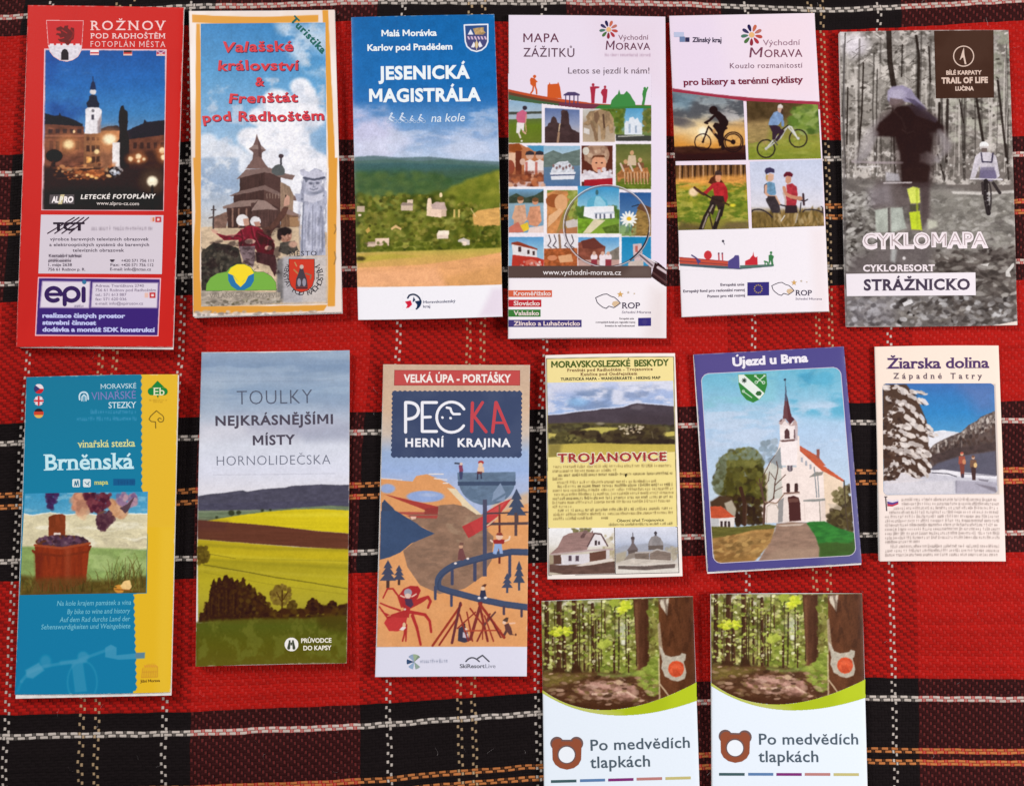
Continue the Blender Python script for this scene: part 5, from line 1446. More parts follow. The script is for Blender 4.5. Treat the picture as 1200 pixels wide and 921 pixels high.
def bikers_leaflet():
    q = [(784.3, 19), (954.4, 15.7), (971.5, 365), (799, 371.7)]
    B = Leaflet('folded_map', q, 3.4e-3, 'white cycling leaflet with four photos of mountain bikers under a thin red curve', 'map', bulge=0.5e-3, sheets=5, seed=15, curl={2: 1e-3})
    t = Z(775, 5, 4.849); b = Z(780, 185, 4.725)
    c = Canvas(*box_of(q), 2, (246, 230, 244))
    c.f = t
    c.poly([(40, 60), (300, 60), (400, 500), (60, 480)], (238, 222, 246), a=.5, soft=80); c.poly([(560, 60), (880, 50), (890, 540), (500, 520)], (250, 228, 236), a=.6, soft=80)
    c.poly([(60, 478)] + bez((60, 478), (420, 540), (900, 554)) + [(905, 600), (60, 510)], (166, 56, 76))
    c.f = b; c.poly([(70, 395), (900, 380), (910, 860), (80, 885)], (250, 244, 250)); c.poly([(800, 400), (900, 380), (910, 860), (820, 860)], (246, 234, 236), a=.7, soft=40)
    B.cover(c, 1.2)
    # 1 rider against the evening sky
    p1 = [t(62, 498), t(466, 549), t(482, 886), t(78, 893)]
    c = Canvas(*box_of(p1), 3.5); c.f = t
    c.grad([(490, (110, 120, 124)), (560, (150, 160, 166)), (640, (184, 178, 164)), (720, (226, 184, 120)), (800, (220, 150, 66))])
    c.cloud([(50, 480), (490, 480), (490, 700), (50, 640)], (82, 84, 90), 120, 44, .42, .62, .9, 4, 16)
    c.poly([(60, 500), (200, 520), (150, 600), (70, 590)], (120, 156, 176), a=.6, soft=30); c.cloud([(250, 540), (490, 540), (490, 690), (350, 660)], (196, 192, 190), 90, 30, .45, .65, .8, 7, 14)
    c.poly([(66, 640), (130, 648), (190, 672), (208, 696), (140, 712), (68, 690)], (104, 98, 98), soft=10); c.poly([(66, 690), (200, 704), (330, 690), (340, 730), (70, 740)], (226, 200, 160), a=.6, soft=18)
    c.ell(232, 728, 80, 60, (255, 226, 170), .8, soft=50); c.ell(238, 724, 26, 24, (255, 246, 220), 1, soft=14)
    c.poly([(330, 690), (490, 660), (490, 830), (330, 830)], (224, 170, 96), a=.6, soft=26)
    c.poly([(60, 812), (180, 806), (300, 822), (490, 800), (490, 900), (60, 900)], (70, 42, 34), soft=5, tex=(30, 10, .3)); c.poly([(60, 850), (490, 845), (490, 900), (60, 900)], (54, 28, 28), soft=14)
    k = (44, 26, 28)
    bike(c, 236, 784, 408, 784, 46, k, 6); c.line(circ(408, 784, 56, 26), 7, k, closed=True)
    c.line([(236, 784), (268, 696), (330, 760), (408, 784)], 9, k); c.line([(268, 696), (340, 790), (352, 720)], 9, k); c.line([(262, 680), (246, 676)], 9, k); c.line([(330, 770), (350, 800)], 8, k); c.line([(352, 716), (372, 706)], 10, k); c.ell(408, 784, 14, 14, k)
    c.poly([(300, 606), (330, 612), (366, 640), (382, 668), (378, 690), (340, 700), (322, 660), (306, 640)], k); c.line([(310, 626), (276, 660), (252, 674)], 14, k); c.ell(296, 604, 24, 24, k); c.poly([(270, 600), (286, 584), (306, 580), (318, 596), (312, 606), (276, 612)], k)
    c.poly([(340, 682), (380, 680), (366, 710), (352, 740), (350, 790), (330, 812), (322, 780), (318, 730), (300, 706), (290, 694), (306, 674)], k); c.line([(346, 730), (344, 790), (350, 822)], 18, k); c.ell(300, 724, 9, 14, (206, 150, 90), .8)
    c.finish(1.8, 9, 1.6, .08); B.panel('photo_panel', p1, c, 1.9)
    # 2 jump in the meadow
    p2 = [t(484, 551), t(890, 572), t(908, 878), t(495, 886)]
    c = Canvas(*box_of(p2), 3.5); c.f = t
    c.grad([(550, (84, 72, 42)), (650, (120, 100, 62)), (720, (146, 140, 72)), (800, (150, 152, 62)), (880, (130, 142, 50))], wob=16)
    c.poly([(480, 540), (740, 560), (720, 650), (480, 680)], (80, 62, 42), a=.85, soft=22, tex=(26, 26, .3)); c.poly([(480, 670), (620, 660), (600, 800), (490, 810)], (170, 140, 96), a=.8, soft=22, tex=(30, 10, .2))
    c.dabs(150, [(750, 590), (900, 570), (905, 720), (800, 730), (740, 680)], (9, 19), [(96, 124, 50), (140, 160, 76), (120, 146, 60), (76, 100, 44), (166, 180, 110)], (1, 2), (-.5, .5), (.5, .95), 3)
    c.dabs(80, [(500, 790), (905, 740), (905, 880), (500, 880)], (5, 10), [(160, 164, 76), (120, 136, 48), (140, 150, 60)], (2, 5), (-.1, .1), (.3, .6), 5)
    kk = (52, 46, 40)
    bike(c, 595, 822, 778, 764, 50, kk, 8, (200, 196, 190)); c.line([(595, 822), (640, 770), (704, 716), (716, 694), (778, 764)], 9, (206, 206, 200)); c.line([(704, 716), (680, 760), (640, 790), (600, 822)], 8, (190, 190, 184)); c.line([(716, 694), (740, 700), (775, 765)], 9, (220, 220, 214)); c.line([(690, 712), (720, 690)], 7, kk); c.line([(640, 776), (660, 800)], 8, (90, 84, 76))
    c.poly([(612, 690), (652, 688), (676, 700), (682, 730), (660, 740), (646, 770), (630, 772), (630, 730)], (60, 44, 56)); c.line([(646, 700), (690, 724), (656, 772)], 17, (58, 42, 54))
    c.poly([(640, 616), (666, 606), (690, 624), (694, 650), (664, 690), (608, 688), (618, 650)], (130, 158, 196), tex=(16, 16, .2)); c.line([(676, 640), (690, 668), (690, 690)], 15, (120, 148, 190)); c.ell(676, 598, 16, 20, (206, 168, 150)); c.poly([(660, 590), (664, 574), (680, 568), (692, 580), (690, 592)], (226, 216, 210)); c.poly([(686, 590), (694, 604), (688, 630), (678, 620)], (76, 56, 46))
    c.finish(1.8, 9, 1.6, .08); B.panel('photo_panel', p2, c, 1.9)
    # 3 red jersey in the wood
    p3 = [b(52, 42), b(444, 38), b(461, 393), b(70, 402)]
    c = Canvas(*box_of(p3), 3.5); c.f = b
    c.grad([(36, (96, 72, 48)), (110, (140, 104, 66)), (135, (216, 166, 86)), (180, (170, 160, 60)), (260, (130, 150, 56)), (340, (140, 146, 64)), (402, (120, 116, 70))], wob=22)
    for i, x in enumerate(range(56, 450, 17)): c.line([(x + (i * 7) % 9, 30), (x + (i * 5) % 9, 120)], 5 + (i * 3) % 5, [(64, 44, 36), (190, 160, 130), (44, 32, 28), (150, 116, 86)][i % 4])
    c.poly([(52, 120), (240, 100), (446, 96), (446, 150), (250, 140), (60, 160)], (222, 168, 92), a=.85, soft=12, tex=(30, 10, .2))
    c.cloud([(52, 140), (450, 140), (462, 400), (60, 402)], (90, 122, 44), 60, 30, .48, .62, .8, 3, 14); c.cloud([(52, 140), (450, 140), (462, 400), (60, 402)], (186, 188, 96), 50, 20, .55, .68, .7, 9, 12); c.dabs(60, [(60, 200), (450, 190), (455, 330), (70, 340)], (6, 12), [(110, 140, 50), (80, 106, 40), (170, 176, 80)], (1.5, 3), (-.3, .3), (.4, .8), 3)
    c.poly([(300, 396), (340, 360), (461, 350), (461, 400)], (110, 100, 76), a=.8, soft=14); c.poly([(70, 402), (80, 350), (200, 380), (200, 402)], (90, 80, 60), a=.7, soft=16)
    c.poly([(236, 140), (250, 112), (276, 96), (300, 110), (320, 140), (300, 150), (260, 150)], (86, 50, 38), tex=(10, 14, .3)); c.ell(291, 112, 16, 24, (214, 160, 130)); c.poly([(270, 96), (276, 76), (292, 68), (310, 78), (312, 98)], (70, 56, 56))
    c.poly([(262, 146), (290, 134), (322, 140), (340, 170), (344, 230), (320, 238), (312, 214), (270, 212), (264, 180)], (178, 50, 60), tex=(18, 18, .2)); c.line([(268, 150), (240, 176), (216, 200)], 20, (172, 50, 60)); c.line([(330, 170), (336, 214), (328, 240)], 20, (164, 44, 54))
    c.poly([(258, 210), (320, 212), (330, 250), (312, 330), (296, 300), (280, 260), (262, 320), (240, 300), (244, 250)], (56, 46, 46)); c.line([(205, 195), (250, 222), (330, 250)], 9, (50, 40, 40)); c.ell(155, 190, 26, 24, (226, 214, 190), soft=8); c.line([(160, 166), (190, 190), (212, 204)], 15, (80, 56, 50)); c.line([(318, 246), (350, 262), (384, 264)], 9, (70, 60, 40)); c.ell(372, 264, 16, 9, (214, 214, 70), soft=4)
    c.line([(262, 256), (220, 330), (196, 398)], 26, (48, 42, 44)); c.line([(262, 264), (226, 330), (206, 390)], 8, (150, 146, 146)); c.line([(312, 280), (286, 350), (270, 398)], 24, (44, 40, 42)); c.line([(300, 290), (280, 350)], 7, (140, 136, 136)); c.line([(240, 300), (260, 390)], 8, (60, 50, 46))
    c.tint(1.06, .98, .9); c.finish(1.8, 9, 1.3, .1); B.panel('photo_panel', p3, c, 1.9)
    # 4 two riders resting
    p4 = [b(466, 22), b(866, 10), b(878, 378), b(478, 391)]
    c = Canvas(*box_of(p4), 3.5); c.f = b
    c.grad([(10, (206, 214, 236)), (150, (214, 218, 236)), (270, (226, 222, 230)), (300, (150, 130, 90)), (340, (120, 104, 54)), (391, (130, 112, 52))])
    c.poly([(478, 300), (700, 306), (878, 296), (878, 391), (478, 391)], (120, 98, 56), tex=(10, 24, .35), soft=6)
    c.dabs(140, [(580, 300), (872, 296), (872, 380), (600, 386)], (4, 9), [(170, 140, 90), (96, 80, 46), (190, 166, 120), (140, 110, 60)], (2, 5), (.9, 2.2), (.4, .9), 4)
    kb = (56, 48, 54)
    c.line([(478, 300)] + bez((480, 292), (540, 270), (590, 330)), 8, kb); c.line([(560, 236), (640, 262), (700, 280)], 8, kb); c.line([(760, 300)] + bez((770, 290), (830, 280), (874, 306)), 7, kb); c.line([(590, 240), (560, 230)], 9, kb); c.line([(630, 270), (634, 310)], 5, kb); c.line([(862, 270), (870, 276), (868, 300)], 6, kb)
    c.line([(742, 235), (770, 240), (786, 232)], 7, kb); c.line([(762, 202), (766, 260)], 12, (70, 50, 56)); c.line([(750, 250), (744, 300)], 6, kb); c.line([(732, 310), (720, 360)], 5, (180, 170, 160)); c.line([(660, 320), (640, 350)], 6, (220, 214, 206))
    c.poly([(548, 148), (574, 132), (604, 140), (612, 200), (600, 214), (570, 212), (546, 200)], (110, 150, 180), tex=(12, 12, .2)); c.poly([(546, 150), (560, 142), (556, 200), (544, 196)], (56, 50, 60)); c.line([(556, 156), (554, 196), (572, 214), (608, 216)], 14, (214, 166, 140)); c.poly([(562, 100), (576, 86), (600, 92), (598, 120), (584, 132), (566, 132)], (220, 176, 150)); c.poly([(556, 90), (568, 98), (564, 134), (554, 120)], (200, 160, 100)); c.poly([(548, 76), (556, 58), (580, 54), (602, 64), (604, 84), (580, 82), (556, 92)], (64, 56, 86))
    c.poly([(566, 212), (616, 214), (632, 250), (628, 306), (590, 306), (572, 270), (556, 240)], (64, 56, 60), tex=(10, 10, .25)); c.line([(612, 216), (632, 256)], 9, (214, 170, 140))
    c.poly([(668, 150), (700, 142), (726, 160), (732, 204), (722, 268), (668, 268), (664, 220), (672, 186)], (176, 56, 66), tex=(14, 14, .2)); c.line([(656, 166), (664, 200), (694, 216), (740, 226)], 19, (206, 146, 116)); c.poly([(664, 108), (680, 98), (696, 110), (694, 136), (676, 148), (664, 136)], (206, 152, 124)); c.poly([(652, 96), (668, 78), (690, 78), (706, 92), (700, 108), (676, 100), (656, 108)], (104, 36, 48)); c.line([(652, 196), (664, 230), (664, 260)], 10, (200, 180, 170))
    c.poly([(664, 264), (726, 264), (732, 306), (660, 308)], (56, 44, 48)); c.ell(742, 226, 16, 12, (196, 140, 112))
    c.finish(1.6, 9, 1.6, .06); B.panel('photo_panel', p4, c, 1.9)
    # the little boat-shaped band
    bq = [b(74, 440), b(610, 440), b(610, 622), b(74, 622)]
    c = Canvas(*box_of(bq), 3, (250, 244, 250)); c.f = b
    c.poly([(76, 552), (230, 562), (345, 574), (345, 606), (77, 592)], (206, 90, 70)); c.line([(76, 572), (345, 592)], 6, (150, 70, 70)); c.poly([(77, 586), (345, 600), (410, 608), (600, 594), (598, 602), (410, 618), (300, 614), (77, 598)], (84, 100, 110)); c.line([(76, 552), (345, 574)], 5, (170, 60, 60))
    c.poly([(345, 606), (346, 572), (376, 552), (384, 540), (404, 540), (408, 550), (410, 616), (350, 612)], (88, 78, 140)); c.ell(234, 540, 22, 24, (214, 62, 66)); c.poly([(220, 520), (234, 513), (250, 520), (246, 560), (224, 560)], (206, 60, 66))
    for x in (294, 314): c.line([(x, 534), (x + 2, 570)], 8, (196, 90, 100)); c.ell(x, 530, 5, 5, (120, 70, 90))
    c.poly([(440, 594), (440, 572), (466, 560), (474, 548), (482, 540), (486, 520), (490, 545), (500, 552), (508, 546), (510, 594)], (206, 52, 62)); c.line([(145, 540), (170, 556), (190, 575)], 8, (80, 70, 120)); c.poly([(166, 560), (196, 570), (180, 592)], (90, 78, 130)); c.poly([(412, 596), (600, 590), (598, 602), (412, 612)], (90, 120, 110))
    c.ell(584, 526, 7, 8, (66, 130, 80)); c.poly([(570, 540), (584, 534), (600, 546), (594, 566), (598, 594), (586, 594), (582, 570), (574, 594), (570, 560)], (66, 130, 80)); c.line([(548, 574), (566, 580), (568, 592)], 9, (66, 130, 80)); c.line([(550, 576), (552, 594)], 6, (66, 130, 80))
    c.ell(318, 462, 7, 7, (70, 66, 80)); c.line([(320, 466), (326, 480)], 4, (90, 86, 100))
    B.panel('skyline_band', bq, c, 2, 1)
    L = Letters('small_lettering', 2, b); g = (96, 84, 104)
    L.add('Evropská unie', 304, 710, 436, 708, 15, g, .02); L.add('Evropský fond pro regionální rozvoj', 98, 746, 438, 738, 15, g, .02); L.add('Pomoc pro váš rozvoj', 232, 774, 440, 768, 15, g, .02)
    L.build(B)
    eu_flag(B, b, 453, 690, 120, 72)
    rop_logo(B, b, 588, 690, .95)
    flower_logo(B, t, 514, 176, 62)
    L = Letters('region_crest', 2, t)
    for (x, y, w, h), k in (((72, 160, 56, 28), (196, 204, 232)), ((104, 186, 30, 30), (120, 140, 180)), ((136, 190, 24, 26), (58, 56, 90))):
        L.piece(np.array(t([(x, y), (x + w, y), (x + w, y + h), (x, y + h)])), [(0, 1, 2, 3)], k, (x % 7) * 3e-6)
    L.add('Zlínský kraj', 176, 216, 342, 218, 27, (70, 60, 84), .03)
    L.build(B)
    L = Letters('title_lettering', 2, t); k = (128, 70, 92)
    L.add('M', 500, 304, 578, 302, 56, k, .004, shear=.12); L.add('ORAVA', 586, 303, 802, 300, 43, k, .004, track=.04)
    L.add('Východní', 578, 236, 788, 233, 32, (160, 118, 138), -.002); L.add('Kouzlo rozmanitostí', 390, 366, 802, 362, 30, (136, 100, 118), 0, track=.06)
    L.build(B)
    L = Letters('subtitle_lettering', 2, t); L.add('pro bikery a terénní cyklisty', 124, 462, 806, 446, 36, (126, 42, 66), .026, .09); L.build(B)


def bike_park_map():
    q = [(984.3, 38), (1181.8, 35.7), (1192, 381), (991.3, 383)]
    B = Leaflet('folded_map', q, 2.4e-3, 'grey forest map with a blurred mountain biker and a dark brown square badge', 'map', mat=GLOSS, bulge=0.4e-3, sheets=4, seed=16, curl={2: 0.8e-3})
    t = Z(975, 25, 4.849); b = Z(975, 200, 4.724)
    c = Canvas(*box_of(q), 3)
    c.f = t
    c.grad([(60, (150, 142, 136)), (300, (160, 152, 142)), (600, (150, 140, 130)), (920, (120, 108, 102))])
    allp = [(40, 50), (1040, 50), (1040, 930), (40, 930)]
    c.cloud(allp, (206, 196, 186), 70, 50, .5, .66, .85, 2, 4); c.cloud(allp, (104, 96, 88), 40, 34, .52, .66, .8, 3, 4)
    c.cloud([(900, 60), (1010, 60), (1010, 460), (920, 460)], (146, 150, 124), 40, 50, .4, .6, .8, 5, 6); c.cloud([(590, 440), (1000, 440), (1010, 700), (600, 690)], (180, 180, 158), 80, 36, .42, .6, .8, 8, 14)
    c.dabs(650, [(45, 60), (1010, 60), (1020, 660), (50, 700)], (4, 9), [(90, 82, 76), (196, 188, 178), (130, 124, 112), (60, 52, 48), (220, 212, 204)], (1, 3), (-.8, .8), (.35, .8), 2)
    c.ell(130, 140, 70, 60, (232, 222, 240), .8, soft=40); c.ell(60, 90, 30, 40, (226, 220, 226), .7, soft=20)
    rng = np.random.default_rng(9)
    for i in range(46):
        x = rng.uniform(50, 1010); wv = rng.uniform(4, 13)
        dark = rng.random() < .6
        k = (62, 54, 50) if dark else (196, 186, 176)
        y0 = rng.uniform(40, 500); c.line([(x, y0), (x + rng.uniform(-12, 12), 500), (x + rng.uniform(-16, 16), rng.uniform(780, 930))], wv, k, rng.uniform(.4, .85), 1.5)
    for pts, wv in (([(322, 60), (330, 240), (352, 370)], 30), ([(478, 90), (494, 200), (490, 470)], 15), ([(550, 150), (560, 350)], 9), ([(820, 440), (836, 560), (858, 690)], 15), ([(940, 340), (964, 560), (990, 800)], 13), ([(724, 450), (746, 580)], 8), ([(400, 140), (396, 320)], 7), ([(180, 240), (172, 520), (150, 800)], 9), ([(92, 380), (88, 700)], 9), ([(610, 470), (606, 700)], 14), ([(656, 450), (650, 800)], 16), ([(600, 760), (640, 900)], 9), ([(986, 700), (1000, 900)], 10)):
        c.line(pts, wv, (56, 44, 40), .9, 2)
    for i in range(40):
        x, y = rng.uniform(60, 560), rng.uniform(70, 460); a = rng.uniform(-1.2, 1.2); L_ = rng.uniform(30, 110)
        c.line([(x, y), (x + L_ * .5, y - L_ * .5 * math.sin(a) - 6), (x + L_ * math.cos(a), y - L_ * math.sin(a))], rng.uniform(2.5, 5), (70, 62, 58), .6, 1, .4)
    c.dabs(160, [(60, 700), (380, 720), (380, 930), (60, 930)], (5, 10), [(190, 178, 172), (70, 60, 58), (130, 118, 112), (226, 220, 216)], (.3, .7), (-.2, .2), (.5, .9), 12)
    c.dabs(120, [(560, 740), (1010, 740), (1010, 930), (560, 930)], (5, 11), [(180, 170, 160), (84, 74, 70), (130, 120, 112), (210, 204, 196)], (.4, 1.5), (-.4, .4), (.5, .9), 13)
    # ground
    c.f = b
    c.poly([(50, 40), (320, 60), (560, 70), (840, 130), (1030, 110), (1040, 880), (50, 880)], (112, 104, 100), soft=14, tex=(60, 40, .2))
    c.cloud([(50, 60), (1030, 120), (1040, 880), (50, 880)], (150, 142, 134), 90, 40, .46, .64, .8, 4, 20)
    c.poly([(540, 110), (720, 130), (840, 140), (1010, 120), (1010, 230), (760, 330), (560, 330)], (140, 136, 124), a=.6, soft=22)
    c.poly([(660, 116), (900, 118), (1010, 108), (1010, 124), (840, 136), (670, 130)], (214, 208, 200), a=.8, soft=6)
    pal = [(178, 174, 166), (70, 62, 58), (120, 114, 106), (56, 48, 46), (146, 142, 132), (200, 196, 190)]
    c.dabs(520, [(60, 120), (240, 130), (230, 420), (70, 560)], (6, 13), pal, (1, 2.6), (-.9, .9), (.5, .9), 21)
    c.dabs(480, [(560, 160), (1020, 140), (1030, 460), (600, 480)], (6, 13), [(160, 156, 146), (100, 94, 88), (126, 122, 112), (182, 178, 170), (140, 136, 124)], (1, 3), (-.6, .6), (.35, .8), 22)
    c.poly([(560, 460), (1030, 440), (1036, 860), (780, 860), (600, 700)], (92, 78, 72), a=.75, soft=30)
    c.dabs(420, [(560, 440), (1030, 420), (1036, 860), (560, 860)], (6, 14), [(84, 70, 66), (140, 132, 122), (60, 48, 46), (110, 98, 92), (170, 164, 156), (70, 60, 56)], (1.2, 3.4), (-.6, .6), (.5, .95), 23)
    c.dabs(340, [(80, 690), (1030, 700), (1036, 862), (80, 862)], (6, 15), [(170, 168, 172), (66, 56, 54), (120, 112, 110), (200, 200, 204), (90, 80, 76), (50, 42, 42)], (1, 2.6), (-.8, .8), (.5, .95), 24)
    c.poly([(80, 690), (360, 700), (330, 860), (80, 860)], (160, 156, 176), a=.4, soft=60)
    c.poly([(960, 560), (990, 520), (1006, 510), (1006, 530), (980, 560), (990, 590), (960, 586)], (200, 196, 190)); c.poly([(820, 520), (870, 512), (860, 530)], (206, 200, 194)); c.poly([(390, 730), (440, 712), (450, 730), (400, 750)], (206, 204, 208))
    c.poly([(240, 420), (540, 400), (560, 640), (300, 660), (90, 600), (100, 480)], (106, 92, 96), a=.7, soft=40)
    # far rider
    c.f = t
    c.ell(862, 706, 26, 20, (236, 230, 228)); c.rect(840, 712, 886, 728, (200, 190, 190)); c.poly([(846, 722), (880, 722), (878, 748), (850, 748)], (120, 96, 92)); c.poly([(812, 770), (840, 746), (890, 746), (930, 766), (950, 880), (930, 900), (916, 830), (900, 880), (846, 880), (836, 820), (812, 890), (784, 890)], (196, 188, 206), tex=(20, 20, .12)); c.line([(846, 752), (852, 800), (905, 802), (912, 752)], 9, (74, 66, 104)); c.poly([(844, 830), (920, 830), (930, 900), (830, 900)], (110, 100, 150), a=.8, soft=6); c.line([(784, 896), (960, 900)], 9, (206, 200, 206))
    c.f = b
    c.poly([(816, 0), (900, 0), (910, 40), (880, 60), (820, 50)], (112, 100, 156), soft=4); c.line([(770, 44), (940, 52)], 6, (206, 200, 210)); c.line([(850, 60), (848, 150), (864, 236)], 26, (50, 42, 46)); c.line([(890, 70), (926, 124)], 17, (62, 52, 56)); c.line([(830, 70), (834, 130)], 14, (70, 58, 62)); c.dabs(14, [(846, 80), (876, 80), (876, 220), (850, 220)], (4, 8), [(200, 196, 200), (160, 156, 160)], (.5, .8), seed=4)
    # blurred rider in front
    c.f = t
    k = (66, 40, 40)
    c.poly([(160, 690), (200, 620), (270, 560), (330, 520), (352, 640), (240, 660), (210, 780), (140, 790)], (176, 166, 170), a=.65, soft=22)
    c.poly([(270, 580), (330, 530), (370, 486), (470, 480), (560, 530), (632, 600), (640, 640), (580, 640), (566, 700), (560, 800), (545, 940), (400, 940), (388, 760), (360, 660), (240, 655)], k, soft=9)
    c.poly([(560, 640), (640, 620), (690, 700), (660, 760), (600, 720)], (160, 146, 150), a=.6, soft=22); c.poly([(430, 480), (520, 500), (600, 560), (590, 580), (480, 540)], (104, 92, 130), a=.8, soft=8); c.line([(340, 500), (400, 560), (420, 620)], 9, (110, 80, 80), .5, 5); c.line([(400, 620), (430, 640), (460, 630)], 7, (130, 90, 80), .6, 4)
    c.poly([(318, 400), (340, 376), (400, 368), (450, 390), (474, 430), (520, 480), (540, 506), (470, 470), (400, 460), (340, 480), (316, 450)], (142, 130, 178), soft=6); c.ell(370, 420, 46, 34, (176, 166, 206), .8, soft=18); c.poly([(330, 440), (400, 448), (420, 470), (350, 500), (326, 476)], (120, 92, 92), a=.9, soft=6); c.poly([(420, 440), (470, 450), (540, 506), (500, 510)], (90, 76, 120), soft=5)
    c.poly([(500, 760), (540, 740), (600, 770), (610, 800), (560, 820), (500, 800)], (176, 164, 168), a=.75, soft=12); c.line([(120, 798), (240, 805), (400, 806)], 13, (170, 150, 156), .85, 5); c.line([(150, 830), (270, 826)], 8, (214, 206, 206), .8, 3)
    for d in (-34, -18, 18, 36): c.poly([(300 + d, 540), (370 + d, 486), (470 + d, 480), (560 + d, 530), (632 + d, 610), (580 + d, 640), (560 + d, 800), (540 + d, 940), (400 + d, 940), (388 + d, 760), (360 + d, 660), (260 + d, 640)], (62, 38, 40), a=.3, soft=18)
    c.line([(250, 640), (210, 740), (150, 800)], 30, (150, 140, 146), .6, 12); c.line([(610, 630), (660, 720), (600, 790)], 30, (140, 128, 134), .6, 12)
    c.f = b
    c.line(circ(864, 150, 14, 16, 84), 9, (60, 50, 54), .9, 2, closed=True)
    c.poly([(250, 60), (420, 70), (500, 0), (540, 0), (530, 180), (490, 340), (430, 330), (420, 200), (230, 210), (220, 140)], (92, 70, 74), a=.6, soft=20); c.poly([(390, -10), (540, -10), (530, 70), (400, 64)], k, soft=12)
    c.poly([(200, 100), (320, 70), (340, 190), (200, 200)], (150, 140, 152), a=.55, soft=30); c.poly([(300, 10), (370, 20), (380, 60), (300, 60)], (180, 176, 190), a=.8, soft=8); c.line([(290, 70), (440, 68)], 8, (210, 196, 200), .8, 3)
    c.poly([(416, 104), (450, 90), (486, 100), (490, 180), (436, 184)], (206, 214, 104), soft=5); c.poly([(432, 190), (488, 190), (484, 218), (436, 226)], (90, 90, 60), soft=4); c.poly([(428, 232), (486, 224), (500, 330), (440, 326)], (190, 206, 62), soft=5); c.line([(470, 100), (474, 320)], 12, (160, 176, 60), .6, 5); c.poly([(490, 80), (540, 60), (540, 260), (500, 320)], (84, 62, 66), a=.7, soft=14)
    c.poly([(240, 220), (310, 208), (312, 340), (246, 344)], (172, 184, 168), soft=6, tex=(30, 30, .12)); c.poly([(326, 206), (390, 206), (412, 320), (330, 344)], (166, 180, 166), soft=6, tex=(30, 30, .12)); c.line([(316, 210), (318, 340)], 8, (80, 70, 72), .8, 4); c.poly([(530, 270), (580, 280), (585, 310), (530, 330)], (196, 200, 170), a=.8, soft=10); c.poly([(330, 420), (360, 440), (350, 510), (326, 500)], (180, 186, 186), a=.8, soft=10); c.ell(400, 484, 9, 9, (226, 220, 220), .9, soft=4)
    c.poly([(130, 340), (240, 330), (240, 480), (140, 480)], (100, 92, 88), a=.4, soft=24)
    gr = c.a.mean(-1, keepdims=True); keep = sstep(c.a[..., 1:2] - c.a[..., 2:3], 40, 70)
    c.a = c.a * (0.5 + 0.5 * keep) + (gr + np.array([3, 0, -3])) * 0.5 * (1 - keep)
    c.a = np.clip((c.a - 128) * 1.15 + 130, 20, 245)
    c.finish(2.0, 7, 1.0, .12, 5)
    c.f = b
    c.poly([(60, -700), (72, -700), (84, 862), (76, 866)], (110, 104, 104), a=.6, soft=3)
    c.poly([(860, 862), (1026, 832), (1030, 870), (78, 870), (78, 862)], (236, 224, 214))
    B.cover(c, 1.7)
    sq = [t(580, 56), t(918, 52), t(921, 436), t(590, 440)]
    c = Canvas(*box_of(sq), 2, (70, 47, 38)); c.f = t; c.cloud([(570, 50), (930, 50), (930, 450), (570, 450)], (82, 58, 48), 200, 200, .3, .7, .7)
    pn = B.panel('badge_panel', sq, c, 1, 1)
    L = Letters('lettering', 2, t); w = (226, 200, 184)
    L.stroke(circ(748, 200, 57, 32) + circ(748, 200, 57, 32)[:1], 6, w)
    L.piece(np.array(t([(742, 168), (750, 150), (752, 190), (764, 246), (754, 246), (746, 206), (728, 216)])), [(0, 1, 2, 3, 4, 5, 6)], w, 2e-5); L.stroke([(738, 206), (728, 218)], 5, w)
    L.add('BÍLÉ KARPATY', 648, 305, 852, 303, 23, w, .04, .05); L.add('TRAIL OF LIFE', 622, 354, 886, 350, 33, w, .055, .05, track=.06); L.add('LUČINA', 700, 395, 806, 394, 23, w, .045, .05)
    L.build(B, pn)
    wq = [b(78, 572), b(794, 564), b(796, 690), b(82, 695)]
    c = Canvas(*box_of(wq), 1.5, (248, 240, 246))
    wp = B.panel('title_panel', wq, c, .7, 1)
    L = Letters('lettering', 2, b); L.add('STRÁŽNICKO', 176, 662, 764, 658, 60, (76, 64, 84), .035, .09, track=.08); L.build(B, wp)
    L = Letters('title_lettering', 2, b); w = (250, 238, 242)
    L.add('CYKLOMAPA', 168, 430, 866, 422, 84, w, .074, track=.05, inline=((188, 170, 172), -.024))
    L.build(B)
    L = Letters('subtitle_lettering', 2, b); L.add('CYKLORESORT', 172, 558, 570, 556, 36, w, .035, .08, track=.06); L.build(B)


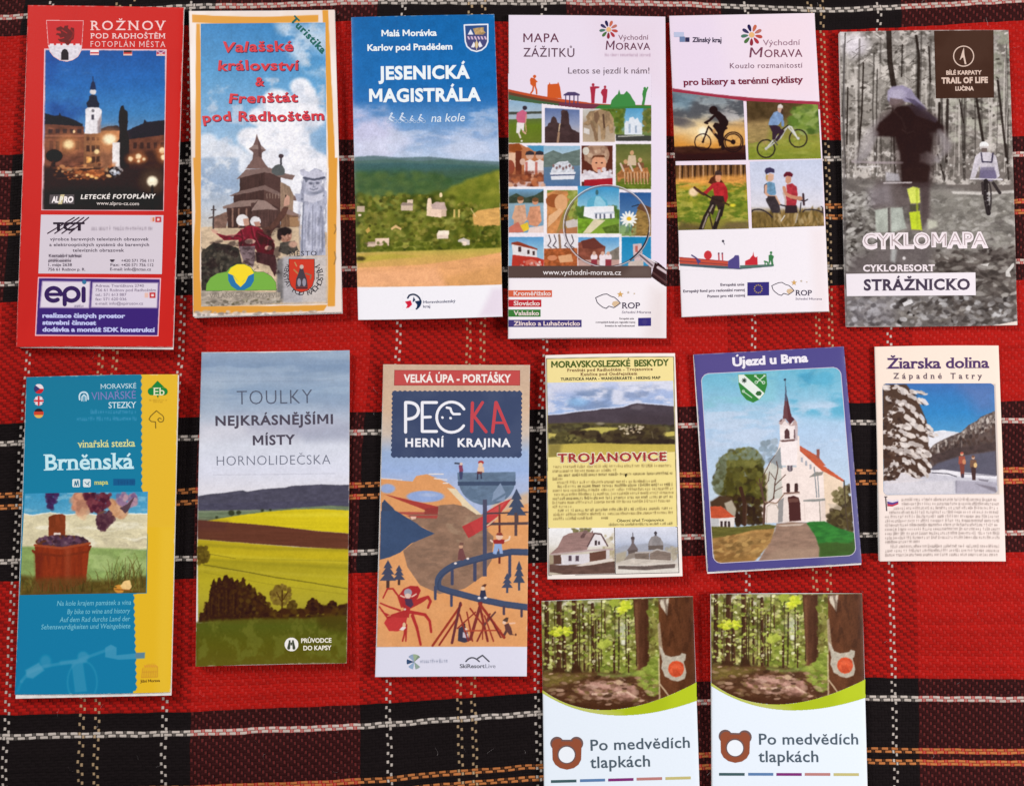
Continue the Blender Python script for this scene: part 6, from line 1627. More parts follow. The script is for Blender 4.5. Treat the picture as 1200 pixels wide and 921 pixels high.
def wine_trail_map():
    q = [(31, 442), (208.3, 438.7), (199.7, 811), (17.2, 813.6)]
    B = Leaflet('folded_map', q, 4.2e-3, 'turquoise and yellow wine trail map with a painting of grapes over a brown tub', 'map', mat=MATTE, bulge=0.6e-3, E=0.98, sheets=6, seed=17, peek=[(31.5, 443), (209.5, 439.5), (200.7, 814.5), (18.2, 818.3)])
    t = Z(10, 430, 4.605); b = Z(5, 620, 4.493)
    tq = (20, 112, 150)
    c = Canvas(*box_of(q), 2.5, tq)
    c.f = t
    c.grad([(50, (24, 120, 152)), (680, (26, 126, 162)), (1500, (18, 124, 166))])
    wav = [(716 + (5 if i % 2 else -3), 40 + i * 19) for i in range(34)]
    c.poly(wav + [(718, 900), (960, 900), (960, 30)], (228, 184, 52))
    c.f = b
    c.poly([(752, -10), (960, -10), (960, 900), (676, 900), (678, 850)] + [(680 + (5 if i % 2 else -3) + (505 - i * 19 + 340 - 340) * 0.03, 846 - i * 18) for i in range(29)] + [(700, 338), (748, 336)], (228, 184, 44))
    c.poly([(820, -10), (890, -10), (870, 860), (800, 860)], (232, 192, 60), a=.6, soft=30)
    # bicycle ghosted into the blue
    gh = (70, 150, 184)
    c.line([(90, 800), (130, 750), (210, 720), (380, 690), (520, 640), (570, 620)], 17, gh, .6, 6); c.poly([(530, 620), (560, 604), (590, 620), (590, 660), (740, 646), (738, 678), (600, 684), (530, 670)], gh, a=.85, soft=4); c.poly([(110, 740), (180, 700), (210, 740), (150, 784), (120, 780)], (90, 160, 190), a=.7, soft=8); c.ell(216, 694, 30, 34, gh, .6, soft=12); c.ell(414, 668, 30, 28, gh, .7, soft=10); c.line([(300, 700), (420, 690)], 22, gh, .6, 8); c.poly([(352, 700), (412, 690), (436, 850), (372, 856)], gh, a=.6, soft=6); c.line(circ(410, 800, 78, 24, 110), 11, gh, .45, 5, closed=True); c.line([(90, 800), (70, 850)], 14, gh, .4, 8)
    c.rect(690, 648, 738, 676, (96, 130, 150), a=.9)
    L_ = (150, 206, 218)
    c.f = t
    c.greek(440, 685, 246, 246, 17, (96, 160, 200), .6, 4); c.greek(365, 685, 284, 282, 17, (96, 160, 200), .6, 5); c.greek(758, 850, 182, 180, 7, (170, 130, 40), .8, 6); c.greek(780, 830, 191, 191, 6, (170, 130, 40), .7, 7)
    c.rect(562, 604, 680, 640, (20, 92, 140)); c.greek(580, 672, 624, 624, 22, (14, 76, 122), .8, 8)
    c.f = b
    # little house and its caption at the bottom of the yellow strip
    hs = (206, 150, 50)
    c.poly([(722, 780), (728, 730), (750, 706), (790, 704), (806, 724), (806, 778)], hs, a=.35, soft=4); c.line([(728, 730), (722, 778), (806, 776), (806, 722)], 4, hs)
    for x in range(736, 806, 12): c.line([(x, 744), (x - 2, 776)], 3, hs); c.line([(x, 714), (x + 8, 724)], 3, (214, 130, 70))
    c.line([(728, 750), (806, 748)], 3, hs)
    c.f = None
    B.cover(c, 1.5)
    # painted still life
    pq = [t(88, 682), t(752, 672), b(746, 334), b(82, 346)]
    c = Canvas(*box_of(pq), 3); c.f = t
    c.grad([(670, (58, 148, 190)), (770, (84, 160, 196))]); c.cloud([(80, 670), (760, 670), (760, 790), (80, 790)], (130, 184, 206), 70, 24, .5, .66, .7, 3, 6)
    c.f = b
    edge = [(90, -85), (150, -72), (200, -82), (240, -88), (330, -76), (420, -84), (520, -70), (620, -82), (770, -80)]
    c.poly([(80, -84)] + edge + [(770, 110), (80, 110)], (216, 206, 170), soft=4, tex=(60, 20, .10)); c.cloud([(80, -60), (760, -60), (760, 100), (80, 100)], (236, 230, 206), 120, 30, .5, .7, .8, 4, 8); c.cloud([(450, 20), (760, 20), (760, 100), (450, 100)], (190, 180, 150), 50, 16, .5, .65, .7, 6, 6)
    c.line(edge, 6, (240, 240, 230), .8, 2)
    c.poly([(80, 92), (160, 90), (440, 96), (580, 100), (760, 108), (760, 360), (80, 360)], (140, 164, 96), soft=8, tex=(50, 30, .14)); c.cloud([(440, 100), (760, 100), (760, 260), (440, 260)], (166, 186, 120), 90, 40, .45, .65, .8, 5, 10)
    c.poly([(80, 240), (160, 250), (440, 270), (560, 266), (760, 246), (760, 360), (80, 360)], (94, 78, 36), soft=16, tex=(40, 16, .25))
    rng = np.random.default_rng(4)
    for i in range(130):
        x = rng.uniform(84, 740) if i > 40 else rng.uniform(540, 730); y = 300 + rng.uniform(-50, 30); hh = rng.uniform(20, 60) if i > 40 else rng.uniform(50, 130); dx = rng.uniform(-46, 46)
        c.line(bez((x, y), (x + dx * .2, y - hh * .7), (x + dx, y - hh), 5), rng.uniform(3, 6), [(96, 96, 44), (70, 70, 34), (120, 116, 56), (84, 60, 30)][i % 4], .8, 1, .3)
    c.f = t
    pr = (88, 40, 62)
    c.dabs(26, [(206, 684), (262, 684), (244, 770), (214, 770)], (10, 14), [(66, 40, 84), (84, 54, 100), (50, 30, 66)], seed=2)
    c.dabs(40, [(350, 690), (440, 690), (430, 780), (370, 790)], (12, 26), [(206, 150, 120), (226, 180, 140), (190, 120, 96), (160, 110, 90)], (1, 1.8), seed=4); c.dabs(40, [(550, 720), (640, 760), (620, 800), (560, 790)], (12, 24), [(200, 150, 110), (220, 176, 140), (176, 120, 84)], (1, 1.8), seed=5); c.dabs(30, [(590, 684), (690, 690), (680, 750), (600, 740)], (8, 18), [(150, 120, 150), (120, 90, 130), (190, 150, 160)], (1, 1.6), seed=6)
    c.dabs(110, [(410, 684), (550, 682), (540, 750), (480, 790), (450, 780)], (9, 14), [(104, 46, 60), (84, 34, 50), (126, 64, 72), (66, 28, 44)], seed=3); c.dabs(90, [(478, 790), (540, 780), (572, 820), (540, 850), (510, 892), (484, 860)], (8, 13), [(84, 50, 62), (66, 36, 50), (104, 66, 74)], seed=7); c.line([(486, 790), (520, 778)], 6, (110, 80, 60)); c.poly([(600, 760), (640, 740), (680, 700), (650, 770), (630, 790)], (90, 66, 76))
    # press and tub
    br = (126, 58, 34)
    c.poly([(216, 808), (244, 796), (290, 792), (308, 802), (306, 930), (216, 930)], br, tex=(10, 60, .2)); c.rect(246, 890, 282, 906, (226, 210, 196))
    c.f = b
    c.poly([(232, -10), (320, -10), (318, 40), (236, 40)], br); c.rect(260, 18, 298, 30, (230, 216, 206))
    c.ell(304, 66, 140, 36, (96, 56, 40)); c.dabs(120, [(180, 48), (250, 34), (360, 34), (440, 56), (430, 80), (300, 90), (180, 76)], (7, 12), [(76, 50, 70), (100, 70, 90), (60, 40, 52), (130, 100, 110)], seed=9)
    c.poly([(160, 78), (300, 96), (448, 72), (446, 120), (430, 280), (300, 330), (168, 320)], (136, 52, 30), tex=(12, 70, .16)); c.line([(150, 114), (170, 128), (300, 140), (440, 118), (454, 90)], 13, (120, 48, 28)); c.line([(160, 84), (300, 100), (450, 74)], 12, (156, 72, 44)); c.poly([(320, 100), (350, 98), (346, 300), (322, 310)], (158, 74, 48), a=.6, soft=14); c.poly([(160, 130), (200, 134), (200, 320), (168, 320)], (104, 40, 24), a=.6, soft=14)
    c.poly([(160, 260), (440, 250), (440, 350), (150, 350)], (96, 70, 36), a=.75, soft=22)
    for i in range(60):
        x = rng.uniform(110, 470); c.line(bez((x, 330), (x, 300), (x + rng.uniform(-26, 26), 260 + rng.uniform(-10, 30)), 5), 4, [(90, 84, 40), (110, 76, 44), (64, 56, 28)][i % 3], .8, 1, .3)
    c.ell(604, 314, 28, 22, (222, 150, 60), .9, .2, 3); c.poly([(610, 300), (630, 272), (660, 268), (672, 300), (660, 320), (630, 322)], (236, 196, 130)); c.line([(584, 316), (672, 322)], 6, (150, 90, 40)); c.line([(560, 300), (590, 306)], 4, (60, 60, 30))
    c.finish(2.4, 9, 1.2, .08); B.panel('painting_panel', pq, c, 1.8)
    # flags
    for cy, kind in ((118, 0), (183, 1), (250, 2)):
        c = Canvas(*box_of([t(130, cy - 32), t(196, cy + 32)]), 4, (230, 220, 224)); c.f = t
        if kind == 0: c.rect(130, cy, 196, cy + 34, (200, 40, 50)); c.poly([(130, cy - 30), (170, cy), (130, cy + 30)], (60, 60, 110))
        elif kind == 1:
            c.rect(130, cy - 34, 196, cy + 34, (70, 60, 120)); c.line([(136, cy - 30), (190, cy + 30)], 12, (230, 220, 224)); c.line([(190, cy - 30), (136, cy + 30)], 12, (230, 220, 224)); c.line([(163, cy - 34), (163, cy + 34)], 19, (230, 220, 224)); c.line([(130, cy), (196, cy)], 19, (230, 220, 224)); c.line([(163, cy - 34), (163, cy + 34)], 10, (204, 50, 60)); c.line([(130, cy), (196, cy)], 10, (204, 50, 60))
        else: c.rect(130, cy - 34, 196, cy - 6, (44, 36, 44)); c.rect(130, cy - 9, 196, cy + 10, (204, 70, 50)); c.rect(130, cy + 9, 196, cy + 34, (226, 180, 90))
        B.panel('flag', [t(134, cy - 30), t(192, cy - 30), t(192, cy + 30), t(134, cy + 30)], c, 3, 1, mask=t(circ(163, cy, 26, 24)))
    # green tree badge and line tree
    L = Letters('tree_badge', 2, t); g = (34, 132, 62)
    for k_, pts in enumerate(([(804, 74), (842, 110), (770, 110)], circ(772, 132, 21, 14), circ(838, 132, 21, 14), [(780, 110), (830, 110), (830, 150), (780, 150)], [(796, 148), (812, 148), (806, 168)])):
        L.piece(np.array(t(pts)), [tuple(range(len(pts)))], g, k_ * 4e-6)
    L.add('Eb', 782, 152, 842, 152, 40, (226, 226, 190), .01, .08, lift=6e-5)
    L.build(B)
    L = Letters('tree_outline', 2, t)
    L.stroke([(794, 330), (793, 296), (770, 294), (758, 282), (766, 266), (776, 256), (798, 236), (820, 254)] + bez((824, 256), (844, 270), (834, 290)) + bez((834, 292), (816, 304), (806, 286)) + bez((806, 284), (812, 270), (824, 280)), 5, (130, 106, 40))
    L.build(B)
    L = Letters('title_lettering', 2, t); w = (196, 232, 240)
    L.add('Brněnská', 190, 556, 678, 546, 84, w, .018, .10); L.build(B)
    L = Letters('subtitle_lettering', 2, t)
    L.add('vinařská stezka', 372, 434, 684, 428, 38, (214, 222, 150), .012, .09)
    L.build(B); L = Letters('region_lettering', 2, t)
    L.add('MORAVSKÉ', 496, 118, 690, 114, 25, (196, 226, 236), 0, .07); L.add('VINAŘSKÉ', 446, 178, 688, 170, 40, (124, 130, 190), 0, .06); L.add('STEZKY', 540, 222, 690, 220, 32, (206, 232, 240), .006, .07)
    L.build(B); L = Letters('small_lettering', 2, t)
    L.add('mapa', 462, 634, 538, 632, 24, (206, 214, 120), .02, .09)
    L.build(B)
    L = Letters('cellar_emblem', 2, t); e = (196, 222, 234)
    L.stroke([(384, 176)] + bez((382, 160), (384, 136), (407, 136)) + bez((407, 136), (430, 136), (430, 174)), 9, e); L.stroke([(396, 182), (397, 160), (407, 150), (418, 160), (418, 182)], 7, e); L.stroke([(407, 160), (407, 184)], 8, (120, 180, 206))
    L.build(B)
    for x0 in (344, 402):
        L = Letters('icon_tile', 2, t); L.piece(np.array(t(rrect(x0, 604, x0 + 42, 648, 8))), [tuple(range(24))], (216, 228, 230), 0)
        L.build(B)
    L = Letters('icon_mark', 3, t)
    L.stroke([(356, 640), (360, 616), (366, 640), (374, 612), (378, 640)], 5, (60, 120, 150), 3e-5); L.stroke([(412, 620), (424, 634), (436, 618), (430, 630), (434, 640)], 4, (90, 140, 160), 3e-5)
    L.build(B)
    L = Letters('small_lettering', 2, b); k = (110, 190, 214)
    for s, x0, y, x1 in (('Na kole krajem památek a vína', 276, 402, 668), ('By bike to wine and history', 330, 446, 664), ('Auf dem Rad durchs Land der', 290, 488, 664), ('Sehenswürdigkeiten und Weingebiete', 194, 526, 664)):
        L.add(s, x0, y, x1, y - 6, 25, k, .008, .05, shear=.2)
    L.build(B); L = Letters('caption_lettering', 2, b)
    L.add('Jižní Morava', 716, 806, 820, 802, 15, (120, 90, 40), .02)
    L.build(B)


def pocket_guide():
    q = [(236.3, 413), (409.6, 410.4), (406, 777), (229.3, 781)]
    B = Leaflet('folded_map', q, 2.6e-3, 'pocket guide with grey sky above yellow rape fields and dark trees', 'map', bulge=0.4e-3, E=0.99, sheets=4, seed=18, curl={3: 0.8e-3})
    t = Z(220, 400, 4.605); b = Z(220, 590, 4.605)
    c = Canvas(*box_of(q), 2.5); c.f = t
    c.grad([(50, (150, 168, 190)), (130, (134, 156, 184)), (200, (158, 176, 198)), (260, (142, 164, 190)), (340, (150, 168, 192)), (400, (180, 190, 208)), (480, (190, 192, 206)), (560, (216, 220, 232)), (700, (222, 224, 238)), (800, (226, 224, 232))], wob=10)
    c.cloud([(60, 50), (900, 40), (900, 420), (60, 440)], (182, 198, 214), 300, 40, .46, .64, .3, 3, 20); c.cloud([(60, 50), (900, 40), (900, 300), (60, 300)], (120, 144, 174), 400, 60, .5, .68, .3, 6, 20)
    c.poly([(60, 440), (300, 430), (420, 480), (200, 520), (60, 560)], (226, 226, 234), a=.6, soft=60); c.poly([(560, 470), (880, 440), (880, 530), (640, 540)], (160, 166, 186), a=.65, soft=34); c.poly([(300, 420), (800, 430), (700, 500), (340, 490)], (178, 180, 198), a=.6, soft=40); c.poly([(60, 200), (200, 190), (180, 420), (60, 420)], (176, 190, 206), a=.5, soft=50)
    c.line([(150, 215), (790, 208)], 2.4, (120, 130, 150), .35); c.line([(140, 720), (790, 712)], 2.4, (140, 140, 156), .4)
    hl = [(60, 836), (130, 824), (200, 818), (260, 808), (300, 804), (320, 812), (400, 798), (480, 792), (520, 790), (560, 780), (640, 776), (720, 772), (800, 776), (880, 774)]
    c.poly(hl + [(880, 960), (60, 960)], (82, 80, 96), soft=3, tex=(24, 14, .14)); c.line(hl, 4, (66, 64, 76), .6)
    c.f = b
    c.poly([(60, 0), (880, -20), (880, 40), (60, 60)], (80, 78, 96), tex=(24, 10, .16)); c.poly([(60, 38), (240, 36), (430, 34), (620, 20), (760, 10), (880, 16), (880, 60), (60, 100)], (114, 128, 100), soft=4, tex=(40, 8, .18)); c.line([(60, 44), (420, 36)], 8, (130, 140, 116), .8, 3)
    c.poly([(110, 92), (260, 66), (420, 44), (560, 32), (700, 28), (880, 38), (880, 162), (700, 148), (400, 116), (110, 94)], (214, 194, 40), soft=3, tex=(160, 8, .06)); c.poly([(420, 60), (880, 46), (880, 70), (560, 70)], (230, 214, 66), a=.6, soft=12)
    for x, y, r in ((238, 50, 17), (277, 48, 13), (404, 36, 9), (446, 34, 7), (160, 74, 8)): c.ell(x, y, r, r * .9, (60, 66, 46), soft=4)
    c.poly([(58, 88), (110, 92), (420, 116), (700, 148), (880, 162), (880, 250), (600, 234), (300, 212), (58, 192)], (104, 62, 48), soft=3, tex=(120, 6, .10)); c.poly([(58, 88), (220, 100), (200, 140), (58, 140)], (92, 54, 50), a=.6, soft=24)
    c.grad([(190, (182, 164, 42)), (280, (196, 176, 40)), (330, (170, 156, 42)), (420, (186, 172, 46)), (520, (176, 164, 52)), (600, (160, 146, 50))], [(58, 192), (300, 212), (600, 236), (880, 248), (880, 640), (58, 640)], soft=3, wob=14)
    for y0, y1, k, a in ((220, 250, (150, 138, 40), .5), (270, 320, (206, 190, 56), .5), (300, 350, (150, 140, 40), .5), (350, 400, (196, 182, 60), .4)): c.line([(58, y0), (400, y0 + 24), (880, y1)], 16, k, a, 8)
    c.line([(90, 330), (300, 366), (480, 400), (680, 430), (880, 462)], 6, (110, 100, 36), .85, 2); c.line([(120, 272), (260, 296)], 4, (120, 106, 36), .7, 2); c.line([(90, 370), (460, 440), (860, 490)], 3, (140, 128, 40), .6, 2); c.line([(300, 300), (880, 310)], 4, (140, 130, 40), .5, 3)
    dk = [(62, 38, 22), (78, 50, 28), (52, 32, 20)]
    c.dabs(70, [(54, 240), (100, 232), (122, 270), (110, 310), (60, 326)], (7, 13), [(110, 92, 36), (84, 68, 30)], seed=3)
    tl = [(60, 640), (70, 585), (88, 590), (100, 530), (112, 540), (122, 480), (136, 420), (146, 404), (156, 440), (166, 402), (178, 398), (188, 420), (198, 390), (214, 384), (226, 404), (240, 398), (254, 424), (270, 406), (284, 440), (296, 402), (304, 398), (318, 450), (334, 428), (350, 470), (362, 452), (378, 500), (398, 490), (410, 540), (440, 560), (440, 640)]
    c.poly(tl, (60, 37, 24), soft=3)
    c.dabs(420, tl, (4, 10), dk + [(74, 50, 28)], (.5, 1), seed=4)
    for x in range(90, 400, 13): c.line([(x, 600), (x + 3, 470 + abs(x - 220) * .5)], 4, [(92, 64, 36), (40, 24, 18), (70, 46, 26)][x % 3], .55, 2)
    c.dabs(150, [(280, 600), (284, 430), (300, 402), (316, 440), (350, 440), (400, 500), (440, 540), (560, 590), (560, 620), (300, 630)], (8, 15), dk + [(96, 72, 36)], (.6, 1), seed=5)
    c.dabs(130, [(440, 500), (470, 450), (510, 438), (550, 458), (560, 500), (520, 560), (470, 540)], (6, 12), [(120, 98, 44), (96, 74, 34), (140, 118, 54)], (.7, 1.2), (0, 3), (.5, .9), 6); c.line([(508, 600), (510, 470)], 8, (76, 52, 28)); c.line([(510, 540), (480, 480)], 5, (84, 58, 30)); c.line([(510, 530), (540, 476)], 5, (84, 58, 30)); c.dabs(60, [(540, 560), (560, 510), (580, 540), (590, 600), (540, 610)], (7, 12), [(100, 80, 38), (76, 56, 28)], seed=7)
    c.dabs(220, [(630, 590), (650, 530), (676, 514), (704, 536), (740, 570), (760, 590)], (5, 10), dk, seed=8); c.dabs(60, [(750, 580), (764, 536), (782, 526), (800, 546), (808, 580)], (7, 12), dk, seed=9); c.dabs(160, [(420, 590), (860, 550), (860, 640), (420, 640)], (10, 18), dk + [(90, 66, 30)], (1, 1.8), (-.3, .3), seed=10)
    c.grad([(600, (96, 84, 34)), (660, (86, 92, 34)), (760, (92, 90, 30)), (870, (100, 92, 34))], [(40, 640), (300, 624), (600, 622), (880, 600), (880, 900), (40, 900)], soft=10)
    c.cloud([(40, 630), (880, 610), (880, 900), (40, 900)], (110, 112, 44), 50, 60, .5, .66, .7, 3, 12); c.poly([(680, 610), (880, 590), (880, 700), (720, 680)], (72, 58, 26), a=.6, soft=24)
    c.dabs(220, [(45, 650), (860, 640), (860, 880), (45, 885)], (4, 9), [(120, 116, 50), (76, 78, 26), (100, 100, 36)], (.3, .5), (-.2, .2), (.25, .55), 12)
    c.finish(2.0, 8, 1.1, .045)
    B.cover(c, 1.6)
    L = Letters('title_lettering', 2, t); k = (92, 98, 116)
    L.add('TOULKY', 266, 342, 672, 334, 74, k, -.016, track=.06); L.build(B)
    L = Letters('subtitle_lettering', 2, t); d = (84, 78, 92)
    L.add('NEJKRÁSNĚJŠÍMI', 150, 454, 784, 444, 52, d, .026, track=.08); L.add('MÍSTY', 352, 560, 580, 554, 52, d, .026, track=.08); L.add('HORNOLIDEČSKA', 157, 670, 770, 662, 50, (120, 124, 140), -.014, track=.06)
    L.build(B)
    c = Canvas(*box_of([b(515, 715), b(605, 805)]), 4, (244, 240, 236)); c.f = b
    k = (70, 76, 60)
    for s in (-1, 1): c.poly([(559 + s * 4, 742), (559 + s * 13, 740), (559 + s * 22, 776), (559 + s * 21, 784), (559 + s * 7, 784)], k); c.ell(559 + s * 14, 778, 8, 9, k); c.rect(559 + s * 9 - 5, 736, 559 + s * 9 + 5, 744, k)
    c.rect(555, 748, 563, 764, k)
    B.panel('binoculars_emblem', [b(520, 718), b(598, 718), b(598, 800), b(520, 800)], c, 3, 1, mask=b(circ(560, 759, 37, 30)))
    L = Letters('small_lettering', 2, b); w = (244, 238, 222)
    L.add('PRŮVODCE', 612, 750, 776, 748, 24, w, .03); L.add('DO KAPSY', 624, 790, 776, 788, 24, w, .03); L.build(B)


def pine(c, x, y, h, w, col, stem=None):
    """flat drawn fir: three tiers on a post, y = foot"""
    c.rect(x - w * .1, y - h * .3, x + w * .1, y, stem or col)
    for k, (a, b_, ww) in enumerate(((1.0, .70, .55), (.82, .48, .8), (.62, .26, 1.0))):
        c.poly([(x, y - h * a), (x + w * .5 * ww, y - h * b_), (x - w * .5 * ww, y - h * b_)], col)


def playground_map():
    q = [(449, 427), (621, 427.8), (617.3, 792.3), (439.5, 793)]
    B = Leaflet('folded_map', q, 3.2e-3, 'illustrated orange playground map with dark blue title plate, hilltop slide and red spider', 'map', mat=MATTE, bulge=0.5e-3, sheets=5, seed=19, curl={2: 1e-3})
    t = Z(430, 420, 4.725); b = Z(430, 605, 4.725)
    or_, bl, rd, gy = (226, 160, 104), (72, 82, 108), (186, 66, 62), (150, 118, 98)
    c = Canvas(*box_of(q), 3, (214, 180, 150)); c.f = t
    c.grad([(30, (206, 178, 154)), (280, (214, 184, 156)), (420, (206, 190, 176)), (520, (160, 182, 216)), (620, (160, 184, 226)), (700, (176, 190, 222))])
    c.poly([(70, 660), (180, 676), (250, 680), (270, 650), (330, 640), (380, 660), (450, 690), (500, 730), (520, 800), (560, 930), (60, 940)], or_)
    c.line([(76, 664), (190, 672)], 5, (236, 220, 214)); c.line([(340, 640), (420, 640)], 6, (236, 226, 220)); c.line([(370, 664), (440, 672)], 6, (236, 226, 220)); c.line([(420, 690), (446, 690)], 6, (236, 226, 220))
    c.ell(110, 720, 42, 26, (156, 174, 214), soft=6); c.ell(320, 764, 104, 32, (150, 172, 218), soft=4); c.ell(340, 755, 50, 10, (176, 190, 222), .8, soft=4)
    c.poly([(440, 716), (490, 722), (560, 800), (640, 870), (620, 940), (560, 930), (520, 800)], (232, 214, 180))
    c.poly([(700, 800), (900, 740), (900, 940), (640, 940)], (210, 180, 150), soft=20); c.poly([(740, 850), (900, 800), (900, 960), (600, 960)], or_, soft=8); c.poly([(560, 900), (900, 900), (900, 960), (560, 960)], or_)
    # bowl
    c.poly([(498, 632), (822, 628)] + bez((822, 628), (836, 800), (660, 814)) + bez((660, 814), (500, 800), (498, 632)), (104, 124, 148), tex=(40, 14, .14)); c.poly([(500, 682), (824, 680), (822, 702), (502, 704)], (70, 84, 110)); c.poly([(540, 740), (570, 710), (600, 736), (640, 790), (560, 770)], (96, 116, 140), a=.7)
    c.poly([(700, 740), (738, 690), (770, 750), (760, 790), (690, 790)], (136, 154, 180)); c.line([(700, 790), (800, 730)], 12, (104, 124, 148))
    # two children on the rim
    c.line([(486, 580), (510, 582), (524, 592)], 8, (50, 50, 60)); c.poly([(506, 590), (526, 590), (532, 624), (510, 630)], (136, 70, 96)); c.ell(520, 584, 9, 8, (224, 196, 180)); c.poly([(508, 628), (530, 626), (526, 668), (512, 670)], (70, 76, 110)); c.ell(630, 576, 16, 11, (176, 60, 60)); c.ell(628, 590, 13, 14, (232, 200, 170)); c.poly([(612, 600), (646, 600), (648, 630), (610, 632)], (230, 196, 170)); c.rect(608, 626, 636, 640, (110, 60, 64)); c.line([(612, 640), (610, 668)], 7, (60, 60, 84)); c.line([(630, 640), (632, 664)], 7, (60, 60, 84))
    # hill and beams
    c.poly([(230, 930), (300, 860), (400, 812), (480, 806), (540, 820), (600, 860), (660, 940)], gy, tex=(30, 18, .14)); c.poly([(240, 880), (390, 812), (400, 880), (300, 930)], (160, 130, 112), a=.5)
    c.poly([(78, 796), (104, 796), (126, 820), (148, 838), (190, 870), (260, 900), (300, 940), (70, 940)], (66, 82, 112)); c.poly([(80, 800), (92, 780), (112, 800), (136, 822), (150, 840), (80, 850)], (66, 78, 104))
    c.poly([(88, 750), (392, 820), (388, 880), (310, 836)], (172, 68, 62)); c.poly([(84, 848), (310, 850), (390, 850), (388, 886), (300, 880), (200, 862)], (176, 84, 76), a=.95); c.poly([(320, 830), (392, 822), (388, 886), (310, 880)], (146, 64, 60), a=.8)
    c.poly([(800, 775), (740, 800), (540, 920), (700, 900), (760, 830)], (196, 68, 68)); c.poly([(640, 870), (770, 790), (700, 890), (640, 930)], (206, 90, 86), a=.8)
    c.rect(640, 780, 664, 940, (84, 84, 106)); c.rect(728, 810, 738, 930, (130, 84, 70)); c.line([(664, 858), (900, 850)], 9, (86, 70, 74))
    pine(c, 828, 920, 200, 110, (70, 80, 104), (92, 76, 76))
    # ----- lower half
    c.f = b
    c.poly([(66, 58), (900, 58), (900, 722), (54, 722)], or_)
    c.cloud([(66, 100), (900, 100), (900, 722), (54, 722)], (234, 172, 118), 160, 200, .4, .7, .6, 4, 10)
    c.poly([(230, -10), (660, -10), (640, 60), (700, 110), (690, 240), (640, 330), (540, 400), (400, 430), (290, 380), (220, 280), (196, 190), (300, 110), (370, 95), (240, 20)], gy, tex=(50, 26, .14)); c.cloud([(230, -10), (660, -10), (690, 240), (400, 420), (220, 260)], (130, 104, 88), 60, 24, .5, .66, .6, 7, 10); c.cloud([(400, 0), (660, 0), (660, 100), (500, 140)], (176, 150, 124), 60, 30, .45, .65, .6, 9, 14)
    c.poly([(72, -30), (160, -30), (300, 60), (372, 95), (240, 150), (180, 200), (120, 226), (66, 240)], (66, 84, 116), tex=(80, 60, .06))
    c.poly([(210, -4), (390, -6), (384, 12), (250, 8)], (172, 78, 72)); c.poly([(236, 0), (270, 0), (266, 14), (244, 18)], (232, 190, 170))
    c.poly([(524, 56), (650, -6), (720, -10), (700, 40), (560, 120)], (196, 70, 70)); c.poly([(524, 56), (560, 120), (600, 100), (570, 40)], (176, 62, 62), a=.6)
    c.rect(640, -20, 662, 332, (78, 80, 104)); c.rect(727, -10, 739, 262, (116, 56, 48)); c.rect(816, -20, 832, 108, (92, 74, 76)); c.line([(666, 42), (900, 38)], 15, (90, 72, 74)); c.line([(666, 50), (720, 8)], 9, (214, 180, 150))
    # raised slide
    c.line([(470, 300), (470, 374)], 17, (74, 78, 104)); c.line([(596, 250), (596, 352)], 19, (74, 78, 104)); c.line([(790, 210), (790, 330)], 17, (74, 78, 104)); c.line([(376, 390), (376, 456)], 15, (74, 78, 104)); c.line([(466, 430), (466, 494)], 15, (74, 78, 104))
    path = [(900, 198), (800, 196), (680, 218), (560, 250)] + bez((480, 272), (388, 316), (390, 370), 8) + bez((394, 392), (430, 410), (500, 426), 6) + [(620, 458), (760, 486), (900, 504)]
    c.line(path, 36, (72, 84, 112)); c.line([(p[0], p[1] + 14) for p in path], 6, (60, 68, 92), .7)
    c.line([(758, 500), (758, 540)], 14, (84, 70, 84)); c.line([(856, 520), (856, 552)], 14, (84, 70, 84))
    pine(c, 112, 396, 156, 92, (74, 78, 100), (84, 60, 56)); pine(c, 174, 380, 112, 68, (74, 78, 100), (84, 60, 56)); pine(c, 842, 410, 166, 66, (70, 78, 100)); pine(c, 776, 424, 112, 64, (72, 80, 104))
    # figures
    c.poly([(696, 206), (706, 150), (744, 150), (752, 206), (736, 206), (728, 176), (716, 210)], (150, 176, 220)); c.poly([(694, 132), (732, 124), (766, 130), (756, 152), (704, 152)], (160, 54, 54)); c.line([(694, 140), (684, 132)], 9, (240, 214, 196)); c.line([(764, 136), (786, 128), (790, 112)], 9, (240, 214, 190)); c.ell(732, 110, 20, 20, (236, 200, 176)); c.poly([(712, 104), (720, 92), (744, 90), (754, 106)], (140, 60, 50))
    c.poly([(500, 240), (504, 200), (512, 176), (528, 176), (546, 230), (530, 244)], (120, 76, 76)); c.ell(518, 166, 12, 12, (206, 160, 130)); c.poly([(506, 160), (514, 144), (532, 146), (532, 160)], (120, 86, 76)); c.ell(556, 234, 8, 6, (240, 226, 220)); c.ell(488, 260, 8, 6, (240, 226, 220))
    c.poly([(622, 450), (628, 410), (654, 408), (662, 450)], (56, 60, 84)); c.ell(640, 398, 11, 12, (236, 200, 170)); c.poly([(632, 386), (650, 374), (662, 376), (654, 392)], (100, 60, 50)); c.ell(620, 452, 8, 7, (236, 226, 226)); c.ell(656, 450, 9, 7, (240, 230, 226))
    c.poly([(744, 672), (766, 630), (760, 600), (784, 590), (800, 620), (806, 650), (820, 656), (790, 656), (776, 640), (762, 668)], (100, 66, 64)); c.line([(790, 592), (818, 590)], 9, (236, 190, 160)); c.ell(760, 586, 10, 11, (236, 200, 176)); c.poly([(750, 576), (770, 558), (784, 560), (778, 586), (764, 582)], (92, 70, 60)); c.ell(824, 654, 5, 7, (100, 60, 50))
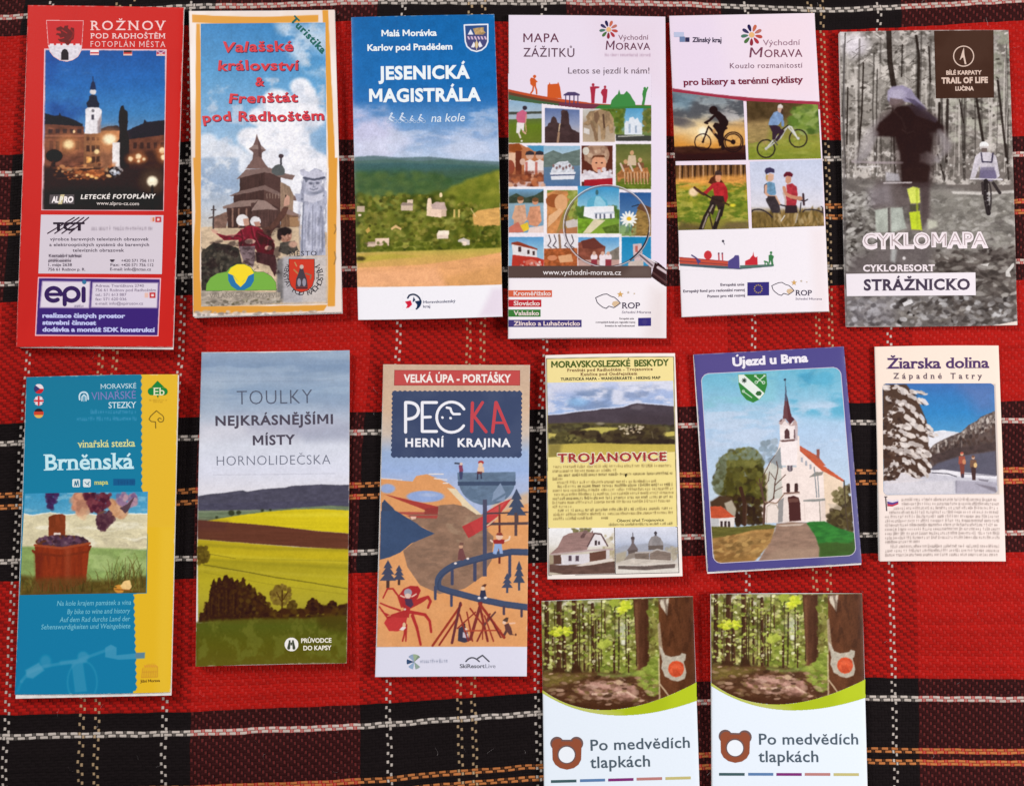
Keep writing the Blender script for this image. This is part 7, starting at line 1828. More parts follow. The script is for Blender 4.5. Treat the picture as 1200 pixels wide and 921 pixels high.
    c.poly([(502, 690), (506, 620), (540, 600), (556, 640), (568, 690), (540, 700)], (66, 62, 80)); c.ell(546, 630, 11, 12, (240, 214, 196)); c.poly([(530, 640), (560, 650), (560, 676), (530, 670)], (206, 196, 206)); c.ell(532, 600, 12, 10, (84, 52, 60))
    # lashed poles
    for p0, p1, wv, k in (((362, 716), (520, 490), 13, (160, 62, 48)), ((400, 712), (500, 560), 11, (150, 56, 46)), ((470, 700), (516, 480), 15, (110, 56, 60)), ((560, 690), (510, 540), 9, (140, 56, 50)), ((584, 690), (552, 530), 9, (150, 60, 50)), ((572, 680), (630, 480), 17, (130, 56, 54)), ((620, 480), (668, 690), 13, (134, 54, 50)), ((625, 486), (760, 670), 15, (156, 60, 50)), ((610, 690), (680, 540), 10, (140, 58, 52)), ((650, 600), (710, 530), 10, (110, 70, 66)), ((700, 690), (650, 550), 9, (160, 66, 54)), ((540, 634), (740, 630), 8, (176, 76, 56)), ((570, 510), (640, 600), 9, (150, 56, 48)), ((500, 620), (600, 530), 8, (150, 60, 50)), ((680, 560), (740, 668), 9, (120, 50, 48)), ((640, 540), (640, 680), 7, (150, 60, 50))):
        c.line([p0, p1], wv, k)
    # red spider with riders
    c.poly([(180, 480), (170, 440), (200, 400), (236, 384), (280, 386), (296, 410), (280, 450), (240, 500), (210, 520)], (176, 52, 54))
    c.poly([(92, 590), (110, 560), (160, 540), (200, 520), (220, 560), (210, 620), (170, 636), (120, 634)], (196, 62, 62)); c.poly([(70, 520), (110, 550), (200, 520), (240, 500), (230, 560), (160, 560)], (180, 54, 54))
    for pts in ([(190, 500), (170, 440), (140, 400), (110, 400), (86, 450)], [(180, 520), (120, 500), (72, 480)], [(180, 540), (110, 560), (66, 500)], [(240, 490), (290, 460), (336, 446), (350, 470), (336, 506)], [(240, 530), (320, 544), (346, 580), (354, 640)], [(250, 550), (276, 620), (296, 710)], [(240, 500), (300, 470), (330, 450)], [(210, 590), (206, 650), (196, 690)], [(216, 600), (214, 690)]):
        c.line(pts, 19 if pts[0][0] > 210 and len(pts) < 6 and pts[0][1] < 580 else 12, (180, 56, 54), 1, 0, .7)
    c.ell(224, 422, 22, 22, (160, 158, 170)); c.ell(224, 440, 18, 14, (226, 196, 180)); c.poly([(206, 456), (244, 456), (256, 490), (240, 506), (212, 490)], (84, 60, 84)); c.line([(204, 448), (184, 438)], 7, (236, 200, 180)); c.line([(246, 444), (270, 430)], 7, (236, 200, 180)); c.poly([(176, 628), (204, 600), (214, 616), (200, 630)], (236, 226, 220)); c.ell(204, 600, 9, 13, (226, 190, 150)); c.ell(208, 514, 6, 6, (226, 200, 190))
    c.finish(1.0, 9, .9, .05)
    c.f = b
    c.poly([(40, 724), (900, 721), (900, 900), (40, 900)], (226, 226, 242)); c.greek(292, 442, 804, 802, 15, (130, 138, 160), .8, 5)
    B.cover(c, 1.7)
    hq = [t(152, 64), t(848, 66), t(848, 150), t(150, 150)]
    c = Canvas(*box_of(hq), 2, (198, 82, 80)); c.f = t; c.line([(150, 64), (849, 66), (849, 150), (150, 150)], 5, (150, 60, 60), closed=True)
    hp = B.panel('heading_band', hq, c, 1, 1)
    L = Letters('lettering', 2, t); L.add('VELKÁ ÚPA - PORTÁŠKY', 204, 132, 798, 132, 44, (248, 236, 230), .035, track=.03); L.build(B, hp)
    plate = []
    for (x0, y0), (x1, y1), n in (((142, 182), (858, 182), 26), ((856, 184), (854, 544), 14), ((852, 546), (136, 546), 26), ((136, 544), (142, 184), 14)):
        for i in range(n):
            for j in (0, .5):
                f = (i + j) / n; o = 5 if j else -2
                nx, ny = ((0, -1), (1, 0), (0, 1), (-1, 0))[0 if y0 == y1 == 182 else 1 if x0 == 856 else 2 if y0 == 546 else 3]
                plate.append((x0 + (x1 - x0) * f + nx * o, y0 + (y1 - y0) * f + ny * o))
    pq = [t(128, 172), t(866, 172), t(862, 554), t(128, 554)]
    c = Canvas(*box_of(pq), 2, (66, 78, 110)); c.f = t; c.cloud([(120, 170), (870, 170), (870, 560), (120, 560)], (76, 88, 118), 120, 120, .4, .7, .6)
    pp = B.panel('title_plate', pq, c, 1.8, 1, mask=t(plate))
    L = Letters('lettering', 2, t); w, r2 = (244, 244, 250), (200, 76, 84)
    L.stroke([(214, 408), (214, 244)] + bez((214, 244), (282, 240), (286, 288), 7) + bez((286, 288), (282, 336), (216, 336), 7), 17, w)
    L.stroke([(386, 244), (306, 244), (306, 404), (386, 404)], 16, w); L.stroke([(306, 326), (352, 324)], 15, w)
    L.stroke([(468 + 82 * math.cos(R(a)), 325 - 84 * math.sin(R(a))) for a in range(32, 330, 14)], 15, w)
    L.stroke([(442, 272), (462, 276), (468, 296), (478, 308), (514, 308)], 13, w); L.stroke([(417, 326), (419, 328)], 13, w); L.stroke([(462, 330), (464, 331)], 14, w)
    L.stroke([(584, 246), (580, 404)], 18, r2); L.stroke([(640, 244), (590, 322)], 17, r2); L.stroke([(592, 318), (660, 406)], 17, r2)
    L.stroke([(696, 408), (714, 244)], 18, r2); L.stroke([(716, 244), (786, 408)], 18, r2); L.stroke([(702, 356), (762, 356)], 13, r2)
    L.add('HERNÍ', 212, 488, 426, 488, 46, w, .035, track=.12); L.add('KRAJINA', 502, 488, 796, 488, 46, w, .035, track=.12)
    L.build(B, pp)
    L = Letters('sponsor_logo', 2, b)
    for i, k in enumerate(((130, 150, 130), (150, 170, 196), (60, 84, 120), (150, 176, 206), (150, 170, 160), (160, 180, 150))):
        a0 = -60 + (-i * 60) if i < 3 else 0
        a0 = (-80, -140, 160, 100, 40, 260)[i]
        ar = [(262, 804)] + [(262 + 42 * math.cos(R(a0 + j * 8)), 804 + 42 * math.sin(R(a0 + j * 8))) for j in range(6)]
        L.piece(np.array(b(ar)), [tuple(range(7))], k, i * 3e-6)
    L.build(B)
    L = Letters('ski_logo', 2, b); k = (96, 96, 106)
    L.stroke(bez((548, 802), (580, 760), (622, 802), 8), 8, k); L.stroke([(612, 786), (640, 768), (676, 802)], 8, k)
    L.add('SkiResort', 514, 838, 652, 838, 22, (110, 110, 120), .02); L.add('Live', 656, 838, 712, 838, 22, (150, 150, 164), 0); L.build(B)


def hiking_map():
    q = [(639, 416.3), (791, 414), (799.8, 675), (641.5, 678.6)]
    B = Leaflet('folded_map', q, 2.6e-3, 'cream hiking map with a wide hill photo, red capitals and two house pictures', 'map', bulge=0.4e-3, sheets=4, seed=20, curl={2: 0.8e-3})
    t = Z(630, 405, 6.35); b = Z(630, 540, 6.35)
    wh, cr = (250, 240, 232), (248, 230, 160)
    c = Canvas(*box_of(q), 2.5, wh); c.f = t
    c.poly([(66, 100), (1012, 85), (1030, 930), (72, 930)], cr); c.f = b; c.poly([(66, -60), (1030, -60), (1040, 492), (76, 498)], (246, 228, 150))
    c.f = t; c.line([(66, 98), (1012, 84), (1026, 930)], 5, (90, 90, 70), .9); c.line([(66, 98), (72, 930)], 5, (90, 90, 70), .9)
    c.f = b
    c.line([(1026, -10), (1038, 480)], 5, (90, 84, 66), .9); c.line([(66, -10), (82, 850)], 5, (80, 76, 70), .9)
    g = (150, 128, 84)
    rows = [(110, 996, 46, 36, 1), (108, 590, 78, 70, 2), (150, 996, 108, 92, 3), (108, 186, 136, 134, 4), (140, 870, 162, 152, 5), (146, 1000, 192, 176, 6), (108, 1000, 222, 206, 7), (116, 1000, 252, 236, 8), (108, 1000, 282, 266, 9), (108, 1000, 312, 296, 10), (108, 260, 342, 340, 11), (146, 1004, 370, 352, 12), (112, 1004, 400, 384, 13), (112, 400, 430, 426, 14), (470, 520, 424, 422, 15)]
    for x0, x1, y0, y1, s in rows: c.greek(x0, x1, y0, y1, 17, (128, 106, 66) if s % 3 else (96, 78, 50), .8, s, (2, 5), (4, 22))
    c.greek(528, 1004, 474, 466, 15, (110, 96, 60), .8, 31)
    B.cover(c, 1.7)
    pq = [t(72, 276), t(1008, 262), t(1024, 790), t(80, 830)]
    c = Canvas(*box_of(pq), 3); c.f = t
    c.grad([(260, (206, 214, 240)), (340, (176, 192, 228)), (440, (160, 184, 226)), (520, (170, 196, 238)), (600, (150, 170, 200))])
    c.cloud([(70, 260), (1030, 260), (1030, 470), (70, 520)], (226, 228, 242), 150, 60, .45, .62, .85, 2, 10); c.cloud([(280, 320), (560, 320), (540, 470), (200, 490)], (126, 148, 186), 130, 46, .35, .6, .85, 5, 20); c.cloud([(640, 300), (900, 300), (900, 400), (640, 400)], (140, 156, 190), 120, 40, .35, .6, .8, 7, 20); c.poly([(80, 280), (300, 272), (400, 330), (120, 360)], (216, 220, 240), a=.7, soft=30); c.ell(300, 420, 70, 30, (150, 196, 240), .8, soft=20)
    hl = [(72, 518), (180, 512), (260, 498), (340, 488), (420, 482), (480, 470), (560, 468), (640, 458), (700, 436), (740, 428), (800, 434), (880, 440), (960, 446), (1024, 452)]
    c.line([(p[0], p[1] - 4) for p in hl], 9, (226, 230, 246), .8, 4)
    c.poly(hl + [(1030, 640), (72, 640)], (82, 72, 80), soft=3, tex=(90, 40, .12)); c.poly([(700, 450), (760, 436), (800, 460), (760, 480), (690, 470)], (120, 110, 116), a=.7, soft=12); c.poly([(640, 520), (1024, 500), (1024, 620), (600, 620)], (66, 56, 60), a=.5, soft=40)
    c.poly([(72, 580), (400, 572), (700, 580), (1030, 600), (1030, 740), (80, 740)], (96, 88, 56), soft=10, tex=(60, 14, .25))
    c.dabs(180, [(80, 590), (1020, 590), (1020, 640), (80, 640)], (7, 15), [(84, 78, 56), (70, 62, 48), (110, 104, 66), (60, 52, 44)], (1.2, 2.6), (-.2, .2), (.5, .9), 2)
    c.poly([(380, 612), (480, 606), (600, 612), (570, 640), (480, 656), (380, 640), (290, 640)], (196, 184, 96), soft=6); c.poly([(940, 644), (1020, 638), (1020, 670), (910, 684)], (206, 190, 100), soft=5); c.poly([(80, 650), (140, 656), (120, 700), (80, 690)], (200, 184, 100), soft=5); c.poly([(240, 680), (350, 690), (360, 720), (200, 720)], (204, 190, 106), soft=5)
    c.dabs(240, [(240, 640), (420, 640), (480, 660), (700, 610), (930, 600), (920, 680), (1010, 690), (1020, 730), (400, 716), (300, 690)], (10, 20), [(62, 50, 42), (78, 66, 46), (52, 42, 38), (96, 84, 56)], (1.2, 2.4), (-.2, .2), (.6, 1), 3)
    c.dabs(60, [(80, 690), (250, 670), (330, 700), (440, 700), (420, 724), (90, 724)], (9, 17), [(84, 76, 50), (66, 60, 42), (120, 112, 66)], (1, 1.8), (-.2, .2), (.6, 1), 4)
    c.dabs(36, [(600, 590), (780, 590), (800, 650), (640, 660)], (4, 8), [(214, 200, 170), (190, 170, 140)], (1, 2), (-.2, .2), (.6, 1), 5); c.ell(465, 580, 30, 10, (150, 140, 116), soft=6); c.line([(850, 640), (860, 690)], 5, (130, 116, 90), .7)
    c.grad([(720, (196, 176, 84)), (790, (206, 186, 92)), (840, (196, 176, 90))], [(80, 736), (400, 724), (700, 732), (1030, 734), (1030, 840), (80, 840)], soft=5, wob=12); c.poly([(80, 730), (180, 730), (160, 830), (80, 830)], (110, 100, 60), a=.6, soft=24)
    c.finish(2.2, 11, 1.5, .06); B.panel('photo_panel', pq, c, 2.0)
    # the two houses
    p1 = [b(84, 502), b(566, 496), b(576, 836), b(88, 848)]
    c = Canvas(*box_of(p1), 3.5); c.f = b
    c.grad([(490, (250, 250, 252)), (620, (236, 232, 226)), (700, (206, 196, 176)), (780, (120, 96, 80)), (850, (110, 86, 76))])
    c.dabs(30, [(250, 500), (400, 500), (380, 530), (260, 528)], (5, 11), [(110, 106, 70), (140, 130, 90)], (1, 2), seed=3); c.dabs(40, [(470, 560), (570, 550), (574, 760), (520, 760)], (9, 20), [(206, 196, 170), (226, 216, 196), (170, 156, 120)], seed=4)
    c.poly([(92, 692), (150, 640), (190, 560), (240, 536), (330, 526), (400, 530), (440, 540), (400, 600), (366, 660), (200, 680)], (160, 128, 122), tex=(60, 10, .12)); c.poly([(366, 640), (420, 542), (470, 548), (522, 632), (430, 634)], (236, 230, 232)); c.line([(372, 634), (424, 538), (472, 544), (522, 632)], 11, (104, 80, 80)); c.poly([(92, 692), (366, 660), (560, 650), (564, 662), (380, 672), (94, 702)], (190, 168, 166))
    c.poly([(318, 560), (344, 528), (362, 540), (346, 572), (322, 576)], (110, 84, 82)); c.rect(340, 516, 372, 540, (130, 104, 100)); c.poly([(400, 526), (412, 518), (412, 540)], (120, 90, 88))
    c.rect(424, 590, 442, 628, (74, 60, 62)); c.rect(450, 596, 464, 624, (74, 60, 62))
    c.poly([(116, 700), (386, 690), (386, 762), (180, 776), (120, 770)], (226, 220, 224)); c.poly([(116, 700), (176, 698), (178, 766), (120, 770)], (104, 76, 66)); c.poly([(386, 684), (510, 664), (510, 730), (388, 750)], (112, 78, 66)); c.poly([(510, 664), (536, 660), (536, 724), (510, 730)], (214, 206, 204)); c.line([(176, 704), (196, 770)], 8, (236, 230, 230))
    c.rect(230, 704, 254, 744, (96, 80, 90)); c.rect(282, 704, 308, 746, (96, 80, 90)); c.poly([(280, 780), (386, 750), (560, 722), (560, 744), (420, 770), (330, 782)], (226, 214, 204))
    c.poly([(88, 770), (200, 776), (330, 782), (420, 772), (576, 744), (578, 850), (88, 852)], (108, 82, 74), tex=(50, 14, .18)); c.poly([(88, 826), (200, 842), (88, 850)], (200, 190, 170)); c.poly([(84, 700), (116, 700), (118, 760), (88, 770)], (170, 156, 130), soft=6)
    c.finish(1.8, 10, 1.3, .06); B.panel('photo_panel', p1, c, 2.0)
    p2 = [b(576, 496), b(1040, 488), b(1050, 826), b(582, 836)]
    c = Canvas(*box_of(p2), 3.5); c.f = b
    c.grad([(490, (226, 228, 240)), (590, (206, 212, 228)), (640, (176, 184, 204)), (700, (190, 186, 184)), (780, (214, 206, 196)), (840, (226, 220, 212))])
    c.poly([(576, 660), (640, 630), (760, 620), (900, 600), (1050, 640), (1050, 720), (576, 720)], (170, 174, 186), soft=10); c.poly([(580, 690), (660, 670), (660, 740), (580, 760)], (180, 170, 150), soft=12); c.dabs(40, [(960, 640), (1048, 650), (1048, 730), (960, 720)], (8, 16), [(190, 180, 160), (160, 150, 130)], seed=5)
    dk = (110, 98, 92)
    c.line([(708, 534), (708, 570)], 5, (84, 74, 76)); c.poly([(696, 580), (708, 556), (722, 580), (716, 610), (730, 630), (750, 660), (664, 668), (690, 634), (700, 610)], (120, 108, 108)); c.ell(708, 574, 14, 12, (90, 80, 82)); c.poly([(672, 664), (746, 660), (742, 690), (676, 694)], (104, 92, 88))
    c.line([(878, 530), (878, 556)], 15, (84, 78, 84)); c.ell(878, 536, 12, 10, (80, 74, 80)); c.poly([(822, 640), (826, 600), (846, 566), (880, 554), (914, 570), (932, 604), (934, 634), (880, 626)], (150, 144, 144), tex=(16, 30, .14)); c.poly([(824, 630), (934, 626), (934, 660), (824, 662)], dk)
    c.poly([(724, 676), (840, 672), (888, 652), (990, 676), (992, 690), (888, 672), (840, 690), (724, 690)], (186, 178, 172)); c.poly([(724, 688), (830, 684), (830, 740), (724, 744)], (128, 114, 104), tex=(40, 4, .2)); c.poly([(834, 690), (888, 664), (990, 684), (990, 744), (834, 750)], (138, 122, 112), tex=(40, 4, .2)); c.poly([(680, 690), (724, 680), (724, 720), (640, 740)], (150, 138, 128))
    c.poly([(620, 746), (700, 726), (1000, 740), (1040, 760), (1020, 790), (800, 800), (600, 800), (600, 770)], (206, 196, 184), tex=(40, 6, .12)); c.poly([(600, 776), (800, 782), (1026, 764), (1020, 796), (810, 812), (600, 804)], (112, 98, 92), tex=(30, 6, .2)); c.line([(600, 776), (770, 778), (830, 766), (1030, 760)], 7, (222, 214, 204))
    c.poly([(582, 806), (800, 814), (1050, 794), (1050, 836), (582, 838)], (228, 222, 212), soft=6)
    c.finish(1.8, 10, 1.3, .06); B.panel('photo_panel', p2, c, 2.0)
    L = Letters('picture_frame_line', 2, b); k = (70, 64, 64)
    for p_ in ([(80, 500), (1040, 490)], [(572, 496), (579, 838)], [(86, 852), (1052, 830)], [(1040, 490), (1052, 830)]): L.stroke(p_, 4, k)
    L.build(B)
    L = Letters('title_lettering', 3, t)
    for d in ((-3, -3), (3, -3), (-3, 3), (3, 3), (0, 5), (0, -5)): L.add('TROJANOVICE', 146 + d[0], 866 + d[1], 962 + d[0], 854 + d[1], 64, (250, 238, 206), .05, track=.08)
    L.add('TROJANOVICE', 150, 866, 958, 854, 62, (170, 62, 62), .03, track=.1, lift=6e-5); L.build(B)
    L = Letters('subtitle_lettering', 2, t); gr, br = (84, 104, 48), (122, 76, 54)
    L.add('MORAVSKOSLEZSKÉ', 102, 164, 690, 154, 48, gr, .035); L.add('BESKYDY', 720, 154, 978, 148, 48, gr, .035)
    L.add('Frenštát pod Radhoštěm - Trojanovice', 220, 194, 856, 184, 22, br, .016, .08, track=.1); L.add('Kunčice pod Ondřejníkem', 320, 224, 742, 218, 22, br, .016, .08, track=.1)
    L.add('TURISTICKÁ MAPA - WANDERKARTE - HIKING MAP', 172, 260, 914, 248, 21, (60, 58, 48), .025, track=.08)
    L.build(B)
    L = Letters('small_lettering', 2, b); L.add('Obecní úřad Trojanovice', 590, 454, 940, 448, 22, (104, 96, 62), .008)
    L.build(B); L = Letters('ink_mark', 2, b)
    L.piece(np.array(b([(652, 96), (664, 94), (662, 116), (654, 122), (650, 108)])), [(0, 1, 2, 3, 4)], (40, 36, 30), 0)
    L.build(B)


def church_leaflet():
    q = [(812.9, 415.4), (988.8, 406), (1009.8, 659.5), (829.5, 670)]
    B = Leaflet('folded_map', q, 3e-3, 'purple framed leaflet with a white church under a pointed brown spire', 'map', bulge=0.5e-3, sheets=5, seed=21, curl={1: 0.9e-3}, peek=[(812.4, 416), (988.6, 407), (1009.2, 661.5), (829, 672)])
    t = Z(805, 400, 5.714); b = Z(805, 530, 5.714)
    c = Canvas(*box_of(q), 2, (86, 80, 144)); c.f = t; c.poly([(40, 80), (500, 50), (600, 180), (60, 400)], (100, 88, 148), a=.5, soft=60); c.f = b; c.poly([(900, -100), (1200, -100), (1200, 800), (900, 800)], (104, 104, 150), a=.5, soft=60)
    B.cover(c, .8)
    # corners of the rounded picture
    pq = [t(92, 216), t(1030, 170), b(1136, 690), b(176, 746)]
    P0, P1, P2, P3 = [np.array(p) for p in pq]
    def uv(u, v): return tuple((P0 * (1 - u) + P1 * u) * (1 - v) + (P3 * (1 - u) + P2 * u) * v)
    out = [uv((x - 0) / 100, y / 140) for x, y in rrect(0, 0, 100, 140, 6, 6)]
    c = Canvas(*box_of(pq), 3); c.f = t
    c.grad([(160, (110, 186, 212)), (300, (130, 194, 220)), (450, (166, 206, 232)), (600, (182, 210, 238)), (800, (190, 212, 236))])
    c.cloud([(640, 180), (1060, 170), (1090, 520), (700, 480)], (96, 180, 212), 170, 80, .38, .6, .9, 3, 40); c.cloud([(100, 220), (600, 200), (600, 420), (100, 460)], (142, 204, 218), 200, 60, .4, .62, .7, 5, 40); c.cloud([(100, 440), (1080, 400), (1100, 800), (130, 820)], (206, 220, 240), 220, 60, .45, .65, .7, 7, 40); c.cloud([(760, 190), (860, 190), (820, 280), (740, 280)], (76, 160, 196), 60, 60, .3, .6, .7, 9, 20)
    c.f = b
    c.grad([(-60, (186, 210, 236)), (200, (196, 216, 236)), (340, (200, 214, 226))], [(120, -30), (1120, -60), (1120, 460), (150, 460)], soft=40)
    # bare grey tree behind
    c.dabs(70, [(480, -10), (520, -80), (600, -90), (640, -20), (600, 60), (500, 60)], (8, 20), [(150, 170, 186), (130, 146, 156), (170, 186, 200)], seed=2)
    # nave, facade, roofs
    c.f = t
    c.poly([(720, 700), (760, 700), (880, 770), (930, 830), (780, 830)], (196, 98, 70))
    c.f = b
    c.poly([(752, -20), (790, 0), (1050, 184), (1052, 200), (1036, 190), (912, 130), (760, 0)], (206, 96, 62), tex=(60, 20, .12)); c.line([(760, -6), (912, 134), (1040, 190)], 8, (150, 70, 52), .8); c.poly([(868, -20), (888, -20), (888, 44), (868, 36)], (150, 90, 80))
    wl, wl2 = (248, 232, 224), (226, 206, 194)
    c.poly([(628, -110), (752, -110), (756, -10), (912, 130), (924, 300), (930, 464), (640, 470), (500, 470), (490, 160), (560, 60), (610, -20)], wl)
    c.poly([(912, 126), (1044, 196), (1052, 330), (960, 440), (930, 464)], (240, 216, 190)); c.poly([(560, 60), (628, -40), (640, 110), (600, 110), (570, 110)], (150, 156, 160)); c.poly([(500, 120), (570, 70), (630, 110), (640, 300), (520, 330)], (206, 206, 196), a=.9); c.poly([(490, 150), (540, 140), (540, 340), (500, 360)], (196, 180, 146), a=.8, soft=6)
    for x, y, w_, h_ in ((690, 84, 18, 44),): c.poly(rrect(x - w_, y - h_, x + w_, y + h_, 15, 4), (104, 92, 100)); c.line([(x, y - 40), (x, y + 40)], 6, (170, 160, 166))
    for x in (652, 722): c.rect(x - 14, 56, x + 12, 100, (196, 206, 214))
    for x in (678, 732): c.poly(rrect(x - 12, 206, x + 12, 268, 10, 4), (74, 50, 48))
    c.line([(650, 274), (750, 268)], 10, (130, 96, 84)); c.line([(640, 284), (756, 278)], 6, (216, 196, 186)); c.poly([(668, 298), (716, 290), (748, 302), (758, 340), (764, 456), (686, 462), (680, 340)], (80, 44, 42)); c.poly([(676, 310), (744, 306), (750, 330), (680, 336)], (112, 74, 66)); c.poly([(644, 300), (676, 296), (684, 464), (640, 468)], (236, 222, 214)); c.poly([(608, 330), (648, 300), (640, 466), (608, 470)], (130, 130, 130), a=.8)
    c.poly([(530, 474), (534, 360), (560, 342), (596, 348), (612, 380), (610, 470)], (240, 226, 216)); c.line([(532, 474), (536, 362), (562, 344), (598, 350), (612, 380)], 5, (180, 166, 150))
    for x, y in ((770, 50), (798, 74), (828, 96)): c.rect(x - 7, y - 16, x + 7, y + 16, (176, 178, 186))
    c.poly([(816, 168), (860, 132), (916, 130), (904, 152), (860, 160)], (150, 146, 138)); c.line([(852, 100), (870, 300)], 7, (140, 146, 150)); c.line([(876, 160), (884, 300)], 7, (140, 146, 150)); c.poly([(780, 318), (925, 308), (925, 322), (860, 330), (780, 328)], (150, 150, 146)); c.line([(888, 330), (894, 460)], 8, (170, 160, 150))
    c.line([(786, 330), (790, 462)], 3, (226, 210, 200)); c.poly([(900, 330), (930, 320), (930, 464), (900, 464)], (226, 206, 192), a=.6)
    # tower and spire
    c.f = t
    c.poly([(620, 548), (740, 540), (742, 662), (736, 830), (634, 830), (624, 670)], (250, 238, 236)); c.poly([(736, 540), (742, 560), (742, 660), (722, 664), (722, 560)], (206, 190, 192)); c.poly([(654, 652), (654, 600), (670, 582), (686, 600), (688, 652)], (92, 62, 64)); c.poly([(716, 590), (724, 588), (726, 650), (716, 652)], (120, 96, 100)); c.poly([(618, 662), (722, 654), (724, 666), (640, 674)], (120, 90, 88)); c.poly([(612, 548), (650, 512), (668, 540), (700, 560), (722, 520), (740, 548), (740, 562), (700, 566), (660, 556), (630, 560)], (196, 170, 166)); c.poly([(634, 560), (656, 530), (690, 566)], (240, 226, 224))
    c.poly([(642, 516), (658, 340), (664, 336), (700, 500), (722, 522), (690, 556), (662, 520)], (112, 72, 76)); c.poly([(664, 336), (700, 500), (722, 522), (690, 556), (676, 500)], (96, 54, 60)); c.poly([(656, 400), (658, 300), (664, 300), (672, 400)], (86, 96, 120)); c.line([(660, 340), (658, 262)], 5, (96, 110, 130)); c.ell(657, 257, 8, 8, (60, 70, 90)); c.poly([(612, 536), (640, 516), (632, 540)], (130, 100, 100))
    c.f = b
    # big green tree, bare tree
    c.dabs(420, [(190, 200), (230, 40), (300, 0), (420, -20), (490, 30), (510, 180), (520, 330), (330, 340), (220, 280)], (11, 26), [(66, 62, 30), (96, 92, 44), (84, 78, 36), (116, 112, 56), (54, 46, 28), (104, 96, 40)], (1, 1.5), (0, 3), (.6, 1), 4); c.f = t; c.dabs(150, [(240, 830), (270, 770), (380, 720), (450, 730), (500, 800), (510, 830)], (10, 22), [(110, 108, 54), (84, 84, 44), (130, 126, 66)], (1, 1.5), seed=5); c.dabs(60, [(210, 790), (280, 750), (420, 710), (520, 780)], (7, 16), [(140, 156, 150), (110, 120, 90)], (1, 1.5), (0, 3), (.3, .6), 6); c.f = b
    c.dabs(110, [(180, 200), (230, 40), (260, 60), (230, 260), (190, 270)], (9, 18), [(110, 120, 90), (130, 140, 120), (84, 84, 54)], (1, 1.4), (0, 3), (.4, .8), 7)
    c.dabs(140, [(200, 300), (500, 300), (500, 480), (330, 480), (260, 380)], (10, 22), [(52, 36, 26), (72, 56, 32), (60, 44, 28)], (1, 1.4), (0, 3), (.6, 1), 8); c.line([(386, 480), (384, 330), (360, 240)], 26, (70, 46, 36)); c.line([(396, 480), (400, 340)], 10, (100, 74, 56), .7)
    br = (96, 70, 60)
    c.line([(514, 478), (520, 340), (500, 260), (486, 180)], 17, br, 1, 0, .5); c.line([(520, 350), (580, 310), (590, 200), (610, 110), (600, 60)], 10, br, 1, 0, .5); c.line([(590, 220), (640, 170), (660, 150)], 6, br); c.line([(586, 260), (640, 230)], 5, br); c.line([(520, 340), (500, 220), (520, 140), (560, 60), (590, 20)], 8, br, 1, 0, .5); c.line([(510, 260), (470, 200)], 5, br); c.line([(520, 330), (600, 340), (650, 280)], 7, (150, 120, 100)); c.line([(590, 180), (560, 140)], 5, br); c.line([(514, 240), (546, 190), (552, 130)], 5, br)
    # little house, hedges
    c.poly([(156, 330), (220, 290), (300, 300), (330, 380), (160, 370)], (80, 60, 44), soft=8); c.poly([(250, 340), (300, 320), (330, 380), (320, 440), (270, 400)], (206, 196, 176), a=.8, soft=6); c.poly([(154, 362), (230, 360), (326, 436), (240, 440), (160, 440)], (200, 88, 58), tex=(30, 14, .12)); c.poly([(214, 444), (320, 440), (316, 500), (216, 510)], (236, 228, 222)); c.rect(160, 440, 214, 500, (196, 196, 196)); c.line([(216, 444), (322, 436)], 6, (236, 226, 220))
    for x in (232, 258, 282): c.rect(x - 8, 460, x + 8, 500, (70, 56, 56))
    c.poly([(160, 496), (340, 500), (540, 480), (600, 490), (560, 540), (170, 580)], (104, 100, 50), soft=5, tex=(40, 8, .2))
    c.dabs(160, [(930, 460), (960, 390), (1010, 370), (1060, 240), (1100, 220), (1120, 540), (1050, 530)], (10, 22), [(66, 52, 30), (84, 70, 38), (110, 98, 60), (52, 40, 26)], (1, 1.4), (0, 3), (.6, 1), 9); c.dabs(50, [(980, 260), (1070, 220), (1080, 340), (980, 340)], (8, 15), [(130, 120, 80), (150, 140, 100), (96, 84, 50)], seed=10); c.line([(1052, 190), (1064, 400), (1080, 520)], 9, (80, 66, 50)); c.poly([(940, 340), (1010, 350), (1040, 370), (1030, 390), (960, 370)], (206, 190, 170), a=.7)
    # lawn, path, bank
    c.poly([(760, 490), (820, 464), (920, 460), (1000, 500), (1124, 540), (1136, 690), (870, 720), (840, 560)], (52, 122, 52), soft=5, tex=(60, 20, .2)); c.poly([(860, 600), (1136, 570), (1136, 690), (880, 710)], (70, 84, 38), a=.75, soft=30); c.dabs(70, [(850, 480), (1110, 550), (1120, 600), (880, 600)], (6, 12), [(64, 146, 60), (44, 104, 46)], (2, 4), (-.2, .2), (.3, .6), 12)
    c.poly([(600, 476), (700, 466), (800, 470), (860, 560), (886, 640), (880, 740), (460, 760), (540, 620), (590, 520)], (156, 126, 108), soft=6, tex=(60, 16, .14)); c.poly([(600, 486), (790, 474), (760, 490), (640, 496)], (206, 186, 170), soft=4); c.poly([(600, 650), (880, 640), (880, 740), (480, 750)], (176, 148, 126), a=.6, soft=26)
    c.poly([(166, 574), (300, 556), (440, 520), (590, 510), (560, 600), (480, 700), (440, 740), (190, 760)], (176, 134, 80), soft=6, tex=(50, 20, .28)); c.dabs(110, [(170, 580), (560, 530), (500, 680), (200, 740)], (7, 16), [(206, 164, 100), (140, 100, 58), (120, 92, 54), (190, 150, 92)], (1.4, 3), (-.6, .2), (.4, .8), 13); c.poly([(180, 690), (460, 690), (440, 750), (190, 760)], (150, 110, 60), a=.5, soft=20)
    c.finish(2.4, 11, 1.5, .06)
    c.f = None; c.line(out, 1.5, (216, 206, 222), closed=True)
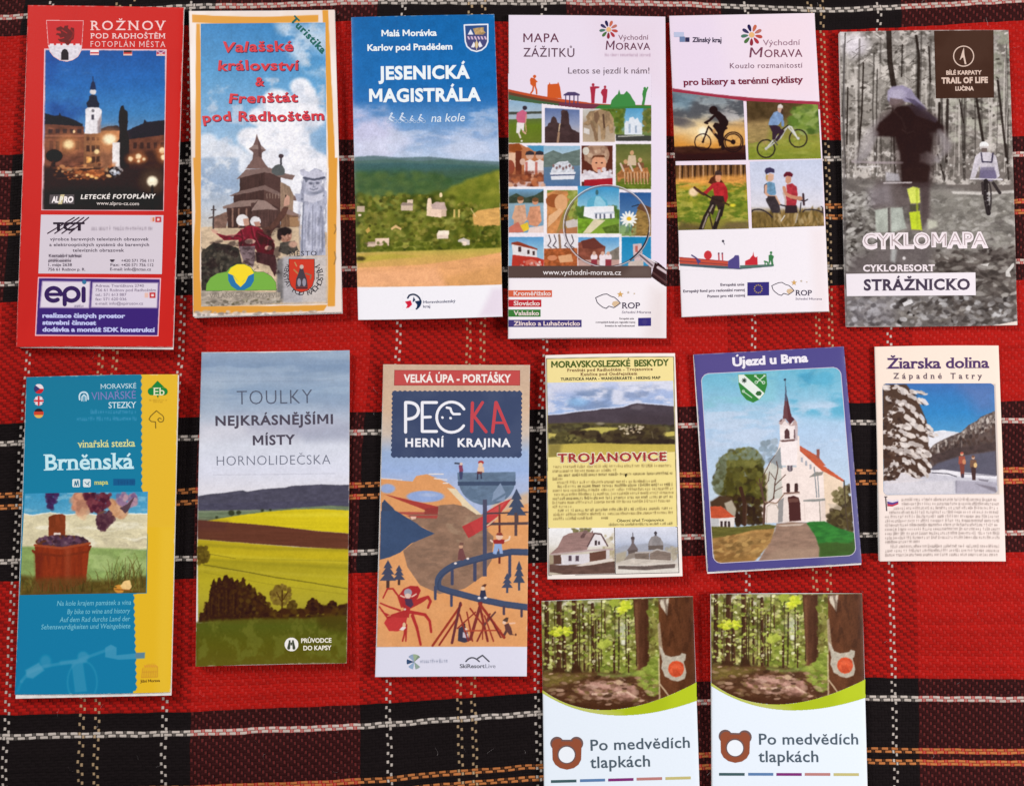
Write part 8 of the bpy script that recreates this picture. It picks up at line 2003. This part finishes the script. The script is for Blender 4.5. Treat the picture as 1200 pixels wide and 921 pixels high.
    ph = B.panel('photo_panel', pq, c, 2.1, 1, mask=out)
    sh = [(342, 222), (532, 216), (538, 290), (520, 350), (486, 390), (444, 411), (398, 392), (362, 350), (346, 290)]
    c = Canvas(*box_of([t(336, 210), t(544, 416)]), 4, (60, 138, 66)); c.f = t
    c.poly([(342, 222), (380, 222), (522, 350), (486, 390), (342, 268)], (236, 244, 236))
    for i in range(8): a = i * math.pi / 4; c.line([(384, 262), (384 + 15 * math.cos(a), 262 + 15 * math.sin(a))], 6, (56, 70, 60))
    c.poly([(458, 352), (470, 334), (490, 332), (502, 346), (494, 362), (472, 364)], (60, 110, 62))
    w = (206, 226, 206)
    c.line([(456, 232), (508, 276)], 7, w); c.line([(520, 230), (470, 274)], 7, w); c.line(circ(464, 274, 9, 12), 5, w, closed=True); c.line(circ(513, 276, 9, 12), 5, w, closed=True); c.rect(450, 226, 466, 238, w); c.rect(512, 224, 526, 236, w)
    c.line([(376, 334), (434, 376)], 6, w); c.line(circ(378, 334, 8, 12), 4, w, closed=True); c.line(sh, 5, (110, 170, 116), closed=True)
    B.panel('coat_of_arms', [t(338, 212), t(542, 212), t(542, 414), t(338, 414)], c, 3, 2, ph, mask=t(sh))
    L = Letters('title_lettering', 2, t); L.add('Újezd u Brna', 306, 166, 812, 136, 58, (246, 242, 250), .045); L.build(B)


def winter_leaflet():
    q = [(1025, 406.4), (1170.2, 405), (1178.6, 657.7), (1031, 657.7)]
    B = Leaflet('folded_map', q, 2.6e-3, 'cream leaflet with a snowy fir photo and dense small print below', 'map', mat=MATTE, bulge=0.4e-3, sheets=4, seed=22, curl={1: 0.6e-3})
    t = Z(1010, 395, 6.316); b = Z(1010, 525, 6.316)
    cr = (255, 236, 220)
    c = Canvas(*box_of(q), 2.5, cr); c.f = t
    c.f = b; c.poly([(120, 340), (1070, 340), (1070, 850), (120, 850)], (252, 236, 228), soft=20)
    # a soft grey rim printed round the photo
    c.f = None
    p = [t(152, 344), t(978, 342), b(1004, 336), b(160, 346)]
    c.poly([t(160, 350), t(988, 348), b(1016, 344), b(170, 350)], (196, 186, 182), a=.8, soft=1.0)
    c.f = b
    g = (170, 156, 150)
    for i in range(11): c.greek((290, 290, 232, 200)[i] if i < 4 else 168, 1004 + i if i < 10 else 430, 386 + i * 31.2, 384 + i * 31, 18, (150, 134, 128), .8, 40 + i, (2, 4), (4, 24))
    for i, (x0, x1) in enumerate(((210, 1016), (170, 1018), (170, 1000))): c.greek(x0, x1, 731 + i * 31, 729 + i * 31, 18, (150, 134, 128), .8, 60 + i, (2, 4), (4, 24))
    B.cover(c, 1.7)
    c = Canvas(*box_of(p), 3); c.f = t
    c.grad([(340, (66, 116, 184)), (450, (56, 128, 194)), (560, (52, 136, 200)), (680, (76, 152, 206)), (720, (110, 170, 214))]); c.poly([(700, 340), (1000, 340), (1000, 560), (860, 560)], (100, 122, 178), a=.7, soft=80)
    c.poly([(480, 690), (540, 700), (600, 692), (660, 704), (720, 710), (740, 760), (480, 860)], (232, 232, 238), soft=4); c.line([(540, 700), (600, 692), (720, 708)], 5, (250, 250, 252))
    c.poly([(1000, 540), (940, 566), (880, 590), (850, 620), (790, 650), (740, 700), (640, 740), (540, 790), (500, 830), (520, 1100), (1020, 1100)], (92, 76, 72), soft=5, tex=(40, 40, .3))
    c.dabs(260, [(990, 550), (860, 610), (740, 710), (520, 800), (520, 880), (760, 760), (990, 660)], (7, 15), [(150, 136, 126), (184, 172, 162), (110, 94, 88), (70, 58, 56), (206, 196, 188)], (.5, .9), (-.5, .5), (.5, .95), 2)
    c.dabs(220, [(500, 840), (720, 740), (980, 640), (1000, 900), (520, 960)], (9, 18), [(66, 48, 42), (84, 62, 54), (54, 40, 38), (104, 86, 78)], (.5, .9), (-.2, .2), (.5, .95), 3)
    c.poly([(560, 780), (580, 860), (560, 860)], (206, 196, 190), a=.8); c.poly([(930, 590), (944, 620), (930, 644), (916, 610)], (206, 196, 188), soft=3); c.line([(740, 780), (736, 840)], 9, (150, 136, 130), .7)
    c.f = b
    c.poly([(560, 110), (700, 60), (990, 20), (1000, 210), (760, 190), (620, 170), (500, 160)], (92, 90, 106), soft=14, tex=(60, 30, .1)); c.poly([(480, 60), (700, 0), (880, -30), (990, -40), (980, 10), (760, 50), (540, 110)], (74, 58, 56), soft=12, tex=(30, 20, .25))
    c.poly([(500, 160), (560, 164), (640, 170), (760, 190), (1000, 210), (1004, 340), (160, 346), (160, 210)], (206, 204, 214), soft=4); c.poly([(500, 170), (600, 158), (760, 180), (1000, 204), (1000, 230), (760, 214), (560, 196)], (236, 234, 240), soft=4); c.line([(520, 182), (640, 190), (700, 210)], 8, (84, 80, 92), .9, 2); c.line([(760, 190), (990, 206)], 6, (110, 106, 120), .8, 2); c.poly([(700, 240), (1000, 250), (1000, 336), (700, 336)], (176, 172, 186), soft=8); c.poly([(690, 244), (704, 240), (704, 332), (694, 332)], (150, 146, 160), a=.8, soft=4); c.poly([(840, 262), (990, 290), (1000, 330), (900, 290)], (120, 112, 124), a=.8, soft=8); c.poly([(860, 226), (940, 236), (930, 250), (870, 240)], (120, 114, 126), a=.8, soft=4); c.poly([(170, 240), (400, 250), (680, 240), (680, 330), (170, 336)], (222, 218, 224), a=.8, soft=16)
    # two hikers
    for x, y, k1, k2 in ((742, 210, (166, 84, 66), (60, 50, 60)), (826, 236, (120, 86, 66), (70, 46, 44))):
        c.ell(x - 2, y - 166, 12, 13, (214, 170, 140)); c.ell(x - 2, y - 174, 12, 8, (196, 90, 70) if x < 800 else (120, 80, 60)); c.poly([(x - 24, y - 150), (x + 20, y - 150), (x + 28, y - 90), (x - 26, y - 90)], k1); c.poly([(x - 18, y - 96), (x + 18, y - 96), (x + 16, y), (x - 10, y)], k2 if x > 800 else (130, 66, 56)); c.ell(x + 14, y - 110, 13, 19, (226, 190, 130) if x > 800 else (206, 140, 100))
    c.rect(736, 190, 756, 220, (70, 60, 76))
    # snow-laden fir
    c.f = t
    c.poly([(155, 350), (330, 350), (420, 480), (480, 620), (500, 900), (155, 900)], (84, 62, 50), soft=6)
    c.f = b
    c.poly([(160, -10), (500, -10), (510, 180), (420, 224), (280, 220), (160, 244)], (80, 56, 44), soft=6)
    rng = np.random.default_rng(8)

    def snow(x, y, r, a):
        for j in range(7):
            d = rng.uniform(-1, 1)
            c.ell(x + r * d * math.cos(a) * 1.1 + rng.normal(0, r * .15), y + r * d * math.sin(a) * 1.1 + rng.normal(0, r * .15), r * rng.uniform(.35, .6), r * rng.uniform(.2, .36), [(236, 226, 220), (206, 196, 192), (226, 214, 206), (190, 178, 172)][rng.integers(4)], .95, a + rng.uniform(-.4, .4), 3)
        c.ell(x - r * .2, y + r * .42, r * .5, r * .13, (70, 48, 38), .8, a, 4)
    c.f = t
    for x, y, r, a in ((200, 380, 44, .2), (290, 384, 40, .5), (330, 420, 46, .6), (400, 410, 44, .3), (440, 410, 30, .2), (400, 460, 40, .7), (455, 480, 34, .8), (260, 480, 56, .3), (330, 500, 50, .6), (210, 560, 46, -.5), (290, 540, 44, .4), (390, 560, 44, .9), (440, 600, 34, 1.0), (190, 620, 40, .3), (340, 600, 50, .7), (300, 660, 56, .3), (400, 660, 46, .6), (470, 690, 44, .4), (500, 670, 34, .5), (200, 700, 44, -.2), (260, 740, 52, .2), (360, 730, 52, .5), (440, 740, 44, .5), (520, 720, 36, .3), (300, 800, 56, .1), (400, 800, 54, .4), (210, 820, 44, .2), (460, 850, 46, .5), (280, 860, 44, 0), (370, 870, 50, .3)): snow(x, y, r, a)
    c.dabs(80, [(165, 420), (240, 420), (300, 560), (280, 880), (165, 880)], (7, 16), [(74, 52, 42), (94, 70, 56), (60, 42, 36)], (.5, 1.2), (0, 3), (.7, 1), 5); c.poly([(440, 450), (470, 460), (498, 500), (480, 506), (450, 480)], (226, 222, 226)); c.poly([(430, 560), (460, 590), (470, 620), (440, 600)], (206, 206, 216))
    c.f = b
    for x, y, r, a in ((260, 20, 50, .2), (360, 30, 50, .4), (450, 40, 44, .5), (470, 90, 40, .8), (250, 120, 52, .2), (340, 110, 46, .5), (420, 130, 48, .8), (460, 180, 36, .9), (210, 150, 40, -.6), (300, 180, 46, .5), (200, 200, 36, .1), (390, 190, 40, .7)): snow(x, y, r, a)
    c.dabs(70, [(165, 20), (230, 20), (330, 140), (300, 230), (170, 240)], (7, 15), [(74, 50, 40), (94, 70, 56), (60, 42, 36)], (.5, 1.2), (0, 3), (.7, 1), 6); c.poly([(165, 246), (260, 236), (290, 180), (330, 190), (400, 226), (480, 232), (400, 250), (200, 262)], (222, 216, 220), soft=4)
    c.finish(2.0, 10, 1.2, .07)
    P0, P1, P2, P3 = [np.array(v) for v in p]
    out = [tuple((P0 * (1 - u) + P1 * u) * (1 - v) + (P3 * (1 - u) + P2 * u) * v) for u, v in [(x / 100, y / 120) for x, y in rrect(0, 0, 100, 120, 4, 5)]]
    B.panel('photo_panel', p, c, 2.2, 1, mask=out)
    L = Letters('title_lettering', 2, t)
    L.add('Žiarska dolina', 182, 232, 944, 226, 76, (84, 56, 108), .022, .09); L.build(B)
    L = Letters('subtitle_lettering', 2, t); L.add('Západné Tatry', 232, 308, 890, 308, 42, (110, 92, 104), .02, .08, track=.55); L.build(B)
    L = Letters('country_flag', 2, b)
    L.stroke([(176, 362), (184, 462)], 9, (104, 92, 96)); L.stroke([(168, 360), (186, 360)], 7, (90, 80, 84))
    for i, k in enumerate(((236, 226, 236), (96, 76, 150), (196, 60, 84))): L.piece(np.array(b([(188, 376 + i * 18), (226, 388 + i * 15), (270, 380 + i * 11), (270, 392 + i * 11), (226, 404 + i * 14), (190, 394 + i * 18)])), [tuple(range(6))], k, i * 4e-6)
    L.build(B)


def bear_trail_leaflet():
    q = [(634.6, 704.2), (812, 698.6), (824, 1065), (639.5, 1071)]
    B = Leaflet('folded_map', q, 2e-3, 'bear trail leaflet with forest photo, directly below the cream hiking map', 'map', bulge=0.35e-3, sheets=4, seed=23, E=.97)
    f = Z(620, 685, 3.905)
    wh = (234, 244, 254)
    c = Canvas(*box_of(q), 1.5, wh)
    B.cover(c, .7)
    # photo with a curved foot
    pq = [f(57, 75), f(750, 53), f(768, 600), f(64, 606)]
    curve = bez((62, 482), (330, 680), (766, 446), 24)
    c = Canvas(*box_of(pq), 3.4); c.f = f
    c.grad([(50, (120, 124, 84)), (200, (128, 130, 76)), (300, (110, 112, 60)), (400, (104, 92, 60)), (470, (96, 68, 52)), (600, (74, 48, 38))])
    top = [(57, 60), (600, 60), (600, 420), (60, 400)]
    c.cloud([(60, 70), (330, 70), (330, 260), (60, 200)], (206, 206, 200), 60, 60, .5, .64, .9, 2, 10); c.cloud(top, (70, 66, 40), 50, 60, .5, .64, .8, 4, 8); c.cloud([(300, 80), (590, 80), (590, 400), (300, 400)], (96, 112, 48), 50, 50, .42, .6, .85, 5, 10)
    c.dabs(520, [(65, 80), (600, 60), (600, 400), (70, 390)], (5, 12), [(84, 84, 40), (120, 124, 58), (150, 152, 80), (62, 56, 34), (170, 168, 120), (104, 108, 46), (196, 196, 170)], (1, 1.7), (-.5, .5), (.4, .85), 3); c.dabs(110, [(300, 300), (590, 300), (590, 400), (320, 410)], (6, 12), [(130, 148, 62), (104, 120, 50), (160, 168, 90)], (1.2, 2), (-.3, .3), (.5, .9), 7)
    c.ell(430, 210, 26, 40, (206, 214, 206), .7, soft=22); c.ell(432, 262, 12, 14, (226, 232, 226), .9, soft=6)
    c.dabs(60, [(65, 290), (330, 300), (330, 400), (70, 390)], (6, 14), [(130, 130, 70), (170, 168, 110), (84, 76, 46)], (1, 2), seed=8)
    for x0, y0, x1, y1, w_ in ((80, 80, 84, 380, 19), (138, 80, 136, 404, 24), (160, 240, 164, 380, 15), (206, 75, 214, 396, 22), (252, 180, 254, 390, 11), (290, 90, 294, 404, 15), (318, 150, 320, 400, 8), (388, 250, 390, 400, 10), (246, 90, 248, 200, 8), (346, 120, 348, 240, 6), (455, 150, 456, 400, 7), (108, 200, 110, 380, 8)):
        c.line([(x0, y0), (x1, y1)], w_, (66, 44, 36), .95, 2); c.line([(x0 + w_ * .35, y0), (x1 + w_ * .35, y1)], w_ * .25, (104, 78, 60), .6, 2)
    c.poly([(112, 380), (160, 380), (170, 416), (100, 412)], (64, 44, 34), soft=5); c.poly([(198, 370), (232, 370), (244, 404), (190, 404)], (64, 44, 34), soft=5)
    c.dabs(330, [(65, 75), (590, 62), (590, 380), (70, 380)], (3, 7), [(206, 210, 160), (226, 230, 200), (170, 184, 96), (190, 196, 130), (150, 164, 76)], (1, 2), (-.5, .5), (.45, .9), 31)
    rg = np.random.default_rng(17)
    for i in range(20):
        x = rg.uniform(70, 590); c.line([(x, rg.uniform(70, 180)), (x + rg.uniform(-3, 3), rg.uniform(360, 405))], rg.uniform(3, 7), (58, 44, 34), .85, 1)
    c.dabs(130, [(65, 100), (590, 80), (590, 380), (70, 380)], (3, 7), [(140, 160, 70), (110, 126, 54), (190, 204, 110)], (1, 2), (-.5, .5), (.5, .9), 33)
    # forest floor and path
    c.poly([(62, 400), (160, 404), (300, 400), (520, 420), (600, 470), (600, 600), (62, 600)], (84, 58, 44), soft=10, tex=(40, 14, .25)); c.poly([(64, 404), (180, 410), (300, 410), (180, 450), (64, 470)], (112, 100, 56), a=.85, soft=14, tex=(30, 10, .25)); c.poly([(230, 470), (340, 450), (400, 440), (480, 470), (500, 530), (420, 510), (340, 520), (240, 500), (200, 480)], (170, 130, 124), soft=8, tex=(24, 10, .25)); c.dabs(70, [(200, 460), (360, 440), (490, 470), (500, 530), (300, 520)], (5, 13), [(206, 176, 170), (130, 96, 88), (190, 150, 146), (96, 66, 56)], (1.4, 3), (-.3, .3), (.4, .8), 9); c.line([(290, 500), (380, 498), (440, 486), (498, 520)], 9, (216, 190, 180), .8, 3); c.poly([(60, 500), (240, 530), (400, 540), (560, 530), (560, 600), (60, 600)], (70, 44, 34), a=.85, soft=24); c.ell(412, 446, 18, 12, (196, 170, 150), soft=5)
    c.line([(320, 410), (400, 420), (520, 400)], 15, (130, 150, 80), .7, 8)
    # middle trunk
    c.poly([(476, 66), (544, 64), (548, 240), (550, 400), (548, 570), (500, 570), (504, 420), (488, 250)], (86, 56, 44), soft=3, tex=(12, 70, .2)); c.poly([(528, 66), (546, 66), (552, 400), (530, 400)], (66, 42, 34), a=.7, soft=6); c.poly([(484, 80), (496, 80), (506, 400), (494, 390)], (116, 80, 62), a=.7, soft=5)
    c.dabs(90, [(500, 400), (590, 320), (596, 480), (560, 500), (500, 440)], (6, 13), [(130, 150, 66), (96, 112, 46), (160, 176, 90)], (1.2, 2.4), (-.5, .5), (.5, .9), 10); c.dabs(60, [(550, 70), (596, 70), (596, 340), (552, 330)], (6, 12), [(104, 112, 50), (80, 72, 40), (140, 140, 80)], (1, 2), seed=11)
    c.poly([(556, 540), (600, 520), (600, 560), (556, 560)], (196, 170, 150), a=.6, soft=8)
    # near trunk with painted sign
    c.poly([(592, 62), (750, 54), (770, 470), (600, 570), (596, 300)], (92, 58, 42), soft=2, tex=(24, 60, .16)); c.poly([(592, 66), (640, 62), (632, 140), (604, 100)], (196, 190, 184), soft=4); c.poly([(588, 180), (598, 170), (612, 300), (596, 330)], (170, 156, 140), a=.8, soft=4); c.line([(600, 455), (644, 514)], 7, (196, 180, 160), .8, 2); c.line([(594, 340), (598, 550)], 7, (206, 190, 170), .7, 3); c.poly([(700, 60), (755, 54), (768, 440), (720, 480)], (78, 48, 36), a=.6, soft=26)
    gw = (176, 172, 168)
    c.poly([(594, 276), (608, 290), (622, 320), (650, 330), (690, 322), (700, 312), (718, 318), (716, 340), (708, 352), (720, 400), (712, 430), (680, 442), (650, 436), (640, 426), (622, 420), (606, 380), (610, 350)], gw, soft=3, tex=(16, 16, .12)); c.ell(673, 385, 36, 37, (196, 80, 52), 1, soft=3); c.dabs(24, [(650, 360), (700, 360), (700, 410), (650, 410)], (4, 9), [(170, 66, 44), (216, 104, 76)], (1, 2), seed=41, a=(.4, .7)); c.ell(664, 376, 16, 14, (214, 100, 70), .6, soft=8)
    # bright leaves
    lf = [(196, 210, 60), (170, 190, 56), (214, 222, 90)]
    c.dabs(30, [(402, 110), (430, 76), (468, 84), (460, 110), (420, 134)], (5, 9), lf, (1.2, 2), (-.8, .2), seed=12); c.dabs(44, [(90, 200), (150, 190), (206, 200), (200, 226), (130, 236), (94, 220)], (4, 8), lf + [(140, 160, 60)], (1.2, 2), (-.3, .3), seed=13); c.dabs(24, [(320, 262), (370, 256), (366, 280), (324, 286)], (5, 9), [(176, 190, 90), (150, 166, 70)], (1.4, 2.4), seed=14); c.dabs(24, [(370, 78), (404, 70), (390, 96)], (5, 9), [(150, 166, 70)], (1.4, 2.4), seed=15)
    c.dabs(130, [(64, 400), (590, 430), (560, 560), (200, 540), (64, 480)], (3, 8), [(130, 100, 84), (60, 40, 32), (160, 130, 116), (104, 90, 50), (200, 170, 156)], (1.5, 3), (-.3, .3), (.35, .8), 35)
    c.cloud([(592, 62), (770, 54), (770, 300), (720, 306), (600, 270)], (62, 40, 32), 16, 60, .52, .64, .5, 5, 4)
    c.tint(1.06, 1.03, .95)
    c.finish(1.8, 7, .8, .12, 5)
    ph = B.panel('photo_panel', pq, c, 2.0, 1, mask=f([(50, 40), (775, 40)] + [(768, 446)] + curve[::-1] + [(50, 482)]))
    band = f([(62, 482)] + curve[1:] + [(768, 530)] + bez((768, 530), (350, 680), (62, 496), 24))
    c = Canvas(*box_of(band), 3, (176, 194, 40)); c.f = f; c.poly([(60, 470), (300, 560), (420, 590), (300, 610), (60, 510)], (206, 204, 140), a=.7, soft=30); c.poly([(640, 470), (770, 440), (770, 540), (640, 580)], (186, 204, 44), soft=40)
    B.panel('green_curve', [f(56, 440), f(772, 440), f(772, 610), f(56, 610)], c, 2.2, 1.6, mask=band)
    # bear mark
    head = []
    L = Letters('bear_emblem', 2, f); k, dk = (150, 84, 60), (116, 92, 90)
    for i, (x, y) in enumerate(((128, 725), (217, 725))): L.piece(np.array(f(circ(x, y, 31, 20))), [tuple(range(20))], dk, i * 4e-6); L.piece(np.array(f(circ(x + (4 if x < 170 else -4), y + 6, 28, 20))), [tuple(range(20))], k, 1.2e-5)
    L.piece(np.array(f([(128, 708), (217, 708), (240, 740), (238, 800), (226, 822), (204, 838), (173, 845), (142, 838), (120, 822), (108, 800), (106, 740)])), [tuple(range(11))], k, 2e-5)
    L.stroke([(150, 712), (196, 712)], 7, dk, 3e-5)
    L.piece(np.array(f(circ(172, 776, 43, 26))), [tuple(range(26))], dk, 4e-5); L.piece(np.array(f(circ(172, 777, 37, 26))), [tuple(range(26))], (240, 246, 252), 6e-5)
    L.build(B)
    L = Letters('title_lettering', 2, f); k = (84, 98, 110)
    L.add('Po medvědích', 282, 758, 736, 744, 50, k, .012, track=.03); L.add('tlapkách', 280, 838, 554, 830, 52, k, .012, track=.03); L.build(B)
    for x0, x1, y, kk in ((100, 217, 898, (70, 96, 100)), (233, 348, 894, (96, 130, 176)), (362, 478, 891, (130, 50, 120)), (492, 609, 887, (190, 130, 126)), (624, 740, 884, (200, 190, 126))):
        bq = [f(x0, y - 5), f(x1, y - 8), f(x1, y + 5), f(x0, y + 8)]
        c = Canvas(*box_of(bq), 1.5, kk); B.panel('colour_dash', bq, c, .8, 1)
    return B


def copy_tree(o, parent=None):
    """a thing, its parts and their sub-parts"""
    n = o.copy(); COL.objects.link(n)
    if parent is not None: n.parent = parent
    for ch in list(o.children): copy_tree(ch, n)
    return n


def bear_trail_pair():
    B = bear_trail_leaflet()
    n = copy_tree(B.root)
    a0, a1 = P(634.6, 704.2, .002), P(812, 698.6, .002)
    b0, b1 = P(832.8, 695.8, .002), P(1010.8, 695.2, .002)
    r = math.atan2(*(b1 - b0)[1::-1]) - math.atan2(*(a1 - a0)[1::-1])
    d = (np.array(B.o) - (a0 + a1) / 2); cr, sr = math.cos(r), math.sin(r)
    m = (b0 + b1) / 2
    n.location = (m[0] + d[0] * cr - d[1] * sr, m[1] + d[0] * sr + d[1] * cr, 0)
    n.rotation_euler.z = r
    n['label'] = 'bear trail leaflet with forest photo, directly below the purple framed church leaflet'


for build in (town_plan, kingdom_map, cycle_route_map, experience_map, bikers_leaflet, bike_park_map, wine_trail_map,
              pocket_guide, playground_map, hiking_map, church_leaflet, winter_leaflet, bear_trail_pair):
    build()


def lint():
    """stray fibres that cling to the wool"""
    rng = np.random.default_rng(3)
    vs, fs, n = [], [], 0
    for _ in range(210):
        x, y = rng.uniform(-20, 1220), rng.uniform(-10, 930)
        a, L = rng.uniform(0, 6.3), rng.uniform(2, 11)
        pts = []
        for i in range(5):
            pts.append((x, y)); a += rng.normal(0, 0.45); x += math.cos(a) * L / 4; y += math.sin(a) * L / 4
        p = P([q[0] for q in pts], [q[1] for q in pts], 0.0) ; p[:, 2] += rng.uniform(-0.0004, 0.0006)
        r = rng.uniform(0.00003, 0.00007)
        for i, q in enumerate(p):
            for j in range(3): vs.append(q + [r * math.cos(j * 2.1), r * math.sin(j * 2.1) * .6, r * math.sin(j * 2.1 + 1)])
            if i: fs += [(n + 3 * i - 3 + j, n + 3 * i - 3 + (j + 1) % 3, n + 3 * i + (j + 1) % 3, n + 3 * i + j) for j in range(3)]
        n += 15
    k = NT('pale_lint'); k.b.inputs['Base Color'].default_value = (0.34, 0.30, 0.30, 1); k.b.inputs['Roughness'].default_value = 0.9
    tag(mesh_np('lint', np.array(vs), fs, k.m), 'tiny pale fibres clinging to the tartan wool', kind='stuff')


lint()
